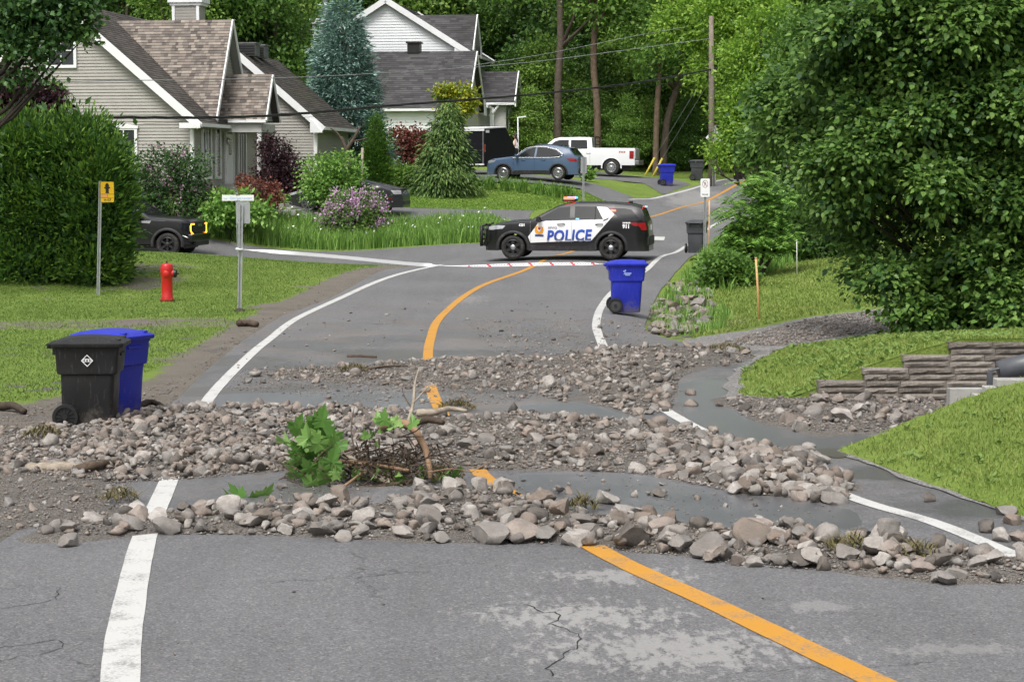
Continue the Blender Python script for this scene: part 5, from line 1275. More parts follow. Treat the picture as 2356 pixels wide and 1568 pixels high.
def _wheel_meshes():
    pass
def wheel_set(parent, xs, track, r, wd, rim_mat, hub_mat, rim_r, spokes=5, spoke_w=.06, dual=False, tread=True):
    ty = MB(); sec = [(rim_r, -wd / 2 + .01), (rim_r + .02, -wd / 2), (r - .05, -wd / 2), (r - .015, -wd / 2 + .02), (r, -wd / 2 + .05), (r, wd / 2 - .05), (r - .015, wd / 2 - .02), (r - .05, wd / 2), (rim_r + .02, wd / 2), (rim_r, wd / 2 - .01), (rim_r - .01, 0.02)]
    ty.lathe(sec, 32, axis='Y', cap=False)
    tm = ty.mesh('wheel', M['rubber'], True)
    rb = MB()
    rb.lathe([(rim_r + .005, wd / 2 - .015), (rim_r - .02, wd / 2 + .002), (rim_r - .035, wd / 2 - .01), (rim_r - .04, wd / 2 - .05), (rim_r - .05, .0)], 32, axis='Y', cap=False)
    for k in range(spokes):
        a = 2 * math.pi * k / spokes
        offs = (0,) if not dual else (-.13, .13)
        for q in offs:
            c, s_ = math.cos(a + q), math.sin(a + q); c0, s0 = math.cos(a + q * .25), math.sin(a + q * .25)
            rb.beam((.045 * s0, wd / 2 - .022, .045 * c0), ((rim_r - .03) * s_, wd / 2 - .022, (rim_r - .03) * c), spoke_w, .03, up=(0, 1, 0))
    rm = rb.mesh('rim', rim_mat)
    bb = MB().lathe([(rim_r - .03, -.01), (rim_r - .03, .0), (.02, .0)], 24, axis='Y'); bk = bb.mesh('brake_disc', M['black'])
    hb = MB().lathe([(.085, wd / 2 - .03), (.085, wd / 2 - .005), (.06, wd / 2 + .008), (.01, wd / 2 + .012)], 20, axis='Y'); hm = hb.mesh('hub_cap', hub_mat, True)
    for x in xs:
        for sg in (1, -1):
            o = inst('wheel', tm, parent, (x, sg * track / 2, r), (0, 0, 0 if sg > 0 else math.pi))
            for nm, me in (('rim', rm), ('brake_disc', bk), ('hub_cap', hm)): inst(nm, me, o)
def mir(car, x, z, mat, sz=(.12, .22, .15), sides=(1, -1), arm=.06):
    for sg in sides:
        y = car.yo(x, z)
        mb = MB(); mb.loft([rrect(sz[0] / 2 * k, sz[1] / 2 * k, .05, 0) for k in (.8, 1.0)] and [[(px, py, pz) for px, py, pz in rrect(sz[0] / 2 * k, sz[2] / 2 * k, .04, zz)] for k, zz in ((.75, -sz[1] / 2), (1, -sz[1] / 2 + .03), (1, sz[1] / 2 - .04), (.7, sz[1] / 2))])
        mb.v = [(x + a, sg * (y + arm + sz[1] / 2 + c), z + .04 + b) for a, b, c in mb.v]
        mb.box((x, sg * (y + arm / 2), z), (.05, arm + .08, .04))
        mb.build('wing_mirror', mat, car.parent, smooth=False, auto=40)
def carpaint(name, c, rough=.28, coat=.8, dust=.25):
    m, t, b = newmat(name); co = coords(t)
    n = noise(t, co, 2.2, 5, .6); f = noise(t, co, 70, 3, .7)
    z = nd(t, 'ShaderNodeSeparateXYZ'); t.links.new(co, z.inputs[0])
    low = ramp(t, math_(t, 'ADD', z.outputs[2], math_(t, 'MULTIPLY', n, .3)), [(.35, 1.0), (.75, 0.0)])
    col = mixc(t, math_(t, 'MULTIPLY', math_(t, 'MULTIPLY', low, f), dust), c, (.18, .165, .145))
    t.links.new(col, b.inputs['Base Color']); b.inputs['Roughness'].default_value = rough
    b.inputs['Coat Weight'].default_value = coat; b.inputs['Coat Roughness'].default_value = .06; b.inputs['Specular IOR Level'].default_value = .5
    return m
M['pblack'] = carpaint('black_car_paint', (.006, .006, .008), coat=.35, dust=.12)
M['pwhite'] = carpaint('white_car_paint', (.80, .81, .82), dust=.3)
M['pblue'] = carpaint('blue_car_paint', (.075, .125, .21), dust=.3)
M['pgrey'] = carpaint('dark_grey_car_paint', (.02, .021, .026), coat=.5, dust=.1)
M['decal_white'] = simple('white_decal', (.80, .81, .82), .35, .02, coat=.5)
M['decal_grey'] = simple('grey_decal', (.30, .31, .34), .4, .05)
M['orange'] = simple('orange_decal', (.75, .33, .03), .4, .05)
M['decal_navy'] = simple('navy_decal', (.03, .055, .20), .4, .05)
M['decal_red'] = simple('red_decal', (.45, .05, .04), .4, .1)
M['red_lens'] = simple('red_lens', (.28, .012, .016), .12, .1, coat=1)
M['clear_lens'] = simple('clear_lens', (.55, .57, .6), .08, .1, coat=1, metal=.4)
M['amber_on'] = emis('lit_amber_lamp', (1.0, .33, .03), 3.0)
M['red_on'] = emis('lit_red_lamp', (1.0, .05, .03), 7.0)
M['blue_on'] = emis('lit_blue_lamp', (.05, .18, 1.0), 5.0)
M['white_on'] = emis('lit_white_lamp', (1.0, .9, .85), 3.0)
M['trimblack'] = simple('grey_black_plastic', (.022, .022, .024), .6, .25, 9, dirt=((.10, .09, .08), .45, 5, .5))
def policetext():
    m, t, b = newmat('blue_to_grey_lettering'); co = coords(t)
    z = nd(t, 'ShaderNodeSeparateXYZ'); t.links.new(co, z.inputs[0])
    col = ramp(t, z.outputs[2], [(.58, (.32, .33, .36)), (.62, (.02, .05, .24)), (.90, (.03, .09, .50))])
    t.links.new(col, b.inputs['Base Color']); b.inputs['Roughness'].default_value = .4; return m
M['police_text'] = policetext()

# ---- police SUV
pp = grd(1302, 592, 63.4)
pol = thing('police_car', 'black and white police utility vehicle parked across the road with red lights on', 'police car', pp, R(180 - 9))
c = Car([(2.40, .70), (2.37, .86), (2.30, .98), (2.07, 1.07), (1.63, 1.15), (1.02, 1.20), (.95, 1.215), (.55, 1.43), (.13, 1.635), (-.10, 1.70), (-.4, 1.735), (-1.0, 1.745), (-1.56, 1.73), (-2.1, 1.685), (-2.38, 1.62), (-2.43, 1.57), (-2.53, 1.30), (-2.60, 1.17), (-2.635, .95), (-2.65, .66), (-2.655, .52)],
        .27, [(1.51, .45), (-1.51, .45)], [(2.40, .70), (2.3, .83), (2.05, .93), (1.5, .99), (0, 1.0), (-1.6, .995), (-2.3, .95), (-2.55, .89), (-2.655, .80)],
        [(2.4, 1.0), (1.0, 1.16), (.3, 1.18), (-.3, 1.20), (-1.3, 1.24), (-2.0, 1.29), (-2.65, 1.32)], 1.74, M['pblack'], pol, zc=.37)
def zx(X, Y): return ((1064 - X) / 407, (830 - Y) / 407)
c.side('side_glass', [(.80, 1.20), (.12, 1.585), (-.24, 1.62), (-.24, 1.215)], M['glass'])
c.side('side_glass', [(-.39, 1.22), (-.39, 1.625), (-1.05, 1.62), (-1.25, 1.245)], M['glass'])
c.side('side_glass', [(-1.66, 1.36), (-1.44, 1.58), (-1.9, 1.57), (-2.12, 1.53), (-2.36, 1.27), (-1.80, 1.25)], M['glass'])
c.strip('window_divider', [(-1.02, 1.24), (-1.02, 1.61)], .012, M['black'])
wp = c.side('white_panel', [(1.04, .70), (.97, .515), (-.92, .60), (-1.60, 1.385), (-1.36, 1.60), (-1.06, 1.618), (-1.27, 1.24), (.5, 1.185), (.73, 1.13), (.80, 1.01)], M['decal_white'], .003, cuts=5)
c.side('lower_cladding', [(1.05, .50), (1.05, .28), (-1.05, .28), (-1.05, .52), (-.9, .50), (-.75, .43), (.75, .43)], M['trimblack'], .012)
c.side('fuel_flap', [(-1.64, 1.05), (-1.80, 1.05), (-1.80, .92), (-1.64, .92)], M['pblack'], .006)
for xx, a, b in ((.97, .52, 1.17), (-.30, .50, 1.2)): c.strip('door_seam', [(xx, a), (xx, b)], .004, M['decal_grey'], .004)
c.strip('door_seam', [(-1.02, .62), (-1.42, .98), (-1.30, 1.24)], .004, M['black'], .005)
for xx in (.02, -1.15):
    for sg in (1, -1):
        mb = MB(); mb.tube([(xx + .11, sg * (c.yo(xx + .11, 1.085) + .015), 1.08), (xx + .06, sg * (c.yo(xx, 1.085) + .045), 1.085), (xx - .06, sg * (c.yo(xx, 1.085) + .045), 1.09), (xx - .11, sg * (c.yo(xx - .11, 1.085) + .015), 1.09)], .016, 6)
        mb.build('door_handle', M['black'], pol, smooth=True)
for sg in (1, -1):
    fx = 1 if sg > 0 else -1
    c.text('police_lettering', 'POLICE', (.47 if sg > 0 else -.93), .555, .475, M['police_text'], sg, .014, bold=.018, shear=.13, sx=.83, slope=.028 * (1 if sg > 0 else -1))
    c.text('force_lettering', 'SPVQ', (.42 if sg > 0 else .09), .945, .085, M['decal_grey'], sg, .014, bold=.003, sx=1.35, slope=.02)
    c.text('unit_number', '6201', (1.32 if sg > 0 else 1.1), 1.02, .11, M['decal_white'], sg, .014, bold=.006, sx=.85)
    c.text('emergency_number', '911', (-1.865 if sg > 0 else -2.1), .975, .155, M['decal_white'], sg, .016, bold=.010, sx=.9)
    c.text('emergency_caption', 'URGENCE', (-1.865 if sg > 0 else -2.1), 1.115, .05, M['decal_white'], sg, .016, bold=.004)
cr = c.side('crest', [(.82, 1.0), (.79, 1.02), (.64, 1.02), (.57, .99), (.555, .87), (.60, .80), (.66, .775), (.72, .775), (.80, .81), (.835, .88)], M['orange'], .012, sides=(1,))
c.side('crest_shield', [(.75, 1.0), (.63, 1.0), (.63, .91), (.69, .85), (.75, .91)], M['decal_white'], .015, sides=(1,), parent=cr[0])
c.side('crest_tower', [(.73, .99), (.65, .99), (.65, .93), (.69, .90), (.73, .93)], M['decal_red'], .018, sides=(1,), parent=cr[0])
c.side('crest_banner', [(.82, .77), (.56, .765), (.56, .705), (.82, .71)], M['decal_navy'], .013, sides=(1,), parent=cr[0])
c.arch(M['trimblack'], .08, .022)
c.toppatch('windscreen', .92, .12, .93, M['glass'])
c.toppatch('rear_window', -2.44, -2.535, .86, M['glass'])
for sg in (1, -1):
    c.side('headlight', [(2.27, 1.0), (2.06, 1.045), (1.75, 1.03), (1.83, .94), (2.15, .90), (2.28, .90)], M['clear_lens'], .006, sides=(sg,))
    c.side('tail_light', [(-2.05, 1.15), (-2.36, 1.13), (-2.55, 1.14), (-2.6, .92), (-2.45, .90), (-2.36, 1.03), (-2.18, 1.05)], M['red_lens'], .01, sides=(sg,))
mb = MB()   # push bar
for sg in (1, -1):
    mb.tube([(2.30, sg * .60, .42), (2.50, sg * .60, .44), (2.58, sg * .60, .75), (2.50, sg * .60, 1.02), (2.38, sg * .60, 1.08)], .035, 8)
    mb.box((2.55, sg * .60, .70), (.10, .06, .62))
    mb.tube([(2.50, sg * .60, .98), (2.40, sg * .95, .92), (2.34, sg * .97, .70), (2.40, sg * .93, .50), (2.50, sg * .6, .46)], .03, 8)
for z in (.46, .60, .74, .88, 1.02): mb.tube([(2.545 - abs(z - .74) * .12, -.62, z), (2.545 - abs(z - .74) * .12, .62, z)], .028, 8)
mb.build('push_bar', M['black'], pol, smooth=True)
mb = MB().box((2.40, 0, .80), (.05, 1.2, .26)).box((2.40, 0, .48), (.08, 1.5, .18)); mb.build('grille', M['black'], pol, bevel=.02)
mb = MB().box((-2.60, 0, .58), (.16, 1.66, .30)); mb.build('rear_bumper', M['trimblack'], pol, bevel=.05)
mb = MB().box((-2.655, 0, .98), (.02, .34, .18)); mb.build('licence_plate', M['decal_white'], pol, bevel=.004)
mb = MB().loft([rrect(.17, .60, .05, z) for z in (1.77, 1.80, 1.845)] ); mb.v = [(x + .02 - .15, y, z) for x, y, z in mb.v]; lb = mb.build('light_bar', M['trimblack'], pol, auto=40)
MB().box((-.16, .42, 1.868), (.30, .42, .07)).build('lit_lamp', M['red_on'], lb, bevel=.015)
MB().box((-.14, -.42, 1.868), (.30, .36, .06)).build('lit_lamp', M['blue_on'], lb, bevel=.015)
MB().box((-.14, -.02, 1.868), (.26, .38, .04)).build('clear_lamp', M['clear_lens'], lb, bevel=.015)
MB().box((-2.03, .18, 1.745), (.13, .16, .08)).build('roof_camera', M['black'], pol, bevel=.01)
MB().box((-1.98, .30, 1.745), (.05, .05, .07)).build('roof_lamp', M['red_lens'], pol, bevel=.01)
MB().box((-2.45, .30, 1.60), (.06, .42, .045)).build('rear_warning_lamp', M['red_on'], pol, bevel=.01)
MB().box((-2.46, -.30, 1.60), (.06, .3, .04)).build('rear_warning_lamp', M['blue_on'], pol, bevel=.01)
c.side('side_warning_lamp', [(-1.49, 1.535), (-1.49, 1.49), (-1.64, 1.48), (-1.64, 1.525)], M['red_on'], .012, sides=(1,))
c.side('window_warning_lamp', [(-.43, 1.265), (-.43, 1.235), (-.53, 1.235), (-.53, 1.265)], M['blue_on'], .012, sides=(1,))
MB().tube([(-2.40, .78, 1.62), (-2.56, .74, 1.57)], .03, 6).build('spoiler_edge', M['pblack'], pol, smooth=True)
mir(c, .70, 1.20, M['black'])
wheel_set(pol, (1.51, -1.51), 1.72, .37, .25, M['black'], M['chrome'], .245, 6, .09)

# ---- blue crossover
bp = grd(1233, 416, 98)
cx = thing('crossover', 'slate blue crossover with bright window trim parked behind the day lilies', 'car', bp, R(180 - 17))
c = Car([(2.27, .62), (2.24, .80), (2.15, .93), (1.9, 1.00), (1.3, 1.07), (.85, 1.12), (.42, 1.38), (.03, 1.57), (-.25, 1.65), (-.7, 1.67), (-1.2, 1.63), (-1.7, 1.53), (-1.86, 1.49), (-2.15, 1.12), (-2.26, 1.05), (-2.31, .80), (-2.33, .5)],
        .26, [(1.36, .40), (-1.36, .40)], [(2.27, .60), (2.1, .80), (1.8, .90), (1, .94), (-1.2, .94), (-1.9, .90), (-2.2, .83), (-2.33, .74)],
        [(2.3, .95), (1, 1.05), (0, 1.07), (-1, 1.09), (-1.6, 1.18), (-2.3, 1.2)], 1.66, M['pblue'], cx, zc=.345)
c.side('side_glass', [(.72, 1.09), (.20, 1.44), (-.05, 1.525), (-.22, 1.545), (-.18, 1.09)], M['glass'])
c.side('side_glass', [(-.27, 1.09), (-.31, 1.545), (-.75, 1.52), (-1.25, 1.40), (-1.52, 1.20), (-1.40, 1.12), (-1.0, 1.09)], M['glass'])
c.strip('window_trim', [(.86, 1.06), (.24, 1.50), (-.08, 1.575), (-.7, 1.565), (-1.25, 1.44), (-1.62, 1.20), (-1.5, 1.10), (-1.0, 1.055), (.95, 1.055)], .022, M['chrome'])
c.side('lower_cladding', [(.95, .42), (.95, .27), (-.95, .27), (-.95, .42), (-.8, .46), (.6, .46)], M['trimblack'], .012)
for xx in (.45, -.55): c.strip('door_handle', [(xx, .95), (xx - .2, .955)], .018, M['pblue'], .02)
for xx in (.85, -.2): c.strip('door_seam', [(xx, .45), (xx, 1.06)], .005, M['black'], .002)
c.arch(M['trimblack'], .07, .018)
c.toppatch('windscreen', .81, .05, .92, M['glass'])
c.toppatch('rear_window', -1.88, -2.12, .85, M['glass'])
for sg in (1, -1):
    c.side('headlight', [(2.2, .88), (2.0, .94), (1.72, .93), (1.85, .84), (2.15, .80)], M['clear_lens'], .006, sides=(sg,))
    c.side('tail_light', [(-1.75, 1.0), (-2.0, 1.02), (-2.22, 1.0), (-2.26, .88), (-1.95, .88)], M['red_lens'], .01, sides=(sg,))
MB().box((-2.31, 0, .93), (.03, 1.2, .13)).build('tail_light', M['red_lens'], cx, bevel=.01)
MB().box((-2.335, -.0, .74), (.02, .34, .17)).build('licence_plate', M['decal_white'], cx, bevel=.004)
MB().box((-2.30, 0, .46), (.14, 1.5, .26)).build('rear_bumper', M['trimblack'], cx, bevel=.04)
MB().box((-2.36, 0, .36), (.08, 1.2, .07)).build('skid_plate', M['rim'], cx, bevel=.02)
MB().box((-1.93, 0, 1.52), (.28, 1.15, .04)).build('spoiler', M['pblue'], cx, bevel=.015)
for sg in (1, -1): MB().tube([(.2, sg * .62, 1.62), (-.3, sg * .63, 1.69), (-1.2, sg * .63, 1.68), (-1.5, sg * .62, 1.62)], .018, 6).build('roof_rail', M['black'], cx, smooth=True)
MB().tube([(-1.45, 0, 1.60), (-1.55, 0, 1.72)], [.03, .008], 6).build('antenna', M['black'], cx, smooth=True)
MB().box((2.24, 0, .70), (.06, 1.1, .22)).build('grille', M['black'], cx, bevel=.02)
mir(c, .66, 1.10, M['pblue'])
wheel_set(cx, (1.36, -1.36), 1.62, .345, .22, M['rim'], M['chrome'], .24, 10, .028, dual=True)

# ---- white pickup
tp = grd(1330, 404, 110)
tk = thing('pickup_truck', 'white crew cab pickup truck parked beyond the blue crossover', 'pickup truck', tp, R(180 - 11))
c = Car([(3.08, .80), (3.06, 1.16), (2.95, 1.28), (2.4, 1.34), (1.95, 1.37), (1.85, 1.40), (1.45, 1.72), (1.18, 1.92), (.9, 1.99), (-.2, 2.01), (-.75, 1.99), (-.86, 1.96), (-.92, 1.45), (-.95, 1.44), (-3.14, 1.42), (-3.19, 1.40), (-3.20, .75)],
        .52, [(2.12, .50), (-1.95, .50)], [(3.08, .90), (2.9, .99), (2.0, 1.01), (-3.0, 1.01), (-3.2, .99)],
        [(3.1, 1.22), (1.5, 1.34), (-.9, 1.36), (-3.2, 1.5)], 2.0, M['pwhite'], tk, tumble=.17, zc=.42)
c.side('side_glass', [(1.62, 1.40), (1.08, 1.80), (.85, 1.86), (.36, 1.865), (.36, 1.38), (1.15, 1.36)], M['glass'])
c.side('side_glass', [(.24, 1.38), (.24, 1.865), (-.62, 1.855), (-.66, 1.40)], M['glass'])
c.toppatch('windscreen', 1.82, 1.22, .93, M['glass']); c.toppatch('dark_bed_patch', -1.0, -3.12, .93, M['black'], .012)  # dark patch painted over the closed shell to read as an open bed
for xx in (1.5, .30, -.80): c.strip('door_seam', [(xx, .62), (xx, 1.36)], .006, M['decal_grey'], .002)
for xx in (.35, -.6): c.strip('door_handle', [(xx, 1.17), (xx - .22, 1.175)], .018, M['pwhite'], .02)
c.text('badge', 'FX4', -2.35, 1.17, .13, M['decal_red'], 1, .01, bold=.004, sx=1.6)
c.arch(M['pwhite'], .06, .025)
for sg in (1, -1):
    c.side('tail_light', [(-2.92, 1.28), (-3.15, 1.28), (-3.15, .86), (-2.92, .86)], M['red_lens'], .012, sides=(sg,))
    c.side('headlight', [(3.04, 1.16), (2.75, 1.2), (2.75, .98), (3.04, .98)], M['clear_lens'], .008, sides=(sg,))
    c.side('turn_signal', [(3.02, 1.02), (2.90, 1.02), (2.90, .92), (3.02, .92)], M['orange'], .012, sides=(sg,))
MB().box((-3.30, 0, .66), (.24, 1.95, .24)).build('rear_bumper', M['steelrough'], tk, bevel=.03)
MB().box((-3.21, 0, 1.12), (.03, 1.5, .5)).build('tailgate', M['pwhite'], tk, bevel=.015)
MB().box((3.10, 0, .98), (.06, 1.5, .40)).build('grille', M['black'], tk, bevel=.03)
MB().box((3.13, 0, .66), (.18, 1.9, .22)).build('front_bumper', M['chrome'], tk, bevel=.03)
mb = MB()
for sg in (1, -1): mb.box((-1.06, sg * .78, 1.72), (.05, .05, .60))
mb.box((-1.06, 0, 2.02), (.06, 1.7, .06)); mb.box((-1.06, 0, 1.80), (.04, 1.6, .04)); mb.box((-1.06, 0, 1.62), (.04, 1.6, .04)); mb.build('headache_rack', M['black'], tk)
mir(c, 1.52, 1.42, M['black'], (.12, .24, .26), arm=.10)
wheel_set(tk, (2.12, -1.95), 1.74, .42, .27, M['rim'], M['chrome'], .26, 12, .05)

# ---- black pickup in the side street, headlight signature lit
gp = grd(276, 588, 71.2)
gm = thing('pickup_truck', 'black pickup truck with lit amber headlights half hidden by the cedar hedge', 'pickup truck', gp, R(-9))
c = Car([(2.86, .80), (2.85, 1.16), (2.76, 1.24), (2.5, 1.29), (1.5, 1.345), (1.4, 1.37), (.95, 1.66), (.65, 1.86), (.3, 1.92), (-.9, 1.92), (-1.1, 1.88), (-1.2, 1.38), (-2.95, 1.36), (-3.0, .8)],
        .42, [(2.06, .50), (-1.7, .50)], [(2.86, .88), (2.65, 1.0), (2, 1.03), (-3, 1.02)], [(3, 1.14), (1.2, 1.30), (-1, 1.32), (-3, 1.4)], 1.91, M['pblack'], gm, tumble=.18, zc=.41)
c.side('side_glass', [(1.18, 1.36), (.60, 1.76), (.1, 1.80), (.1, 1.34)], M['glass']); c.side('side_glass', [(-.1, 1.34), (-.1, 1.8), (-.9, 1.78), (-.9, 1.36)], M['glass'])
c.toppatch('windscreen', 1.36, .68, .92, M['glass'])
c.side('fender_vent', [(1.5, 1.22), (1.15, 1.22), (1.17, 1.15), (1.45, 1.13)], M['chrome'], .01)
c.side('hood_highlight', [(2.0, 1.22), (1.45, 1.25), (1.45, 1.243), (2.0, 1.213)], M['decal_grey'], .004)
c.arch(M['trimblack'], .09, .03)
for sg in (1, -1):
    c.side('headlight', [(2.84, 1.14), (2.46, 1.13), (2.55, .95), (2.84, .80)], M['glass'], .008, sides=(sg,))
    mb = MB(); mb.tube([(2.888, sg * .60, 1.10), (2.875, sg * .84, 1.10), (2.85, sg * .875, 1.05), (2.85, sg * .875, .88), (2.875, sg * .82, .80), (2.89, sg * .68, .755)], .028, 6); mb.build('lit_headlamp', M['amber_on'], gm, smooth=True)
g = MB().box((2.868, 0, .98), (.03, 1.35, .36)); gr = g.build('grille', M['black'], gm, bevel=.02)
for k in range(5): MB().box((2.888, 0, .85 + k * .065), (.02, 1.3, .022)).build('slat', M['trimblack'], gr)
for k, q in enumerate((-.16, 0, .16)): MB().box((2.902, q, 1.06), (.015, .12, .085)).build('badge_letter', M['chrome'], gr)
MB().box((2.87, 0, .63), (.22, 1.95, .28)).build('front_bumper', M['pblack'], gm, bevel=.05)
MB().box((2.95, 0, .44), (.1, 1.5, .16)).build('skid_plate', M['black'], gm, bevel=.03)
for sg in (1, -1): MB().tube([(2.6, sg * 1.0, .72), (2.88, sg * .93, .60), (2.95, sg * .80, .60)], .02, 6).build('bumper_trim', M['chrome'], gm, smooth=True)
MB().tube([(1.36, .5, 1.415), (1.36, -.2, 1.43)], .012, 5).build('wiper', M['black'], gm)
mir(c, 1.08, 1.33, M['black'], (.14, .24, .24), arm=.10)
wheel_set(gm, (2.06, -1.7), 1.76, .41, .27, M['black'], M['black'], .26, 6, .07)

# ---- dark sports coupe
ap = grd(803, 480, 80.4)
co_ = thing('sports_coupe', 'dark grey sports coupe with multi-spoke wheels parked behind the lilac', 'car', ap, R(180 - 8))
c = Car([(2.35, .52), (2.33, .62), (2.2, .74), (1.8, .84), (1.2, .90), (.85, .93), (.45, 1.12), (.1, 1.24), (-.25, 1.275), (-.7, 1.25), (-1.2, 1.13), (-1.7, .99), (-2.05, .92), (-2.2, .90), (-2.24, .80), (-2.30, .62), (-2.31, .4)],
        .18, [(1.40, .37), (-1.34, .38)], [(2.35, .55), (2.15, .78), (1.6, .90), (0, .90), (-1.3, .94), (-1.9, .90), (-2.31, .72)],
        [(2.3, .8), (1, .88), (0, .9), (-1.2, .95), (-2.3, 1.0)], 1.27, M['pgrey'], co_, tumble=.26, zc=.34, rr=.1)
c.side('side_glass', [(.75, .91), (.30, 1.10), (.0, 1.17), (-.3, 1.19), (-.7, 1.16), (-1.05, 1.04), (-.85, .97), (-.3, .93)], M['glass'])
c.strip('window_trim', [(.3, 1.12), (-.1, 1.19), (-.4, 1.20), (-.75, 1.165), (-1.1, 1.04), (-.9, .95), (-.5, .93)], .018, M['chrome'])
c.toppatch('windscreen', .82, .08, .9, M['glass']); c.toppatch('rear_window', -.75, -1.5, .75, M['glass'])
for sg in (1, -1):
    c.side('headlight', [(2.2, .72), (1.9, .80), (1.6, .82), (1.75, .74), (2.15, .64)], M['clear_lens'], .006, sides=(sg,))
    c.side('tail_light', [(-1.86, .85), (-2.22, .85), (-2.26, .70), (-1.98, .68)], M['clear_lens'], .01, sides=(sg,))
    c.side('side_marker', [(-1.75, .55), (-1.9, .55), (-1.9, .52), (-1.75, .52)], M['red_lens'], .008, sides=(sg,))
MB().box((-2.2, 0, .905), (.2, 1.3, .05)).build('spoiler', M['black'], co_, bevel=.02)
MB().box((-2.30, 0, .36), (.08, 1.3, .16)).build('diffuser', M['black'], co_, bevel=.03)
MB().box((2.345, 0, .45), (.05, 1.0, .14)).build('grille', M['chrome'], co_, bevel=.02)
mir(c, .62, .93, M['pgrey'], (.1, .2, .12))
wheel_set(co_, (1.40, -1.34), 1.62, .345, .25, M['rim'], M['chrome'], .275, 10, .022, dual=True)

# ---- enclosed trailer
M['trailer_black'] = simple('matt_black_sheet', (.008, .008, .012), .6, .2, spec=.2)
trp = grd(1118, 402, 102.5)
tr = thing('cargo_trailer', 'black enclosed cargo trailer with wedge nose beside the white house', 'trailer', trp, R(58))
mb = MB(); prof = [(-1.75, .42), (-1.75, 2.20), (.25, 2.30), (1.2, 1.25), (1.2, .42)]
mb.prism([(a, b) for a, b in prof], (0, 1.02, 0), (1, 0, 0), (0, 0, 1), 2.04); mb.build('body', M['trailer_black'], tr, bevel=.02)
MB().box((-.75, 0, 2.275), (2.05, 2.1, .05), m=Matrix.Rotation(R(-2.8), 3, 'Y')).build('roof', M['trim'], tr)
MB().box((-1.77, 0, 2.14), (.05, 2.08, .08)).build('door_header', M['trim'], tr)
MB().box((-1.775, 0, .46), (.06, 2.06, .07)).build('rear_sill', M['trim'], tr)
for sg in (1, -1): MB().box((-1.775, sg * .98, 1.3), (.04, .06, 1.6)).build('door_post', M['steelrough'], tr)
for sg in (1, -1): MB().box((-1.7, sg * 1.03, 1.25), (.1, .02, .38)).build('tail_light', M['red_lens'], tr)
MB().box((-1.45, -1.03, 2.08), (.3, .012, .14)).build('maker_plate', M['decal_white'], tr)
MB().box((-1.80, .0, 1.2), (.03, .5, .05)).build('door_latch', M['chrome'], tr)
MB().tube([(1.1, .6, .40), (2.2, 0, .40)], .05, 6).tube([(1.1, -.6, .40), (2.2, 0, .40)], .05, 6).build('drawbar', M['black'], tr)
mb = MB().box((-.3, 0, .40), (2.8, 1.7, .12)); mb.build('chassis', M['black'], tr)
wheel_set(tr, (-.25,), 1.95, .33, .2, M['rim'], M['chrome'], .2, 6, .06)
# ------------------------------------------------------------------ wheelie bins
M['bin_black'] = simple('black_bin_plastic', (.017, .017, .018), .5, .25, 3, dirt=((.085, .075, .06), .45, 3, .52))
M['bin_blue'] = simple('blue_bin_plastic', (.018, .028, .44), .42, .12, 3, dirt=((.10, .10, .16), .25, 4, .6))
M['bin_grey'] = simple('grey_bin_plastic', (.06, .063, .07), .5, .2, 3)
M['bin_print'] = simple('pale_blue_print', (.25, .33, .72), .5, .1)
M['wheelgrey'] = simple('grey_bin_wheel', (.05, .05, .052), .6, .2)
def binmat(name, c, rough):
    m, t, b = newmat(name); co = coords(t)
    n = noise(t, co, 3, 5, .6); sc_ = noise(t, coords(t, 'Object', (30, 30, 5)), 1.0, 5, .7)
    col = ramp(t, n, [(.3, tuple(x * .82 for x in c)), (.7, tuple(x * 1.1 for x in c))])
    col = mixc(t, ramp(t, sc_, [(.58, 0.0), (.75, .22)]), col, (.35, .35, .37))
    z = nd(t, 'ShaderNodeSeparateXYZ'); t.links.new(co, z.inputs[0])
    mud = ramp(t, math_(t, 'ADD', math_(t, 'MULTIPLY', z.outputs[2], -1.1), math_(t, 'MULTIPLY', noise(t, co, 9, 6, .75), 1.2)), [(.34, 0.0), (.62, .75)])
    col = mixc(t, mud, col, (.15, .132, .11))
    t.links.new(col, b.inputs['Base Color']); t.links.new(ramp(t, n, [(.3, rough - .08), (.7, rough + .12)]), b.inputs['Roughness']); b.inputs['Specular IOR Level'].default_value = .4
    bump(t, b, noise(t, co, 90, 3), .12, .004); return m
M['bin_black'] = binmat('black_bin_plastic', (.017, .017, .018), .5); M['bin_blue'] = binmat('blue_bin_plastic', (.020, .032, .42), .42)
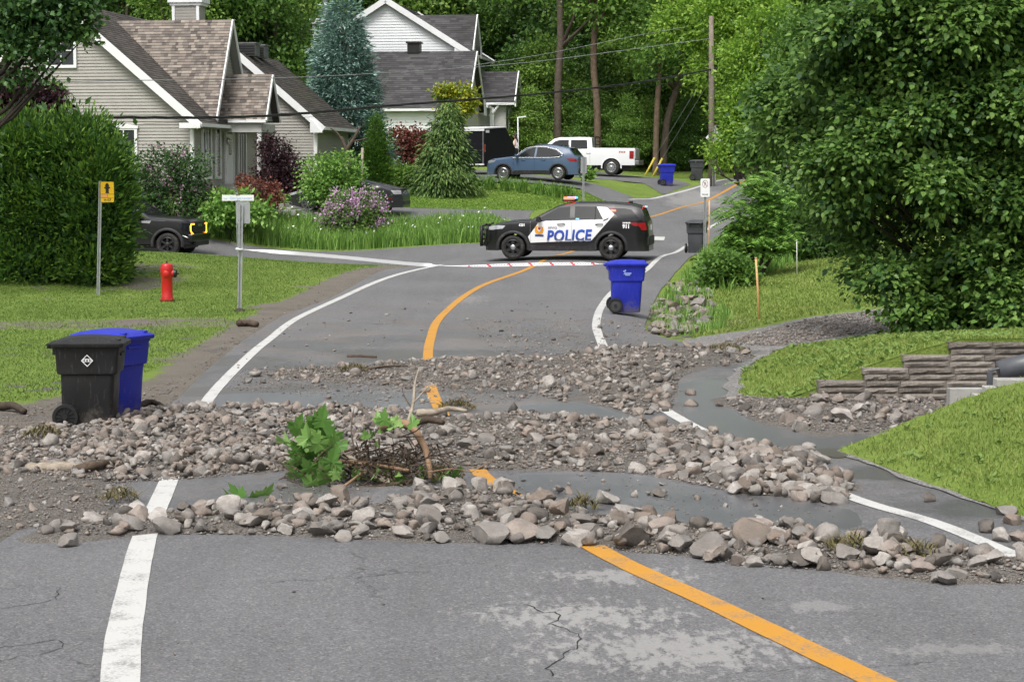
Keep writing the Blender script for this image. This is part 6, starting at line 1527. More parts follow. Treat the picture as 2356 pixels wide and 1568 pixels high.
def make_bin(label, mat, loc, rz, wheel='spoked', logo=None, tilt=(0, 0), group='wheeled bins put out along the road', sc=1.0):
    b = thing('wheelie_bin', label, 'wheelie bin', loc, rz, group); b.scale = (sc,) * 3; b.rotation_euler[0] = tilt[0]; b.rotation_euler[1] = tilt[1]
    L = [(.00, .0, .285, .235, .05), (.02, .0, .295, .245, .06), (.60, .015, .315, .265, .06), (.645, .02, .318, .268, .06), (.66, .015, .352, .29, .05), (.70, .015, .358, .295, .05), (.93, .02, .375, .305, .05), (.955, .02, .385, .315, .05), (.985, .02, .385, .315, .05)]
    mb = MB(); mb.loft([rrect(hx, hy, r, z, cx) for z, cx, hx, hy, r in L]); mb.build('body', mat, b, auto=38)
    mb = MB(); mb.loft([rrect(hx, hy, r, z, cx, q=5) for z, cx, hx, hy, r in ((.972, .03, .415, .335, .05), (.985, .03, .425, .345, .06), (1.02, .03, .425, .345, .06), (1.032, .03, .405, .325, .07), (1.058, .03, .36, .29, .1), (1.085, .03, .22, .23, .12), (1.092, .03, .14, .18, .1))]); lid = mb.build('lid', mat, b, auto=38)
    for sg in (1, -1): MB().box((.33, sg * .2, 1.062), (.16, .06, .025)).build('lid_grip', mat, lid, bevel=.008)
    mb = MB(); mb.tube([(-.44, -.24, 1.0), (-.44, .24, 1.0)], .022, 8)
    for sg in (-1, 1): mb.box((-.40, sg * .2, .985), (.12, .03, .06)); mb.box((-.37, sg * .2, .93), (.05, .03, .1))
    mb.build('handle', mat, b, bevel=.006)
    MB().box((.385, 0, .88), (.05, .3, .035)).build('front_bar', mat, b, bevel=.01)
    MB().tube([(-.235, -.30, .15), (-.235, .30, .15)], .012, 8).build('axle', M['steelrough'], b)
    for sg in (1, -1):
        w_ = MB(); w_.lathe([(.115, -.03), (.148, -.03), (.155, -.015), (.155, .015), (.148, .03), (.125, .03), (.118, .022), (.118, -.02)], 28, (-.235, sg * .315, .155), 'Y', cap=False)
        w_ = w_.build('wheel', M['black'], b, auto=40)
        d = MB(); d.lathe([(.12, -.012), (.12, .012), (.02, .012)], 28, (-.235, sg * .315, .155), 'Y'); d.build('wheel_disc', M['wheelgrey'] if wheel == 'disc' else M['black'], w_)
        d = MB(); d.lathe([(.03, -.035), (.03, .034), (.01, .036)], 12, (-.235, sg * .315, .155), 'Y')
        if wheel == 'spoked':
            for k in range(12):
                a = 2 * math.pi * k / 12; d.beam((-.235, sg * .33, .155), (-.235 + .118 * math.cos(a), sg * .33, .155 + .118 * math.sin(a)), .008, .02, up=(0, 1, 0))
        d.build('hub', M['black'], w_)
    return b
def flat_text(name, body, size, mat, parent, M4, bold=0, sx=1.0, align='CENTER', font=None):
    cu = bpy.data.curves.new(name, 'FONT'); cu.body = body; cu.size = size; cu.offset = bold; cu.align_x = align; cu.align_y = 'CENTER'; cu.resolution_u = 3; cu.extrude = .0008
    tmp = bpy.data.objects.new('tmp', cu); C.objects.link(tmp); dg = bpy.context.evaluated_depsgraph_get()
    me = bpy.data.meshes.new_from_object(tmp.evaluated_get(dg)); bpy.data.objects.remove(tmp); me.name = name
    me.materials.clear(); me.materials.append(mat)
    o = bpy.data.objects.new(name, me); C.objects.link(o); o.parent = parent; o.matrix_local = M4 @ Matrix.Diagonal((sx, 1, 1, 1)); return o
def facing(loc, rx=90, rz=0):   # text plane upright, facing -y of the parent
    return Matrix.Translation(loc) @ Matrix.Rotation(R(rz), 4, 'Z') @ Matrix.Rotation(R(rx), 4, 'X')
pk = on(208, 985)
bk = make_bin('black wheelie bin with white diamond mark, standing in the near rubble', M['bin_black'], (pk.x, pk.y, .02), R(2))
dia = MB()
def ring_poly(mb, outer, inner, y):
    n = len(outer); mb.add([(x, y, z) for x, z in outer] + [(x, y, z) for x, z in inner], [(i, (i + 1) % n, n + (i + 1) % n, n + i) for i in range(n)])
ring_poly(dia, [(0, .072), (.072, 0), (0, -.072), (-.072, 0)], [(0, .060), (.060, 0), (0, -.060), (-.060, 0)], 0)
dg_ = dia.build('diamond_mark', M['decal_white'], bk); dg_.location = (.03, -.318, .82); dg_.rotation_euler = (R(2.4), 0, 0)
flat_text('diamond_letters', 'O', .048, M['decal_white'], dg_, facing((-.033, -.003, 0)), bold=.002)
flat_text('diamond_letters', 'TT', .058, M['decal_white'], dg_, facing((0, -.003, 0)), bold=.002, sx=.62)
flat_text('diamond_letters', 'O', .048, M['decal_white'], dg_, facing((.033, -.003, 0)), bold=.002)
bp2 = on(253, 962)
make_bin('blue wheelie bin tucked behind the near black bin', M['bin_blue'], (bp2.x - .03, bp2.y + .25, .0), R(-28))
mp_ = on(1437, 719)
mbn = make_bin('blue wheelie bin standing alone on the road, tape tied to its lid', M['bin_blue'], (mp_.x + .02, mp_.y, .022), R(1), 'disc', sc=1.02)
prt = MB(); prt.box((.03, -.312, .82), (.13, .004, .03)).box((.02, -.311, .785), (.10, .004, .025)).box((-.04, -.312, .845), (.02, .004, .07)).box((-.06, -.313, .865), (.03, .004, .03)).box((-.03, -.314, .88), (.03, .004, .03)).box((-.045, -.311, .805), (.05, .004, .014))
prt = prt.build('printed_logo', M['bin_print'], mbn); prt.rotation_euler = (0, 0, 0)
rp = grd(1603, 583, 68); make_bin('dark grey wheelie bin on the right shoulder behind the no-parking sign', M['bin_grey'], (rp.x, rp.y, rp.z + .02), R(75), sc=1.0)
fp = grd(1533, 424, 103.5); make_bin('far blue wheelie bin at the end of the upper driveway', M['bin_blue'], (fp.x, fp.y, fp.z + .02), R(8), 'disc')
fp = grd(1603, 419, 108); make_bin('far grey wheelie bin beside the far blue one', M['bin_grey'], (fp.x, fp.y, fp.z + .02), R(-6), 'disc')

# ------------------------------------------------------------------ hydrant
M['hydrant_red'] = simple('red_enamel', (.52, .016, .016), .28, .1, 6, coat=.5)
hp_ = grd(385, 692, 47.6)
hy = thing('fire_hydrant', 'red fire hydrant with dark side cap on the lawn', 'fire hydrant', hp_, 0)
MB().lathe([(.17, -.1), (.17, .035), (.12, .04)], 20).build('base_flange', M['black'], hy, auto=40)
MB().lathe([(.165, .04), (.165, .07), (.135, .075), (.135, .11), (.128, .13), (.128, .56), (.145, .60), (.148, .72), (.15, .78), (.138, .84)], 24).build('barrel', M['hydrant_red'], hy, auto=50)
bn = MB().lathe([(.138, .84), (.135, .86), (.10, .885), (.04, .90)], 24).build('bonnet', M['hydrant_red'], hy, auto=50)
MB().lathe([(.022, .90), (.022, .945), (.015, .95)], 5).build('operating_nut', M['black'], bn)
MB().lathe([(.07, 0), (.07, -.16), (.05, -.17)], 16, (0, 0, .66), 'Y').build('front_nozzle', M['hydrant_red'], hy, auto=40)
nz = MB().lathe([(.09, 0), (.09, .15), (.085, .17)], 18, (0, 0, .66), 'X').build('side_nozzle', M['hydrant_red'], hy, auto=40)
MB().lathe([(.098, .165), (.098, .215), (.06, .235), (.02, .24), (.02, .285)], 14, (0, 0, .66), 'X').build('nozzle_cap', M['black'], nz, auto=40)
for k in range(8):
    a = 2 * math.pi * k / 8; MB().lathe([(.014, 0.03), (.014, .085)], 6, (.152 * math.cos(a), .152 * math.sin(a), 0)).build('bolt', M['chrome'], hy)

# ------------------------------------------------------------------ signs
M['sign_yellow'] = simple('yellow_sign', (.80, .48, .012), .45, .05, 4)
M['sign_peach'] = simple('peach_sign', (.80, .36, .12), .45, .05, 4)
M['sign_ink'] = simple('black_ink', (.012, .012, .014), .5, .1)
M['sign_blue'] = simple('pale_blue_ink', (.33, .52, .82), .5, .1)
M['sign_red'] = simple('red_ink', (.35, .12, .15), .5, .1)
def post(parent, h, r=.025, mat='galv', lean=(0, 0), z0=-.3):
    mb = MB(); n = 7
    # U-channel post
    sec = [(-.035, -.012), (-.02, -.012), (-.012, .016), (.012, .016), (.02, -.012), (.035, -.012), (.035, -.016), (.016, -.016), (.009, .011), (-.009, .011), (-.016, -.016), (-.035, -.016)]
    k = r / .025
    loops = [[(x * k + lean[0] * (z / h), y * k + lean[1] * z / h, z) for x, y in sec] for z in (z0, h * .5, h)]
    mb.loft(loops); return mb.build('post', M[mat], parent)
def plate(name, w_, h, mat, parent, loc, r=.03, th=.006):
    mb = MB(); mb.loft([[(x, y2, z) for x, z, _ in rrect(w_ / 2, h / 2, r, 0)] for y2 in (0, th)]); o = mb.build(name, mat, parent); o.location = loc; return o
# hydrant marker sign
p = grd(226, 679, 49.0); s1 = thing('hydrant_sign', 'yellow hydrant marker sign H-07 on a post before the cedar hedge', 'sign', p, R(3))
post(s1, 2.72, .028, lean=(.10, 0))
pl = plate('sign_plate', .33, .50, M['sign_ink'], s1, (.26, -.03, 2.46), .035)
plate('sign_face', .315, .485, M['sign_yellow'], pl, (0, -.004, 0), .03, .003)
hyd = MB()
sil = [(-.05, -.105), (.05, -.105), (.05, -.095), (.038, -.09), (.038, .0), (.055, .01), (.07, .01), (.07, .045), (.055, .045), (.04, .05), (.04, .07), (.055, .075), (.055, .085), (.04, .09), (.035, .115), (.015, .135), (0, .145), (-.015, .135), (-.035, .115), (-.04, .09), (-.055, .085), (-.055, .075), (-.04, .07), (-.04, .05), (-.055, .045), (-.07, .045), (-.07, .01), (-.055, .01), (-.038, 0), (-.038, -.09), (-.05, -.095)]
hyd.add([(x, -.0062, z + .075) for x, z in sil], [tuple(range(len(sil)))]); hyd.build('hydrant_symbol', M['sign_ink'], pl)
MB().add([(x, -.006, z) for x, z in ((-.152, -.055), (-.004, -.055), (-.004, -.125), (-.152, -.125))], [(0, 1, 2, 3)]).build('peach_field', M['sign_peach'], pl)
MB().box((0, -.006, -.048), (.31, .003, .006)).box((0, -.006, -.135), (.31, .003, .006)).box((0, -.006, -.09), (.006, .003, .085)).build('rule_line', M['sign_ink'], pl)
flat_text('sign_number', 'H-07', .085, M['sign_ink'], pl, facing((0, -.0065, -.19)), bold=.001)
# street name post at the corner
p = grd(549, 590, 66.5); s2 = thing('street_name_sign', 'white street name blade on a thin post at the side street corner', 'street sign', p, R(2))
post(s2, 2.32, .028, lean=(-.04, 0))
pl = plate('sign_plate', 1.03, .19, M['white'], s2, (0, -.03, 2.13), .01)
flat_text('sign_text', 'rue', .07, M['sign_blue'], pl, facing((-.40, -.004, -.02)))
flat_text('sign_text', 'Georges-Leclerc', .125, M['sign_blue'], pl, facing((.10, -.004, -.01)), sx=.86)
MB().box((0, -.015, .10), (.13, .05, .03)).box((0, -.015, -.10), (.13, .05, .03)).build('clamp', M['steelrough'], s2).location = (0, 0, 2.13)
# sign seen from the back, holding the tape
p = on(551, 716); s3 = thing('road_sign', 'grey back of a road sign on the post the tape is tied to', 'sign', p, R(-1))
post(s3, 2.30, .032, lean=(.07, 0))
plate('sign_plate', .30, .47, M['alu'], s3, (.10, .02, 2.13), .04)
for dx, dz in ((-.1, .19), (.1, .19), (-.1, -.17), (.1, -.17)): MB().lathe([(.01, -.004), (.01, .004)], 6, (.10 + dx, .018, 2.13 + dz), 'Y').build('rivet', M['chrome'], s3)
M['mudclump'] = simple('dark_mud', (.05, .04, .03), .9, .3, 12, .6, 30)
MB().lathe([(.14, -.05), (.12, .03), (.06, .07), (.0, .08)], 9).build('mud_clump', M['mudclump'], s3)
# no-parking sign
p = grd(1621, 596, 65); s4 = thing('no_parking_sign', 'white no-parking sign with double arrow by the right shoulder', 'sign', p, R(-2))
post(s4, 2.42, .03)
pl = plate('sign_plate', .29, .58, M['white'], s4, (0, -.03, 2.14), .035)
rg = MB(); N_ = 28
ring_poly(rg, [(.09 * math.cos(2 * math.pi * k / N_), .12 + .12 * math.sin(2 * math.pi * k / N_)) for k in range(N_)], [(.077 * math.cos(2 * math.pi * k / N_), .12 + .105 * math.sin(2 * math.pi * k / N_)) for k in range(N_)], -.002)
rg.build('prohibition_ring', M['sign_red'], pl)
MB().beam((-.06, -.003, .19), (.06, -.003, .05), .008, .014, up=(0, 0, 1)).build('prohibition_bar', M['sign_red'], pl)
flat_text('sign_letter', 'P', .17, M['sign_ink'], pl, facing((0, -.002, .11)), sx=.7)
MB().beam((-.07, -.003, -.21), (.07, -.003, -.21), .004, .014).add([(-.095, -.003, -.21), (-.06, -.003, -.185), (-.06, -.003, -.235)], [(0, 1, 2)]).add([(.095, -.003, -.21), (.06, -.003, -.185), (.06, -.003, -.235)], [(2, 1, 0)]).build('double_arrow', M['sign_ink'], pl)
# far sign, back view, by the crossover
p = grd(1342, 462, 88); s5 = thing('road_sign', 'narrow road sign seen from behind, in front of the blue crossover', 'sign', p, R(4))
post(s5, 2.20, .03); plate('sign_plate', .26, .70, M['alu'], s5, (.02, .03, 1.85), .03)
# stakes
M['stake_orange'] = simple('orange_stake', (.70, .40, .18), .6, .15, 5); M['stake_white'] = simple('white_stake', (.7, .7, .68), .5, .1)
for px, py, d, h, mt, lab, lean in ((1631, 610, 64, 1.75, 'stake_orange', 'faded orange marker stake beside the no-parking sign', .0), (1748, 730, 42, 1.27, 'stake_orange', 'orange marker stake leaning at the edge of the gravel drive', -.09), (1834, 638, 53, .90, 'stake_white', 'thin white marker rod on the grass bank', -.02)):
    p = grd(px, py, d); t_ = thing('marker_stake', lab, 'stake', p)
    MB().tube([(0, 0, -.2), (lean * .5, 0, h * .5), (lean, 0, h)], [.022 if mt == 'stake_orange' else .010] * 3, 8).build('rod', M[mt], t_, smooth=True)
    MB().tube([(lean, 0, h), (lean * 1.005, 0, h + .03)], [.024 if mt == 'stake_orange' else .012] * 2, 8).build('cap', M[mt], t_, smooth=True)
# utility pole with warning sign
M['pole_wood'] = simple('weathered_pole', (.20, .165, .135), .85, .25, 5, .4, 30)
p = grd(1637, 405, 104); up = thing('utility_pole', 'weathered wooden utility pole rising among the roadside trees', 'utility pole', p)
MB().tube([(0, 0, -.5), (-.03, 0, 4), (-.08, 0, 8.6)], [.16, .145, .115], 12).build('pole', M['pole_wood'], up, smooth=True)
for z in (2.2, 4.8, 5.2): MB().lathe([(.155 - z * .005, z), (.155 - z * .005, z + .06)], 12).build('band', M['steelrough'], up)
MB().tube([(.06, -.13, -.2), (.05, -.13, 3.0)], .025, 6).build('ground_rod_guard', M['galv'], up)
ds = thing('warning_sign', 'pale diamond warning sign seen from behind at the utility pole', 'sign', grd(1645, 402, 106))
post(ds, 3.0, .03)
o = plate('sign_plate', .72, .72, M['white'], ds, (.0, .03, 2.35), .05); o.rotation_euler = (0, R(45), 0)
plate('sign_tab', .4, .4, M['white'], ds, (.05, .03, 1.55), .03)
M['guard_yellow'] = simple('yellow_guy_guard', (.62, .50, .08), .5, .12)
for px, py, d, lab in ((1488, 372, 118, 'yellow guy wire guard nearer the white pickup'), (1506, 372, 118, 'yellow guy wire guard nearer the far bins')):
    p = grd(px, py, d); g_ = thing('guy_wire_guard', lab, 'guy guard', p)
    MB().tube([(-.2, 0, -.2), (.45, -.1, 1.05)], .06, 8).build('guard', M['guard_yellow'], g_, smooth=True)
    MB().tube([(.3, -.07, .8), (4.4, -.5, 7.6)], .012, 5).build('wire', M['steelrough'], g_)
# overhead cables
M['cable'] = simple('black_cable', (.02, .02, .021), .5, .2); M['cable_grey'] = simple('grey_cable', (.28, .29, .30), .4, .3, 1.2)
def cable(lab, pts, r, mat, nm='overhead_cable', twist=False):
    P = catmull([at(*q) for q in pts], 14); mb = MB()
    if twist:
        for ph in (0, 2.1, 4.2):
            Q = [p_ + Vector((0, math.cos(i * .9 + ph), math.sin(i * .9 + ph))) * r * .9 for i, p_ in enumerate(P)]; mb.tube(Q, r * .75, 5)
    else: mb.tube(P, r, 6)
    o = mb.build(nm, M[mat], smooth=True); tag(o, lab, 'cable', 'cables strung across the scene'); return o
cable('thick black twisted cable sagging across both houses', [(-150, 262, 58), (250, 270, 63), (600, 267, 70), (900, 243, 80), (1250, 215, 90), (1480, 188, 97), (1637, 160, 103.5), (1760, 140, 108)], .032, 'cable', twist=True)
cable('upper pale cable running in front of the spruce to the pole', [(-150, 196, 56), (250, 186, 62), (550, 182, 69), (850, 170, 79), (1200, 145, 90), (1480, 110, 98), (1640, 88, 103.7)], .016, 'cable_grey')
cable('highest thin pale cable fading towards the wood', [(1060, 155, 88), (1250, 125, 92), (1450, 85, 98), (1580, 62, 103)], .012, 'cable_grey')
cable('thin service wire between the grey house and the white house', [(330, 285, 76), (600, 274, 82), (870, 262, 92), (1100, 244, 104), (1300, 222, 112), (1640, 180, 104)], .008, 'cable')
# L-shaped white post by the trailer
p = grd(1193, 400, 112); t_ = thing('drive_post', 'slim white post with short arm beside the trailer', 'post', p); MB().tube([(0, 0, -.2), (-.04, 0, 2.65)], .03, 8).build('upright', M['trim'], t_, smooth=True); MB().beam((-.06, 0, 2.66), (.42, 0, 2.72), .05, .06).build('arm', M['trim'], t_)

# ------------------------------------------------------------------ barrier tape
def tapemat():
    m, t, b = newmat('red_white_tape'); uv = nd(t, 'ShaderNodeAttribute', attribute_name='tuv')
    sx = nd(t, 'ShaderNodeSeparateXYZ'); t.links.new(uv.outputs['Vector'], sx.inputs[0])
    u = math_(t, 'FRACT', math_(t, 'MULTIPLY', math_(t, 'ADD', sx.outputs[0], math_(t, 'MULTIPLY', sx.outputs[1], .06)), 2.2))
    bar = ramp(t, u, [(.0, 1.0), (.13, 1.0), (.14, 0.0)], 'CONSTANT')
    u2 = math_(t, 'FRACT', math_(t, 'MULTIPLY', math_(t, 'SUBTRACT', sx.outputs[0], math_(t, 'MULTIPLY', sx.outputs[1], .03)), 17.0))
    glyph = math_(t, 'MULTIPLY', ramp(t, u2, [(.0, 1.0), (.5, 0.0)], 'CONSTANT'), ramp(t, sx.outputs[1], [(.0, 0.0), (.28, 1.0), (.72, 0.0)], 'CONSTANT'))
    side = ramp(t, math_(t, 'DIVIDE', sx.outputs[0], 10.0), [(.0, 0.0), (.50, 1.0)], 'CONSTANT')
    col = mixc(t, math_(t, 'MULTIPLY', glyph, side), (.80, .81, .84), (.12, .06, .06))
    col = mixc(t, math_(t, 'MULTIPLY', bar, side), col, (.55, .03, .04))
    t.links.new(col, b.inputs['Base Color']); b.inputs['Roughness'].default_value = .3
    return m
ta = Vector((s3.location.x + .02, s3.location.y - .04, 1.345)); tb = Vector((mbn.location.x - .42, mbn.location.y - .05, 1.05))
V = []; UV = []; N_ = 90
for i in range(N_ + 1):
    k = i / N_; p = ta.lerp(tb, k) + Vector((0, 0, -.08 * math.sin(math.pi * k) - .10 * math.exp(-((k - .55) / .22) ** 2)))
    ang = R(8) + R(95) * sstep(.0, .18, k) * (1 - sstep(.50, .545, k)) + R(40) * sstep(.56, .75, k)
    if k > .93: ang = R(60) * (1 - (k - .93) / .07)
    hw_ = .038 if .03 < k < .97 else .02
    if abs(k - .545) < .02: hw_ = .018
    dv = Vector((0, math.cos(ang), math.sin(ang))) * hw_
    V += [tuple(p - dv), tuple(p + dv)]; UV += [(k * 8, 0, 0), (k * 8, 1, 0)]
k = np.arange(N_) * 2
tape = npmesh('barrier_tape', V, np.c_[k, k + 1, k + 3, k + 2], tapemat(), smooth=True)
a_ = tape.data.attributes.new('tuv', 'FLOAT_VECTOR', 'POINT'); a_.data.foreach_set('vector', np.array(UV, np.float32).ravel())
tag(tape, 'red and white barrier tape stretched from the sign post to the lone blue bin', 'tape')
MB().tube([ta + Vector((-.05, .08, .02)), ta + Vector((-.07, -.02, 0)), ta + Vector((.05, -.03, -.01)), ta + Vector((.06, .07, .02)), ta + Vector((-.05, .08, .02))], .02, 6).build('knot', M['white'], tape, smooth=True)
# ------------------------------------------------------------------ vegetation
def unit(a): return a / (np.linalg.norm(a, axis=-1, keepdims=True) + 1e-9)
def kites(P, D, N, L, Wd, fold=.15, wide=.42):
    """one folded four-corner leaf per row"""
    n = len(P); D = unit(D); S = unit(np.cross(D, N)); Nn = np.cross(S, D)
    L = np.broadcast_to(L, n)[:, None]; Wd = np.broadcast_to(Wd, n)[:, None]
    V = np.empty((n, 4, 3)); V[:, 0] = P; V[:, 1] = P + D * L * wide + S * Wd * .5 + Nn * Wd * fold; V[:, 2] = P + D * L; V[:, 3] = P + D * L * wide - S * Wd * .5 + Nn * Wd * fold
    k = (np.arange(n) * 4)[:, None]
    return V.reshape(-1, 3), np.concatenate([k + np.array([[0, 1, 2]]), k + np.array([[0, 2, 3]])])
def crown_leaves(lobes, nclump, nleaf, csize, lsize, asp, rng, droop=.3, shell=(.55, 1.0), outw=.8, upn=.6, flat=.75, rnd=.8, fold=.15, gaps=.0):
    """lobes: (cx,cy,cz, rx,ry,rz, weight)"""
    L = np.array(lobes, float); w_ = L[:, 6] / L[:, 6].sum(); li = rng.choice(len(L), nclump, p=w_)
    d = unit(rng.normal(size=(nclump, 3))); r = rng.uniform(shell[0] ** 2, shell[1] ** 2, nclump) ** .5
    cc = L[li, :3] + d * L[li, 3:6] * r[:, None]
    if gaps:
        keep = fbm(cc[:, 0] * 1.1 + cc[:, 1] * .7, cc[:, 2] * 1.3, 2, 21) > gaps; cc, d = cc[keep], d[keep]
    n = len(cc); cs = csize * rng.uniform(.6, 1.3, n)
    off = rng.normal(size=(n, nleaf, 3)) * .5; off[:, :, 2] *= flat
    P = cc[:, None] + off * cs[:, None, None]; out = unit(d[:, None] * outw + off * .5 + rng.normal(size=off.shape) * rnd + np.array([0, 0, -droop]))
    Nn = unit(rng.normal(size=off.shape) * .7 + np.array([0, 0, upn]) + d[:, None] * .35)
    P, out, Nn = P.reshape(-1, 3), out.reshape(-1, 3), Nn.reshape(-1, 3); s = lsize * rng.uniform(.65, 1.25, len(P))
    return kites(P, out, Nn, s, s * asp, fold)
def limbs(mb, base, top, lobes, r0, rng, twist=.15):
    """tapered trunk with limbs reaching into the lobes"""
    base, top = Vector(base), Vector(top); k = 7; T = []
    for i in range(k):
        t = i / (k - 1); T.append(base.lerp(top, t) + Vector((rng.normal() * twist * t, rng.normal() * twist * t, 0)))
    mb.tube(T, [r0 * (1.15 - .9 * i / (k - 1)) if i else r0 * 1.5 for i in range(k)], 8)
    for l in lobes:
        c_ = Vector(l[:3]); t = min(.95, max(.25, (c_.z - base.z) / max(.1, (top.z - base.z)) * .7)); s = T[int(t * (k - 1))]
        m_ = s.lerp(c_, .5) + Vector((0, 0, -.1 * (c_ - s).length)); mb.tube([s, m_, c_], [r0 * (1 - t) * .7 + .02, r0 * .25 + .012, .012], 5)
GR = [(.018, .045, .010), (.035, .080, .016), (.060, .125, .024), (.10, .18, .04)]
M['leaf_forest'] = leafmat('forest_leaf', [(.022, .052, .012), (.045, .095, .018), (.085, .15, .026), (.14, .215, .045)], .5, .35, obj=.7, k=2.0)
M['leaf_yellowgreen'] = leafmat('locust_leaf', [(.045, .10, .015), (.09, .17, .022), (.16, .26, .035), (.24, .33, .06)], .5, .4, k=1.8)
M['leaf_lilac'] = leafmat('lilac_bush_leaf', [(.030, .072, .015), (.068, .14, .030), (.13, .225, .05), (.22, .335, .09)], .42, .35, .3, k=1.32)
M['leaf_maple_dark'] = leafmat('dark_maple_leaf_and_shade', [(.008, .026, .010), (.018, .045, .014), (.035, .075, .020), (.06, .11, .028)], .45, .25, k=2.1)  # dark maple leaf, reused as painted shade inside the lilac crown
M['leaf_cedar'] = leafmat('cedar_spray', [(.010, .030, .008), (.026, .062, .012), (.060, .115, .018), (.12, .18, .03)], .55, .25, .25, k=2.3)
M['leaf_purple'] = leafmat('purple_leaf', [(.010, .006, .008), (.022, .010, .014), (.045, .018, .024), (.07, .03, .035)], .45, .15, k=1.3)
M['leaf_red'] = leafmat('red_leaf', [(.03, .02, .012), (.09, .035, .025), (.17, .055, .04), (.26, .09, .075)], .5, .2)
M['leaf_spruce_blue'] = leafmat('blue_spruce_needle', [(.022, .045, .035), (.055, .095, .08), (.12, .18, .16), (.21, .285, .265)], .6, .15, .25, k=2.5)
M['leaf_spruce'] = leafmat('spruce_needle', [(.010, .028, .010), (.026, .055, .018), (.055, .095, .030), (.09, .14, .05)], .6, .08, .25)
M['leaf_weep'] = leafmat('weeping_spruce_needle', [(.020, .048, .014), (.045, .088, .022), (.085, .14, .038), (.14, .20, .06)], .6, .08, .25)
M['leaf_bright'] = leafmat('bright_shrub_leaf', [(.045, .11, .018), (.085, .18, .03), (.15, .27, .055), (.26, .36, .11)], .45, .3)
M['leaf_yellow'] = leafmat('golden_maple_leaf', [(.08, .16, .02), (.20, .28, .03), (.42, .42, .035), (.55, .50, .05)], .45, .3, k=1.05)
M['bloom'] = leafmat('lilac_bloom', [(.50, .27, .48), (.62, .38, .60), (.74, .52, .71)], .6, .3, k=1.15)
M['bloom_pale'] = leafmat('faded_bloom', [(.25, .16, .20), (.38, .24, .32)], .6, .3, k=1.2)
M['trunk'] = simple('forest_bark', (.085, .066, .05), .9, .3, 6, .5, 30)
M['trunk_red'] = simple('reddish_bark', (.125, .088, .06), .9, .3, 5, .5, 30)
M['trunk_dark'] = simple('dark_bark', (.028, .022, .018), .9, .3, 6, .5, 30)
M['grass_blade'] = leafmat('lawn_blade', [(.09, .14, .032), (.145, .205, .045), (.205, .265, .065), (.30, .32, .12)], .55, .3, .2, k=1.25)
M['grass_tall'] = leafmat('meadow_blade', [(.05, .115, .022), (.09, .18, .035), (.15, .255, .055), (.21, .31, .09)], .55, .25, .2)
M['grass_front'] = leafmat('front_lawn_blade', [(.08, .16, .025), (.12, .215, .035), (.17, .27, .05), (.24, .33, .08)], .55, .3, .2, k=1.25)
M['grass_lawn2'] = leafmat('hydrant_lawn_blade', [(.07, .125, .03), (.105, .175, .04), (.15, .22, .05), (.21, .26, .085)], .55, .3, .2, k=1.22)  # duller green of the lawn around the hydrant

def plant(name, label, cat, loc, group=None): return thing(name, label, cat, loc, 0, group)
def bush(name, label, loc, lobes, nclump, nleaf, csize, lsize, asp, mat, stem='trunk_dark', r0=.05, seed=1, cat='shrub', group=None, bloom=None, stems=True, **kw):
    t = plant(name, label, cat, loc, group); rng = np.random.default_rng(seed)
    V, F = crown_leaves(lobes, nclump, nleaf, csize, lsize, asp, rng, **kw); npmesh('crown' if cat == 'tree' else 'foliage', V, F, M[mat], t)
    if stems:
        mb = MB(); zc = max(l[2] for l in lobes)
        if cat == 'tree': limbs(mb, (0, 0, -.3), (0, 0, zc), lobes, r0, rng)
        else:
            for l in lobes:
                for _ in range(3):
                    e = Vector((l[0] + rng.normal() * l[3] * .4, l[1] + rng.normal() * l[4] * .4, l[2] + rng.uniform(-.2, .5) * l[5])); b = Vector((rng.normal() * .15, rng.normal() * .15, -.2)); mb.tube([b, b.lerp(e, .5) + Vector((rng.normal() * .1, rng.normal() * .1, .1)), e], [r0, r0 * .7, r0 * .3], 5)
        mb.build('trunk' if cat == 'tree' else 'stem', M[stem], t, smooth=True)
    if bloom:
        V, F = crown_leaves(lobes, bloom[0], bloom[1], bloom[2], bloom[3], .8, rng, droop=-.3, shell=(.92, 1.06), flat=1.1); npmesh('blossom', V, F, M[bloom[4]], t)
    return t

# ---- wood behind the houses
def forest_proto(seed, h, r, low, n=800):
    rng = np.random.default_rng(seed); lobes = []
    for k in range(9):
        z = h * (low + (1 - low) * (k + .5) / 9); f = math.sin(math.pi * (.22 + .72 * (k + .5) / 9)); a = rng.uniform(0, 6.28); o_ = r * .45 * f
        lobes.append((o_ * math.cos(a), o_ * math.sin(a), z, r * .62 * f + .5, r * .62 * f + .5, h * .085, f + .3))
    V, F = crown_leaves(lobes, n, 14, 1.05, .30, .62, rng, droop=.35, shell=(.35, 1.05), flat=.55)
    cm = npmesh('crown', V, F, M['leaf_forest'], link=False)
    mb = MB(); limbs(mb, (0, 0, -.5), (0, 0, h * .93), lobes, .17, rng, .35)
    return cm, mb.mesh('trunk', M['trunk'], True)
protos = [forest_proto(11, 17, 3.6, .20), forest_proto(12, 19, 3.2, .30), forest_proto(13, 15, 4.0, .12), forest_proto(14, 18, 3.8, .24), forest_proto(15, 11, 3.2, .08)]
rng_f = random.Random(5)
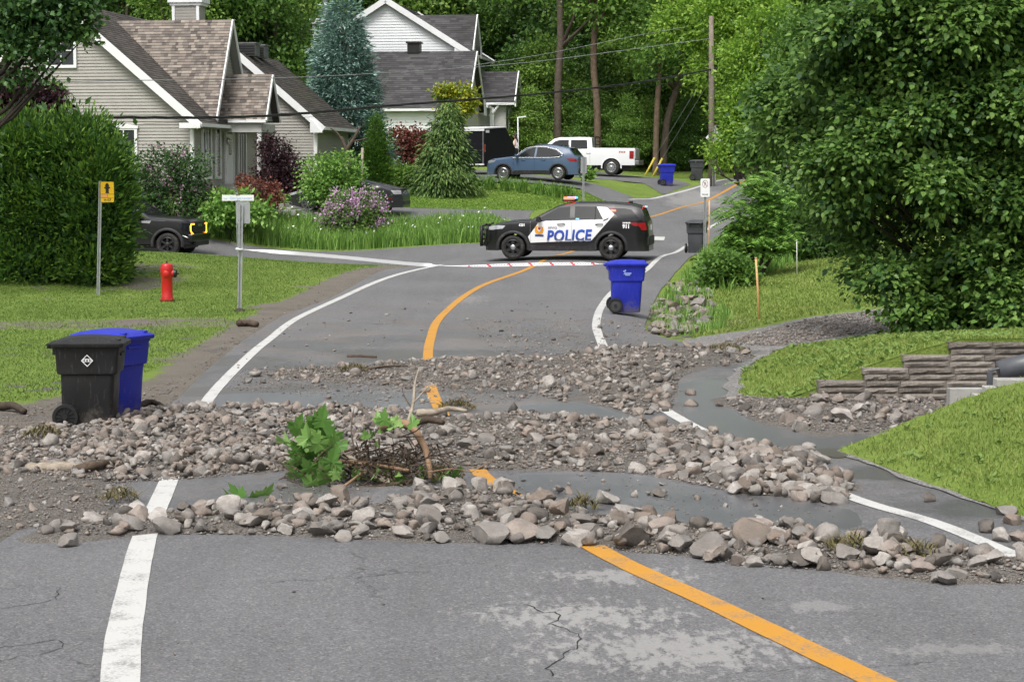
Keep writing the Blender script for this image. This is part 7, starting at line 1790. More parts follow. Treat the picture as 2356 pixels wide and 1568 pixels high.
def ftree(px, d, sc=1.0, pr=None, lab=None, grp='trees of the wood behind the houses', rz=None):
    row_ = 'front row' if d < 139 else 'second row' if d < 152 else 'middle' if d < 167 else 'far side'
    lab = lab or f'leafy tree in the {row_} of the wood, ' + ('behind the grey house' if px < 480 else 'above the garage wing and blue spruce' if px < 820 else 'behind the white house' if px < 1150 else 'above the blue crossover and white pickup' if px < 1480 else 'behind the utility pole' if px < 1760 else 'beyond the big lilac tree')
    p = grd(px, 400, d); cm, tm = protos[rng_f.randrange(4) if pr is None else pr]
    t = plant('forest_tree', lab, 'tree', p, grp); t.rotation_euler = (0, 0, rng_f.uniform(0, 6.28)); s = sc * rng_f.uniform(.85, 1.15); t.scale = (s, s, s * rng_f.uniform(.9, 1.1))
    inst('crown', cm, t); inst('trunk', tm, t); return t
for row, (d, step, j) in enumerate(((132, 78, 16), (144, 74, 20), (158, 70, 20), (175, 66, 20), (196, 62, 20))):
    px = -60 + row * 23
    while px < 2420:
        X = (px - 1178) * d / FPX
        if not (-16 < X < 1.5 and d < 136) and not (px > 1900 and d < 170) and not (px < 480 and d > 165): ftree(px + rng_f.uniform(-j, j), d + rng_f.uniform(-4, 4), 1.0 + (row > 2) * .15)
        px += step
for px, d in ((30, 104), (110, 112), (480, 112), (560, 118), (640, 112), (700, 124), (390, 108), (300, 114)): ftree(px, d, .8, lab='leafy tree close behind the grey house, ' + {30: 'left of its gable peak', 110: 'over its gable peak', 300: 'behind its main ridge', 390: 'left of its chimney', 480: 'right of its chimney', 560: 'over the porch gable', 640: 'over the garage wing', 700: 'beside the blue spruce'}[px], grp='trees close behind the grey house')
for px, d in ((2520, 62), (2700, 75), (2900, 66), (2480, 92), (2750, 100), (3000, 95), (2350, 100)): ftree(px, d, .7, lab='leafy tree on the slope behind the big lilac tree', grp='trees on the slope behind the lilac')
# undergrowth along the wood edge
for i, px in enumerate((1215, 1265, 1300, 1350, 1395, 1440, 1480, 1530, 1580, 1625, 1680, 1740)):
    ftree(px, 121 + (i * 7 % 5) * 1.6, .34 if i % 3 else .48, 4, 'low leafy undergrowth at the edge of the wood, ' + ('behind the trailer nose', 'behind the white post', 'behind the pickup bonnet', 'behind the pickup cab', 'behind the pickup rack', 'behind the pickup bed', 'behind the pickup tailgate', 'behind the far blue bin', 'behind the far grey bin', 'at the utility pole', 'right of the utility pole', 'under the yellow-green tree')[i], 'undergrowth at the wood edge')
for i in range(26):
    ftree(1190 + i * 34 + rng_f.uniform(-10, 10), 127 + rng_f.uniform(-2, 3), rng_f.uniform(.5, .75), 4, f'young leafy tree at the edge of the wood ' + ('behind the white pickup' if i < 9 else 'near the utility pole' if i < 15 else 'behind the roadside trees'), 'young trees at the wood edge')
# trunks that stand out
def bare_tree(label, pts, r0, r1, mat, crown=None, d=123):
    P = [at(px, py, d) for px, py in pts]; b = Vector((P[0].x, P[0].y, gz(P[0].x, P[0].y))); t = plant('forest_tree', label, 'tree', b)
    Q = catmull([Vector((0, 0, -.3))] + [p - b for p in P], 5); k = len(Q)
    MB().tube(Q, [r0 + (r1 - r0) * i / (k - 1) for i in range(k)], 9).build('trunk', M[mat], t, smooth=True)
    rng = np.random.default_rng(int(pts[0][0])); e = Q[-1]; lobes = [(e.x + rng.normal() * 1.2, e.y + rng.normal(), e.z + rng.uniform(-1.5, 2.0), 1.8, 1.8, 1.2, 1) for _ in range(5)]
    V, F = crown_leaves(lobes, 230, 14, .9, .30, .6, rng, shell=(.3, 1.0), flat=.55); npmesh('crown', V, F, M['leaf_forest'], t)
    mb = MB()
    for l in lobes[:3]: mb.tube([Q[int(k * .7)], Vector(l[:3])], [r1 * .8, .02], 5)
    mb.build('limb', M[mat], t, smooth=True)
bare_tree('straight dark trunk above the white house porch', [(1283, 380), (1284, 200), (1290, 90), (1287, -30)], .26, .20, 'trunk', d=121)
bare_tree('reddish brown trunk behind the cab of the white pickup', [(1376, 385), (1374, 250), (1366, 150), (1370, 20), (1372, -40)], .24, .17, 'trunk_red', d=120.5)
bare_tree('slender leaning trunk between the far bins and the pickup', [(1508, 385), (1512, 250), (1520, 150), (1540, 60), (1552, -30)], .19, .13, 'trunk_red', d=119)
bare_tree('thick leaning trunk beside the utility pole guy wires', [(1525, 385), (1535, 280), (1560, 190), (1575, 120)], .24, .17, 'trunk', d=120)

# ---- roadside trees round the pole
def rtree(name, label, px, d, lobes_px, nclump, leaf, asp, mat, r0, seed, nleaf=14, cs=.6, stem='trunk_dark', shell=(.35, 1.03), gaps=.0, **kw):
    """lobes_px: (px, py, depth offset, rx_px, ry_px, weight)"""
    b = grd(px, 500, d); lobes = []
    for lx, ly, dd, rx, ry, wt in lobes_px:
        p = at(lx, ly, d + dd) - b; s = FPX / (d + dd); lobes.append((p.x, p.y, p.z, rx / s, max(rx, ry) / s * .8, ry / s, wt))
    t = plant(name, label, 'tree', b); rng = np.random.default_rng(seed)
    V, F = crown_leaves(lobes, nclump, nleaf, cs, leaf, asp, rng, shell=shell, gaps=gaps, **kw); npmesh('crown', V, F, M[mat], t)
    mb = MB(); cx_ = sum(l[0] for l in lobes) / len(lobes); cy_ = sum(l[1] for l in lobes) / len(lobes); limbs(mb, (0, 0, -.4), (cx_ * .8, cy_ * .8, max(l[2] for l in lobes)), lobes, r0, rng, .12); mb.build('trunk', M[stem], t, smooth=True)
    return t
rtree('locust_tree', 'tall yellow-green tree arching over the top of the utility pole', 1700, 109, [(1660, 40, 0, 60, 50, 1), (1720, 90, 0, 60, 60, 1), (1620, 90, 3, 40, 40, .7), (1690, 160, 1, 45, 50, .8), (1740, 0, 0, 70, 60, 1), (1600, 20, 3, 60, 50, .8), (1560, 60, 4, 50, 45, .6), (1640, 160, 2, 40, 45, .6), (1700, 240, 2, 50, 50, .8)], 1500, .26, .5, 'leaf_yellowgreen', .18, 41, cs=.9, flat=.6)
rtree('locust_tree', 'yellow-green tree leaning over the road in front of the utility pole', 1770, 88, [(1700, 255, 0, 34, 35, .8), (1725, 220, 0, 50, 45, 1), (1770, 150, 0, 50, 60, 1), (1750, 290, 0, 45, 40, .8), (1690, 350, 1, 30, 24, .5), (1770, 60, 0, 60, 60, 1), (1650, 345, 0, 18, 12, .25), (1668, 372, 0, 12, 10, .2), (1710, 300, 0, 45, 40, .8), (1800, 250, 0, 50, 60, .8), (1830, 140, 0, 60, 70, .8), (1700, 140, 0, 40, 40, .6)], 1500, .20, .5, 'leaf_yellowgreen', .13, 42, cs=.6, flat=.6)
rtree('roadside_tree', 'dark leafy tree on the bank right of the road', 1830, 66, [(1760, 330, 0, 60, 60, 1), (1820, 240, 0, 80, 80, 1.2), (1860, 110, 0, 90, 90, 1.2), (1900, 330, 0, 80, 90, 1), (1960, 200, 0, 90, 110, 1), (1800, 430, 0, 50, 45, .7), (2050, 120, 0, 100, 130, 1)], 1500, .16, .65, 'leaf_forest', .12, 43, cs=.5)
# dead twiggy stems at the road edge
db = grd(1735, 440, 70); dt = plant('dead_shrub', 'bare crooked dark stems leaning towards the road beneath the yellow-green tree', 'shrub', db); mb = MB()
for k, (pts) in enumerate([[(1735, 440), (1700, 425), (1665, 405), (1640, 395)], [(1740, 440), (1730, 380), (1715, 330), (1722, 295)], [(1740, 440), (1745, 370), (1760, 320), (1755, 280)], [(1700, 425), (1690, 380), (1695, 340)], [(1665, 405), (1650, 380), (1648, 360)], [(1730, 380), (1705, 350), (1690, 310)], [(1715, 330), (1735, 310), (1745, 290)], [(1740, 440), (1770, 390), (1780, 330)]]):
    mb.tube(catmull([at(a, b, 70 + .2 * math.sin(k * 3 + i)) - db for i, (a, b) in enumerate(pts)], 5), [.05 - .042 * i / (5 * (len(pts) - 1)) for i in range(5 * (len(pts) - 1) + 1)], 5)
mb.build('stem', M['trunk_dark'], dt, smooth=True)
# sumac
def fronds(lobes, n, ln, rng, lw=.05, mat=None):
    L = np.array(lobes, float); li = rng.choice(len(L), n, p=L[:, 6] / L[:, 6].sum()); d = unit(rng.normal(size=(n, 3)) + np.array([0, -.2, .25])); B = L[li, :3] + d * L[li, 3:6] * rng.uniform(.4, 1, (n, 1))
    a = rng.uniform(0, 6.28, n); out = unit(np.c_[np.cos(a), np.sin(a), rng.uniform(-.2, .35, n)]); P, D, N_, S = [], [], [], []
    for k in range(8):
        t = (k + 1) / 9; pos = B + out * ln * t + np.array([0, 0, -1]) * (ln * .45 * t * t); side = unit(np.cross(out, np.array([0, 0, 1.0])))
        for sg in (-1, 1):
            P.append(pos); D.append(unit(side * sg + out * .35 + np.array([0, 0, -.35]))); N_.append(np.tile([0, 0, 1.0], (n, 1)) + rng.normal(size=(n, 3)) * .3); S.append(np.full(n, ln * .42 * (1 - .5 * abs(t - .4))))
    return kites(np.concatenate(P), np.concatenate(D), np.concatenate(N_), np.concatenate(S), np.concatenate(S) * .3, .1)
sb = grd(1735, 620, 54); su = plant('sumac', 'bright green sumac with feathery leaves overhanging the ditch', 'shrub', sb); lobes = []
for lx, ly, rx, ry in ((1700, 480, 45, 40), (1745, 430, 45, 40), (1760, 500, 50, 40), (1690, 540, 30, 35), (1800, 470, 50, 50), (1740, 560, 45, 40), (1800, 550, 45, 40)):
    p = at(lx, ly, 54) - sb; s = FPX / 54; lobes.append((p.x, p.y, p.z, rx / s, rx / s, ry / s, 1))
V, F = fronds(lobes, 420, .5, np.random.default_rng(8)); npmesh('foliage', V, F, M['leaf_bright'], su)
mb = MB()
for pts in ([(1742, 640), (1735, 600), (1720, 570), (1715, 520), (1700, 490)], [(1742, 640), (1760, 560), (1750, 480)], [(1745, 640), (1790, 560), (1800, 490)], [(1720, 570), (1735, 540), (1745, 500)]): mb.tube(catmull([at(a, b, 54) - sb for a, b in pts], 4), [.06 - .045 * i / (4 * (len(pts) - 1)) for i in range(4 * (len(pts) - 1) + 1)], 6)
mb.build('stem', M['trunk_dark'], su, smooth=True)
# ---- the large lilac tree on the right
def hearts(lobes, nclump, nleaf, csize, ls, rng, shell):
    L = np.array(lobes, float); li = rng.choice(len(L), nclump, p=L[:, 6] / L[:, 6].sum()); d = unit(rng.normal(size=(nclump, 3))); d[:, 2] = np.where(rng.uniform(0, 1, nclump) < .7, np.abs(d[:, 2]), d[:, 2]); r = rng.uniform(shell[0] ** 2, shell[1] ** 2, nclump) ** .5
    cc = L[li, :3] + d * L[li, 3:6] * r[:, None]; off = rng.normal(size=(nclump, nleaf, 3)) * .5; P = cc[:, None] + off * csize * rng.uniform(.6, 1.3, (nclump, 1, 1))
    out = unit(d[:, None] * .9 + off * .6 + rng.normal(size=off.shape) * .45 + np.array([0, 0, -.75])); Nn = unit(d[:, None] * .9 + rng.normal(size=off.shape) * .5 + np.array([0, -.1, .7]))
    P, D, N_ = P.reshape(-1, 3), out.reshape(-1, 3), Nn.reshape(-1, 3); n = len(P); D = unit(D); S = unit(np.cross(D, N_)); U = np.cross(S, D); s = (ls * rng.uniform(.65, 1.25, n))[:, None]
    V = np.empty((n, 6, 3)); V[:, 0] = P; V[:, 1] = P + D * s * .12 + S * s * .34 + U * s * .06; V[:, 2] = P + D * s * .48 + S * s * .36 + U * s * .10; V[:, 3] = P + D * s; V[:, 4] = P + D * s * .48 - S * s * .36 + U * s * .10; V[:, 5] = P + D * s * .12 - S * s * .34 + U * s * .06
    k = (np.arange(n) * 6)[:, None]; return V.reshape(-1, 3), np.concatenate([k + np.array([[0, 1, 2]]), k + np.array([[0, 2, 3]]), k + np.array([[0, 3, 4]]), k + np.array([[0, 4, 5]])])
lb_ = Vector((8.2, 36.2, 0)); lb_.z = float(Hbank1(np.array([8.2]), np.array([36.2]))[0])
lil = plant('lilac_tree', 'huge dark green heart-leaved lilac tree filling the right edge', 'tree', lb_); lobes = []
sil_ = [(1905, -60), (1885, 60), (1840, 115), (1760, 150), (1728, 225), (1738, 295), (1800, 345), (1850, 400), (1900, 470), (1955, 520), (1975, 620), (1990, 720), (2085, 772), (2200, 768), (2640, 775), (2640, -60)]
rl_ = random.Random(19); pts_ = []
for _ in range(4000):
    x_, y_ = rl_.uniform(1720, 2640), rl_.uniform(-60, 775)
    if float(sdpoly(np.array([x_]), np.array([y_]), sil_)[0]) < 38: continue
    if any((x_ - q[0]) ** 2 + (y_ - q[1]) ** 2 < 58 ** 2 for q in pts_): continue
    pts_.append((x_, y_))
pts_ += [(1762, 245), (1800, 300), (1875, 430), (1945, 530), (1985, 640)]
for lx, ly in pts_:
    hollow = math.exp(-(((lx - 2080) / 170) ** 2 + ((ly - 540) / 85) ** 2)); ex = max(0, abs(lx - 2240) - 60) / 420
    d = 34.6 + 3.6 * ex ** 2 + 2.2 * hollow + rl_.uniform(-.7, .7) + (.8 if ly > 600 else 0); rx = rl_.uniform(42, 78); ry = rx * rl_.uniform(.6, .85)
    p = at(lx, ly, d) - lb_; s = FPX / d; lobes.append((p.x, p.y, p.z, rx / s, rx / s, ry / s, rx * rx * (1 - .6 * hollow)))
rng = np.random.default_rng(77)
V, F = hearts(lobes, 6800, 11, .27, .108, rng, (.80, 1.08)); npmesh('crown', V, F, M['leaf_lilac'], lil)
V, F = hearts(lobes, 1800, 9, .42, .13, rng, (.1, .7)); npmesh('inner_crown', V, F, M['leaf_maple_dark'], lil)  # inner leaves coloured darker, shade painted into the depth of the crown
mb = MB()
for k in range(7):
    a = k * .9; b = Vector((.35 * math.cos(a), .35 * math.sin(a), -.2)); e = Vector(lobes[(k * 5 + 3) % len(lobes)][:3]); m_ = b.lerp(e, .45) + Vector((0, 0, .5)); mb.tube(catmull([b, m_, e], 4), [.10 - .08 * i / 8 for i in range(9)], 7)
for l in lobes: mb.tube([Vector((l[0] * .5, l[1] * .5, l[2] * .6)), Vector(l[:3])], [.035, .012], 5)
mb.build('trunk', M['trunk_dark'], lil, smooth=True)

# ---- left side planting
rtree('maple_tree', 'dark maple branches hanging in at the top left corner', -260, 47, [(20, 40, 0, 70, 70, 1), (100, 30, 0, 70, 60, 1), (60, 120, 0, 70, 50, 1), (170, 40, 0, 40, 45, .6), (150, 110, 0, 45, 45, .6), (190, 90, 0, 30, 40, .35), (10, 160, 0, 60, 30, .6), (120, 165, 0, 40, 18, .3), (-60, 60, 0, 90, 100, 1), (-150, 100, 0, 100, 120, .8), (165, 0, 0, 60, 30, .5)], 900, .15, .75, 'leaf_maple_dark', .16, 51, nleaf=11, cs=.32, flat=.7, gaps=.36)
rtree('purple_maple', 'purple-leaved maple crown rising behind the cedar hedge', 40, 57, [(40, 230, 0, 60, 45, 1), (100, 245, 0, 42, 38, .8), (-20, 220, 0, 60, 50, 1), (60, 270, 0, 60, 30, .8)], 520, .16, .7, 'leaf_purple', .1, 52, nleaf=14, cs=.4)
rtree('cedar_shrub', 'light green conifer tip between the purple maple and the grey house', 118, 60, [(125, 215, 0, 20, 25, 1), (132, 250, 0, 16, 26, 1)], 90, .16, .25, 'leaf_cedar', .05, 53, nleaf=16, cs=.25)
# cedar hedge, one clipped mass made of several plants grown together
hb = grd(140, 668, 51.5); hg = plant('cedar_hedge', 'tall rounded cedar hedge behind the yellow hydrant sign', 'hedge', hb); lobes = []
for lx, ly, dd, rx, ry, wt in ((60, 480, 0, 130, 200, 1.4), (180, 470, -.2, 120, 190, 1.4), (225, 505, -.4, 72, 150, 1), (245, 400, -.2, 52, 70, .6), (40, 350, 0, 110, 80, .9), (170, 340, 0, 100, 65, .8), (-80, 470, 0, 140, 200, 1), (70, 610, -.3, 120, 60, .7), (215, 610, -.4, 75, 55, .6)):
    p = at(lx, ly, 51.8 + dd) - hb; s = FPX / 51.8; lobes.append((p.x, p.y, p.z, rx / s, 1.2, ry / s, wt))
rng = np.random.default_rng(61); V, F = crown_leaves(lobes, 3400, 15, .30, .17, .34, rng, droop=-.5, shell=(.80, 1.05), outw=1.0, rnd=.45, flat=1.2, fold=.05); npmesh('foliage', V, F, M['leaf_cedar'], hg)
V, F = crown_leaves(lobes, 900, 12, .5, .24, .5, rng, droop=-.3, shell=(.2, .8), flat=1.0); npmesh('inner_foliage', V, F, M['leaf_maple_dark'], hg)  # inner layer in a darker leaf colour than the outer sprays
mb = MB()
for k in range(6): mb.tube([(-3.2 + k * .95, .1, -.2), (-3.1 + k * .95, .1, 2.6)], [.07, .02], 6)
mb.build('stem', M['trunk'], hg, smooth=True)
def gb(px, py, d): return grd(px, py, d)
def pxl(base, d, L): return [((lambda p: (p.x, p.y, p.z))(at(a, b, d + dd) - base) + (rx * d / FPX, rx * d / FPX * .9, ry * d / FPX, wt)) for a, b, dd, rx, ry, wt in L]
def pbush(name, label, px, py, d, L, *a, **k):
    b = gb(px, py, d); return bush(name, label, b, pxl(b, d, L), *a, **k)
pbush('lilac_bush', 'loose lilac bush with faded pink blooms against the grey house', 400, 500, 74.5, [(370, 400, 0, 55, 60, 1), (430, 395, 0, 48, 60, 1), (400, 460, 0, 75, 45, 1), (455, 460, 0, 40, 40, .6), (340, 440, 0, 40, 60, .7)], 620, 14, .4, .13, .6, 'leaf_maple_dark', r0=.03, seed=62, bloom=(70, 16, .22, .09, 'bloom_pale'), gaps=.25)
pbush('hosta_bed', 'bright green hosta bed below the street name sign', 540, 510, 74, [(510, 480, 0, 35, 35, 1), (560, 480, 0, 40, 38, 1), (600, 490, -.5, 25, 22, .6), (490, 500, -.5, 22, 20, .5)], 190, 12, .3, .2, .62, 'leaf_bright', r0=.01, seed=63, droop=.5)
pbush('barberry', 'rust red barberry beside the porch posts', 605, 490, 75.5, [(600, 445, 0, 28, 32, 1), (625, 450, 0, 18, 28, .7), (590, 470, 0, 22, 20, .6)], 240, 14, .26, .10, .6, 'leaf_red', r0=.015, seed=64)
pbush('japanese_maple', 'deep purple japanese maple between porch and garage wing', 640, 460, 81, [(635, 350, 0, 32, 35, .8), (625, 400, 0, 38, 40, 1), (660, 390, 0, 34, 40, 1), (650, 430, 0, 42, 30, 1), (615, 330, 0, 20, 25, .4), (680, 420, 0, 18, 30, .4)], 560, 14, .34, .12, .55, 'leaf_purple', r0=.05, seed=65, cat='tree', droop=.6)
pbush('viburnum', 'round light green shrub in front of the dark coupe', 765, 475, 79, [(740, 400, 0, 45, 42, 1), (790, 395, 0, 42, 42, 1), (765, 430, 0, 60, 35, 1), (735, 440, 0, 30, 25, .5)], 420, 13, .36, .15, .55, 'leaf_bright', r0=.025, seed=66)
pbush('lilac_shrub', 'rounded shrub covered in pink-purple lilac blooms on the lawn', 815, 535, 75.3, [(790, 480, 0, 42, 40, 1), (840, 478, 0, 44, 40, 1), (815, 505, 0, 62, 32, 1), (770, 505, 0, 28, 25, .5), (865, 505, 0, 24, 28, .5)], 300, 13, .32, .13, .65, 'leaf_lilac', r0=.02, seed=67, bloom=(130, 26, .24, .085, 'bloom'))
pbush('red_shrub', 'reddish shrub mass left of the weeping spruce', 945, 400, 101, [(920, 330, 0, 28, 38, 1), (960, 335, 0, 34, 38, 1), (990, 350, 0, 28, 40, .8), (935, 365, 0, 40, 26, .8)], 460, 13, .45, .17, .6, 'leaf_red', r0=.03, seed=68)
pbush('green_shrub', 'dark green shrubs at the foot of the red shrub', 900, 425, 95, [(905, 400, 0, 30, 24, 1), (945, 408, 0, 32, 20, 1), (975, 420, 0, 22, 16, .6), (880, 335, 3, 25, 35, .5)], 330, 13, .35, .15, .6, 'leaf_forest', r0=.02, seed=69)
def conifer(name, label, px, py, d, top_py, half_px, mat, n, ls, asp, seed, droop, tuft=.35, nleaf=14, up=0.0, bulge=.85, lean=0, stem='trunk', cols=None, shellw=.35, rag=.16):
    b = gb(px, py, d); s = FPX / d; top = at(px + lean, top_py, d) - b; Hh = top.z; r0 = half_px / s; rng = np.random.default_rng(seed); t = plant(name, label, 'tree', b)
    z = 1 - np.sqrt(rng.uniform(0, 1, n)); a = rng.uniform(0, 6.28, n); z = np.clip(z + rng.normal(size=n) * .01, .02, .99)
    rad = r0 * (1 - z) ** bulge * (1 + rag * np.sin(a * 4 + z * 34) * np.cos(z * 19 + a)) * rng.uniform(1 - shellw, 1.06, n)
    cc = np.c_[rad * np.cos(a) + top.x * z, rad * np.sin(a), z * Hh - droop * rad * .35]; out = np.c_[np.cos(a), np.sin(a), np.full(n, up - droop)]
    off = rng.normal(size=(n, nleaf, 3)) * .5 * tuft; P = cc[:, None] + off; D = unit(out[:, None] + off / tuft * .6 + rng.normal(size=off.shape) * .35); N_ = unit(rng.normal(size=off.shape) * .4 + np.array([0, 0, 1.0]))
    L = ls * rng.uniform(.6, 1.2, n * nleaf); V, F = kites(P.reshape(-1, 3), D.reshape(-1, 3), N_.reshape(-1, 3), L, L * asp, .1, .5); npmesh('crown', V, F, M[mat], t)
    mb = MB(); mb.tube([(0, 0, -.4), (top.x * .5, 0, Hh * .5), (top.x, 0, Hh * .98)], [.04 * r0 + .09, .06, .02], 7)
    for k in range(26):
        zz = .06 + .85 * k / 26; aa = k * 2.4; rr = r0 * (1 - zz) ** bulge * .85; mb.tube([(top.x * zz, 0, zz * Hh), (top.x * zz + rr * math.cos(aa), rr * math.sin(aa), zz * Hh - droop * rr * .3)], [.03, .01], 4)
    mb.build('trunk', M[stem], t, smooth=True); return t
conifer('blue_spruce', 'tall blue spruce between the two houses', 790, 430, 96, -30, 105, 'leaf_spruce_blue', 3300, .30, .30, 71, .10, .36, 12, up=.15, bulge=.62)
conifer('spruce_tree', 'dark spruce with pale tips behind the chimney of the grey house', 575, 400, 113, -130, 130, 'leaf_spruce', 1700, .40, .26, 72, .25, .5, 12, bulge=.6)
conifer('narrow_cedar', 'narrow upright cedar beside the coupe', 866, 425, 90, 268, 30, 'leaf_cedar', 700, .17, .3, 73, -.9, .2, 14, bulge=.45)
conifer('weeping_spruce', 'drooping green spruce on the lawn before the trailer', 1018, 456, 91.5, 225, 74, 'leaf_weep', 1100, .28, .24, 74, 1.1, .32, 14, bulge=.72, lean=15, rag=.42)
rtree('golden_maple', 'small golden yellow maple rising above the weeping spruce', 1045, 94, [(1025, 212, 0, 26, 15, 1), (1065, 215, 0, 30, 22, 1), (1045, 245, 0, 34, 20, 1), (1080, 240, 0, 14, 16, .4), (1050, 275, 0, 22, 18, .5)], 210, .17, .75, 'leaf_yellow', .05, 75, cs=.3, nleaf=13)
# pruned tree and stakes near the garage
pb = gb(800, 420, 87); pt = plant('pruned_tree', 'bare pruned pale trunk by the garage wing', 'tree', pb); mb = MB()
for pts, r in (([(800, 425), (802, 370), (795, 340), (785, 315)], .13), ([(797, 345), (810, 325), (822, 305), (830, 290)], .09), ([(790, 325), (775, 305), (760, 295)], .05), ([(810, 325), (830, 322), (845, 318)], .045)): mb.tube(catmull([at(a, b, 87) - pb for a, b in pts], 4), [r * (1 - .45 * i / (4 * (len(pts) - 1))) for i in range(4 * (len(pts) - 1) + 1)], 7)
mb.build('trunk', M['trunk'], pt, smooth=True)
pb = gb(834, 415, 86.5); pt = plant('garden_stake', 'pale wooden garden stake beside the narrow cedar', 'stake', pb); MB().tube([at(832, 430, 86.5) - pb, at(834, 340, 86.5) - pb], .055, 7).build('stake', M['bark_pale'], pt, smooth=True)
# day lilies along the drive, hostas
for i, (px, py) in enumerate(((1095, 418), (1128, 422), (1165, 428), (1200, 432), (1238, 437), (1275, 441), (1305, 445))):
    b = gb(px, py, 94 - i * .45); t = plant('day_lily', 'arching day lily clump in the row before the blue crossover', 'plant', b, 'day lilies in a row by the drive'); n = 150; a = RNG.uniform(0, 6.28, n); r = .28 * np.sqrt(RNG.uniform(0, 1, n))
    V, F = blades(np.c_[r * np.cos(a), r * np.sin(a), 0 * r], .62, .05, .9, 100 + i); npmesh('foliage', V, F, M['grass_tall'], t)
for i, (px, py, d, lab) in enumerate(((1352, 407, 101, 'pale hosta clump between the crossover and the white pickup'), (1180, 545, 72.5, 'yellow green weeds in front of the police car bonnet'), (640, 470, 78, 'low green plant beside the garden steps'))):
    pbush('hosta', lab, px, py, d, [(px, py - 10, 0, 16, 10, 1)], 40, 10, .2, .17, .6, 'leaf_bright', r0=.008, seed=120 + i)
pp_ = gb(575, 430, 77.5); t = plant('flower_pot', 'terracotta planter of orange flowers by the front door', 'planter', at(560, 428, 79)); MB().lathe([(.16, -.45), (.24, -.05), (.26, 0), (.22, 0)], 14).build('pot', M['wood_orange'], t, smooth=True); V, F = crown_leaves([(0, 0, .2, .3, .3, .25, 1)], 40, 12, .15, .1, .6, np.random.default_rng(9)); npmesh('foliage', V, F, M['leaf_red'], t)

# ---- grasses
def scatter_px(poly, n, hf=None, world=None):
    if world is not None:
        P = np.array(world); x = RNG.uniform(P[:, 0].min(), P[:, 0].max(), n * 3); y = RNG.uniform(P[:, 1].min(), P[:, 1].max(), n * 3); ok = np.nonzero(inpoly(x, y, world))[0][:n]; X, Y = x[ok], y[ok]
    Z = (hf or H)(X, Y); return np.c_[X, Y, Z]
def grassy(name, label, P, h, wd, lean, mat, seed): 
    V, F = blades(P, h, wd, lean, seed); o = npmesh(name, V, F, M[mat]); tag(o, label, 'grass', kind='stuff'); return o
def thin(P, dens, lo=.35): 
    return P[RNG.uniform(0, 1, len(P)) < np.clip(dens, 0, 1)]
P = scatter_px(None, 330000, Hbank2, b2_poly); P = P[(P[:, 0] < 8.0) & (P[:, 1] > 12)]; P = thin(P, .25 + 1.3 * sstep(.0, .5, np.minimum(sdpoly(P[:, 0], P[:, 1], b2_poly), .5)) * (fbm(P[:, 0] * 2, P[:, 1] * 2, 3, 6) + .2)); grassy('grass', 'short lawn grass on the near right bank', P, .045, .010, 1.1, 'grass_blade', 1)
P = scatter_px(None, 130000, Hbank1, bank1_poly); P = P[P[:, 0] < 11]; P = thin(P, .3 + sstep(0, .5, sdpoly(P[:, 0], P[:, 1], bank1_poly))); grassy('grass', 'lawn grass on the bank behind the retaining wall', P, .065, .012, 1.1, 'grass_blade', 2)
M['weed_leaf'] = leafmat('broad_weed_leaf', [(.09, .16, .04), (.14, .22, .06), (.20, .28, .09)], .5, .3, .2, k=1.35)
def weeds(label, world, hf, n, ls, seed):
    r_ = np.random.default_rng(seed); B = scatter_px(None, n, hf, world); B = B[fbm(B[:, 0] * 1.3, B[:, 1] * 1.3, 3, seed) > .5]; B = B[B[:, 0] < 8.5]; m_ = len(B); k_ = 6
    a = r_.uniform(0, 6.28, (m_, k_)); D = np.stack([np.cos(a), np.sin(a), r_.uniform(.2, .9, (m_, k_))], 2).reshape(-1, 3); P_ = np.repeat(B, k_, 0) + np.array([0, 0, .015]); s_ = ls * r_.uniform(.6, 1.4, m_ * k_)
    V, F = kites(P_, D, np.tile([0, 0, 1.0], (m_ * k_, 1)) + r_.normal(size=(m_ * k_, 3)) * .3, s_, s_ * .5); tag(npmesh('weeds', V, F, M['weed_leaf']), label, 'weeds', kind='stuff')
weeds('broad-leaved weeds scattered over the near right bank', b2_poly, Hbank2, 1500, .07, 3); weeds('clover and dandelion leaves on the bank behind the retaining wall', bank1_poly, Hbank1, 3000, .09, 4)
lawnL = [(p.x, p.y) for p in (P2(-250, 960), P2(200, 905), P2(420, 830), P2(560, 742), P2(760, 665), P2(960, 614, 63), P2(700, 611, 64.8), P2(480, 596, 65), P2(-100, 590, 66), P2(-300, 650))]
P = scatter_px(None, 150000, H, lawnL); e = earthness(P[:, 0], P[:, 1]); P = thin(P, 1.1 - 1.5 * e - .5 * (fbm(P[:, 0] * 1.5, P[:, 1] * 1.5, 3, 12) - .5) * (e > .1)); P[:, 2] += .005; grassy('grass', 'mown lawn grass around the hydrant', P, .038, .015, 1.2, 'grass_lawn2', 3)
lawnR = [(p.x, p.y) for p in (P2(1590, 778), P2(1720, 752), P2(1990, 706), P2(2250, 680), Vector((14, 62, 0)), Vector((10.5, 64, 0)), P2(1650, 640, 55))]
P = scatter_px(None, 45000, H, lawnR); P[:, 2] += .0; grassy('grass', 'lawn grass beyond the gravel drive', P, .07, .02, 1.1, 'grass_blade', 4)
lawnH = [(p.x, p.y) for p in (P2(620, 505, 76.5), P2(900, 500, 76.8), P2(1200, 512, 76.5), P2(1240, 495, 86), P2(1420, 462, 92), P2(1330, 430, 95), P2(1000, 425, 95), P2(900, 440, 92), P2(640, 488, 84))]
P = scatter_px(None, 60000, H, lawnH); ok = sdpoly(P[:, 0], P[:, 1], dw1) < -.05; ok &= sdpoly(P[:, 0], P[:, 1], dw2) < -.05; P = P[ok]; grassy('grass', 'front lawn grass between the driveways', P, .05, .04, 1.0, 'grass_front', 5)
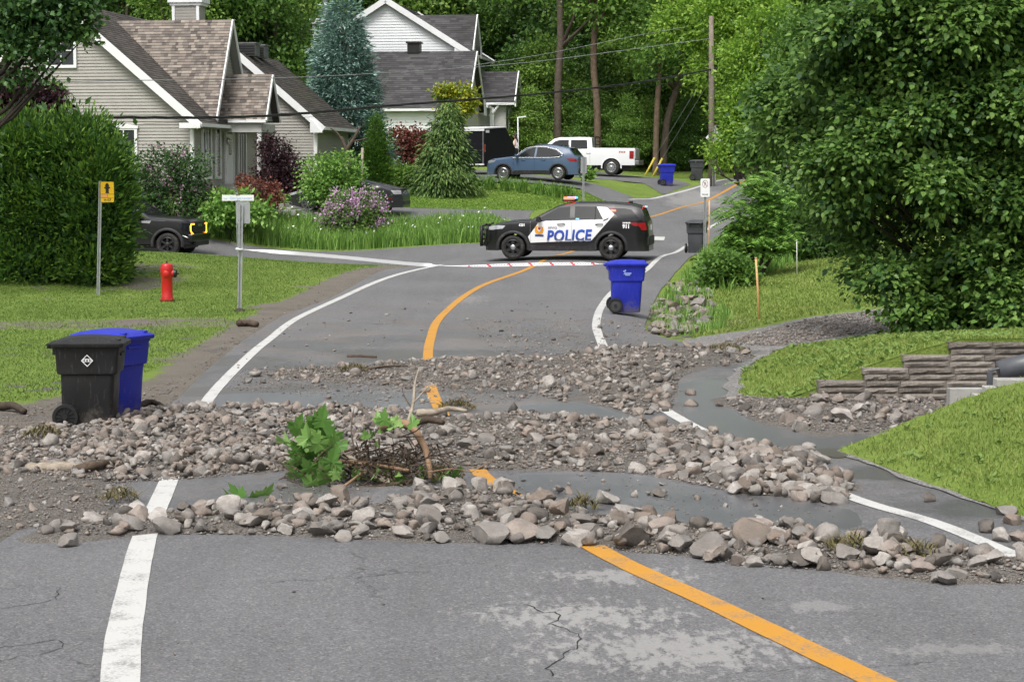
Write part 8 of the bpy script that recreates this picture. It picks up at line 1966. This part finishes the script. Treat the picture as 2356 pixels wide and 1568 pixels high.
reed = [(p.x, p.y) for p in (P2(478, 590, 74.2), P2(700, 590, 73.8), P2(900, 579, 73.2), P2(1112, 562, 72.2), P2(1180, 548, 74), P2(1120, 505, 77), P2(900, 505, 77), P2(480, 515, 77))]
P = scatter_px(None, 15000, H, reed); grassy('grass', 'tall meadow grass and reeds in the roadside ditch', P, .62, .035, .45, 'grass_tall', 6)
M['flower_white'] = simple('white_umbel', (.7, .7, .66), .6, .05)
q = P[RNG.choice(len(P), 130)]; V, F = kites(q + np.array([0, 0, .62]) + RNG.normal(size=q.shape) * .1, RNG.normal(size=q.shape), np.tile([0, 0, 1.0], (len(q), 1)), .10, .09); tag(npmesh('wildflowers', V, F, M['flower_white']), 'white wildflowers dotted through the ditch grass', 'flowers', kind='stuff')
weed = [(p.x, p.y) for p in (P2(1585, 640, 56), P2(1560, 665, 53), P2(1680, 690, 50), P2(1720, 655, 53), P2(1900, 600, 60), P2(1750, 540, 72), P2(1680, 530, 77), P2(1640, 575, 69))]
P = scatter_px(None, 12000, H, weed); P[:, 2] -= .05; grassy('grass', 'rank weeds on the right shoulder above the ditch', P, .42, .03, .6, 'grass_tall', 7)
dw = [(p.x, p.y) for p in (P2(1505, 765), P2(1500, 700), P2(1540, 670), P2(1640, 675), P2(1690, 720), P2(1600, 772))]
P = scatter_px(None, 4500, H, dw); P = thin(P, .7 * (fbm(P[:, 0] * 1.5, P[:, 1], 3, 31) > .48)); grassy('grass', 'sparse weeds between the ditch stones', P, .28, .02, .6, 'grass_tall', 8)
for i, (px, py, d, L) in enumerate(((1690, 655, 51, [(1660, 610, 0, 34, 24, 1), (1700, 630, 0, 34, 26, 1), (1640, 635, 0, 22, 14, .5)]), (1800, 590, 58, [(1790, 560, 0, 60, 35, 1), (1860, 550, 0, 60, 55, 1), (1920, 530, 0, 60, 60, 1), (1840, 470, 0, 55, 50, 1), (1900, 460, 1, 55, 55, 1), (1780, 500, 1, 50, 45, .8), (1960, 570, 0, 40, 35, .6)]))):
    pbush('weed_shrub', ('leafy weeds hanging over the ditch hole', 'dark undergrowth beneath the roadside tree')[i], px, py, d, L, (260, 700)[i], 13, .3, .13, .6, 'leaf_forest', r0=.02, seed=130 + i)
# ------------------------------------------------------------------ person by the trailer
M['skin'] = simple('skin', (.50, .30, .22), .5, .05); M['hair'] = simple('dark_hair', (.018, .013, .011), .5, .2); M['top_white'] = simple('white_top', (.74, .68, .68), .8, .05); M['trousers'] = simple('black_trousers', (.012, .012, .014), .8, .2)
pp_ = grd(1187, 402, 111); ps = thing('person', 'person with long dark hair in white top and black trousers by the trailer', 'person', pp_ + Vector((0, 0, .12)), R(165))
def skin_body(chains, name, mat, parent, sub=1):
    me = bpy.data.meshes.new(name); vs, es, rs = [], [], []
    for ch in chains:
        prev = None
        for q in ch:
            if isinstance(q, int): prev = q; continue
            vs.append(q[:3]); rs.append(q[3:]); i = len(vs) - 1
            if prev is not None: es.append((prev, i))
            prev = i
    me.from_pydata(vs, es, []); o = bpy.data.objects.new(name, me); C.objects.link(o); o.parent = parent; me.materials.append(mat)
    md = o.modifiers.new('skin', 'SKIN')
    me.skin_vertices or None
    if not me.skin_vertices: bpy.context.view_layer.objects.active = o
    if not me.skin_vertices:
        bm = bmesh.new(); bm.from_mesh(me); bm.verts.layers.skin.verify(); bm.to_mesh(me); bm.free()
    for v, r_ in zip(me.skin_vertices[0].data, rs): v.radius = r_ if len(r_) == 2 else (r_[0], r_[0])
    me.skin_vertices[0].data[0].use_root = True
    s = o.modifiers.new('sub', 'SUBSURF'); s.levels = sub; s.render_levels = sub
    return o
# x forward, y left, z up; standing, head bowed, forearms in front
body = skin_body([[(0, 0, .92, .13, .15), (.01, 0, 1.05, .10, .13), (.02, 0, 1.2, .11, .15), (.0, 0, 1.36, .09, .15), (.01, 0, 1.45, .05, .05), (.05, 0, 1.53, .06, .06), (.07, 0, 1.60, .085, .075), (.06, 0, 1.68, .075, .07)],
                  [0, (0, .09, .85, .09), (.02, .095, .47, .06), (-.02, .10, .10, .04), (.08, .10, .035, .035), (.16, .10, .03, .03)], [0, (0, -.09, .85, .09), (.03, -.095, .47, .06), (.0, -.10, .10, .04), (.10, -.10, .035, .035), (.18, -.10, .03, .03)],
                  [3, (0, .19, 1.36, .05), (-.03, .23, 1.12, .042), (.18, .16, 1.08, .034), (.25, .10, 1.10, .028)], [3, (0, -.19, 1.36, .05), (-.03, -.23, 1.12, .042), (.18, -.16, 1.08, .034), (.25, -.10, 1.10, .028)]], 'body', M['skin'], ps)
for sg in (1, -1):
    mb = MB()
    for k in range(4): mb.tube([(.25, sg * (.10 - .016 * k), 1.11 - .012 * k), (.29, sg * (.085 - .016 * k), 1.10 - .012 * k), (.315 - .006 * abs(k - 1), sg * (.06 - .016 * k), 1.085 - .012 * k)], [.010, .009, .006], 5)
    mb.tube([(.25, sg * .11, 1.13), (.27, sg * .10, 1.15), (.30, sg * .085, 1.15)], [.011, .009, .007], 5); mb.build('fingers', M['skin'], ps, smooth=True)
tp = MB().loft([[(cx + rx * math.cos(a), ry * math.sin(a), z) for a in np.linspace(0, 2 * math.pi, 17)[:-1]] for z, cx, rx, ry in ((.90, .0, .145, .185), (1.05, .01, .125, .155), (1.20, .03, .145, .165), (1.34, .01, .115, .175), (1.42, .0, .07, .11))], cap=False); tp.build('top', M['top_white'], ps, smooth=True)
tr_ = MB()
for sg in (1, -1): tr_.tube([(0, sg * .085, .95), (0, sg * .095, .80), (.02, sg * .095, .47), (-.01, sg * .10, .08)], [.125, .115, .085, .07], 12)
tr_.build('trousers', M['trousers'], ps, smooth=True)
hr = MB().loft([[(cx + rx * math.cos(a), ry * math.sin(a), z) for a in np.linspace(0, 2 * math.pi, 15)[:-1]] for z, cx, rx, ry in ((1.22, -.06, .05, .09), (1.35, -.05, .07, .11), (1.50, -.015, .085, .105), (1.62, .02, .10, .095), (1.70, .035, .095, .085), (1.755, .045, .05, .045))]); hr.build('hair', M['hair'], ps, smooth=True)
MB().lathe([(.012, 0), (.016, .012), (.006, .035)], 6, (.165, 0, 1.58)).build('nose', M['skin'], ps, smooth=True)
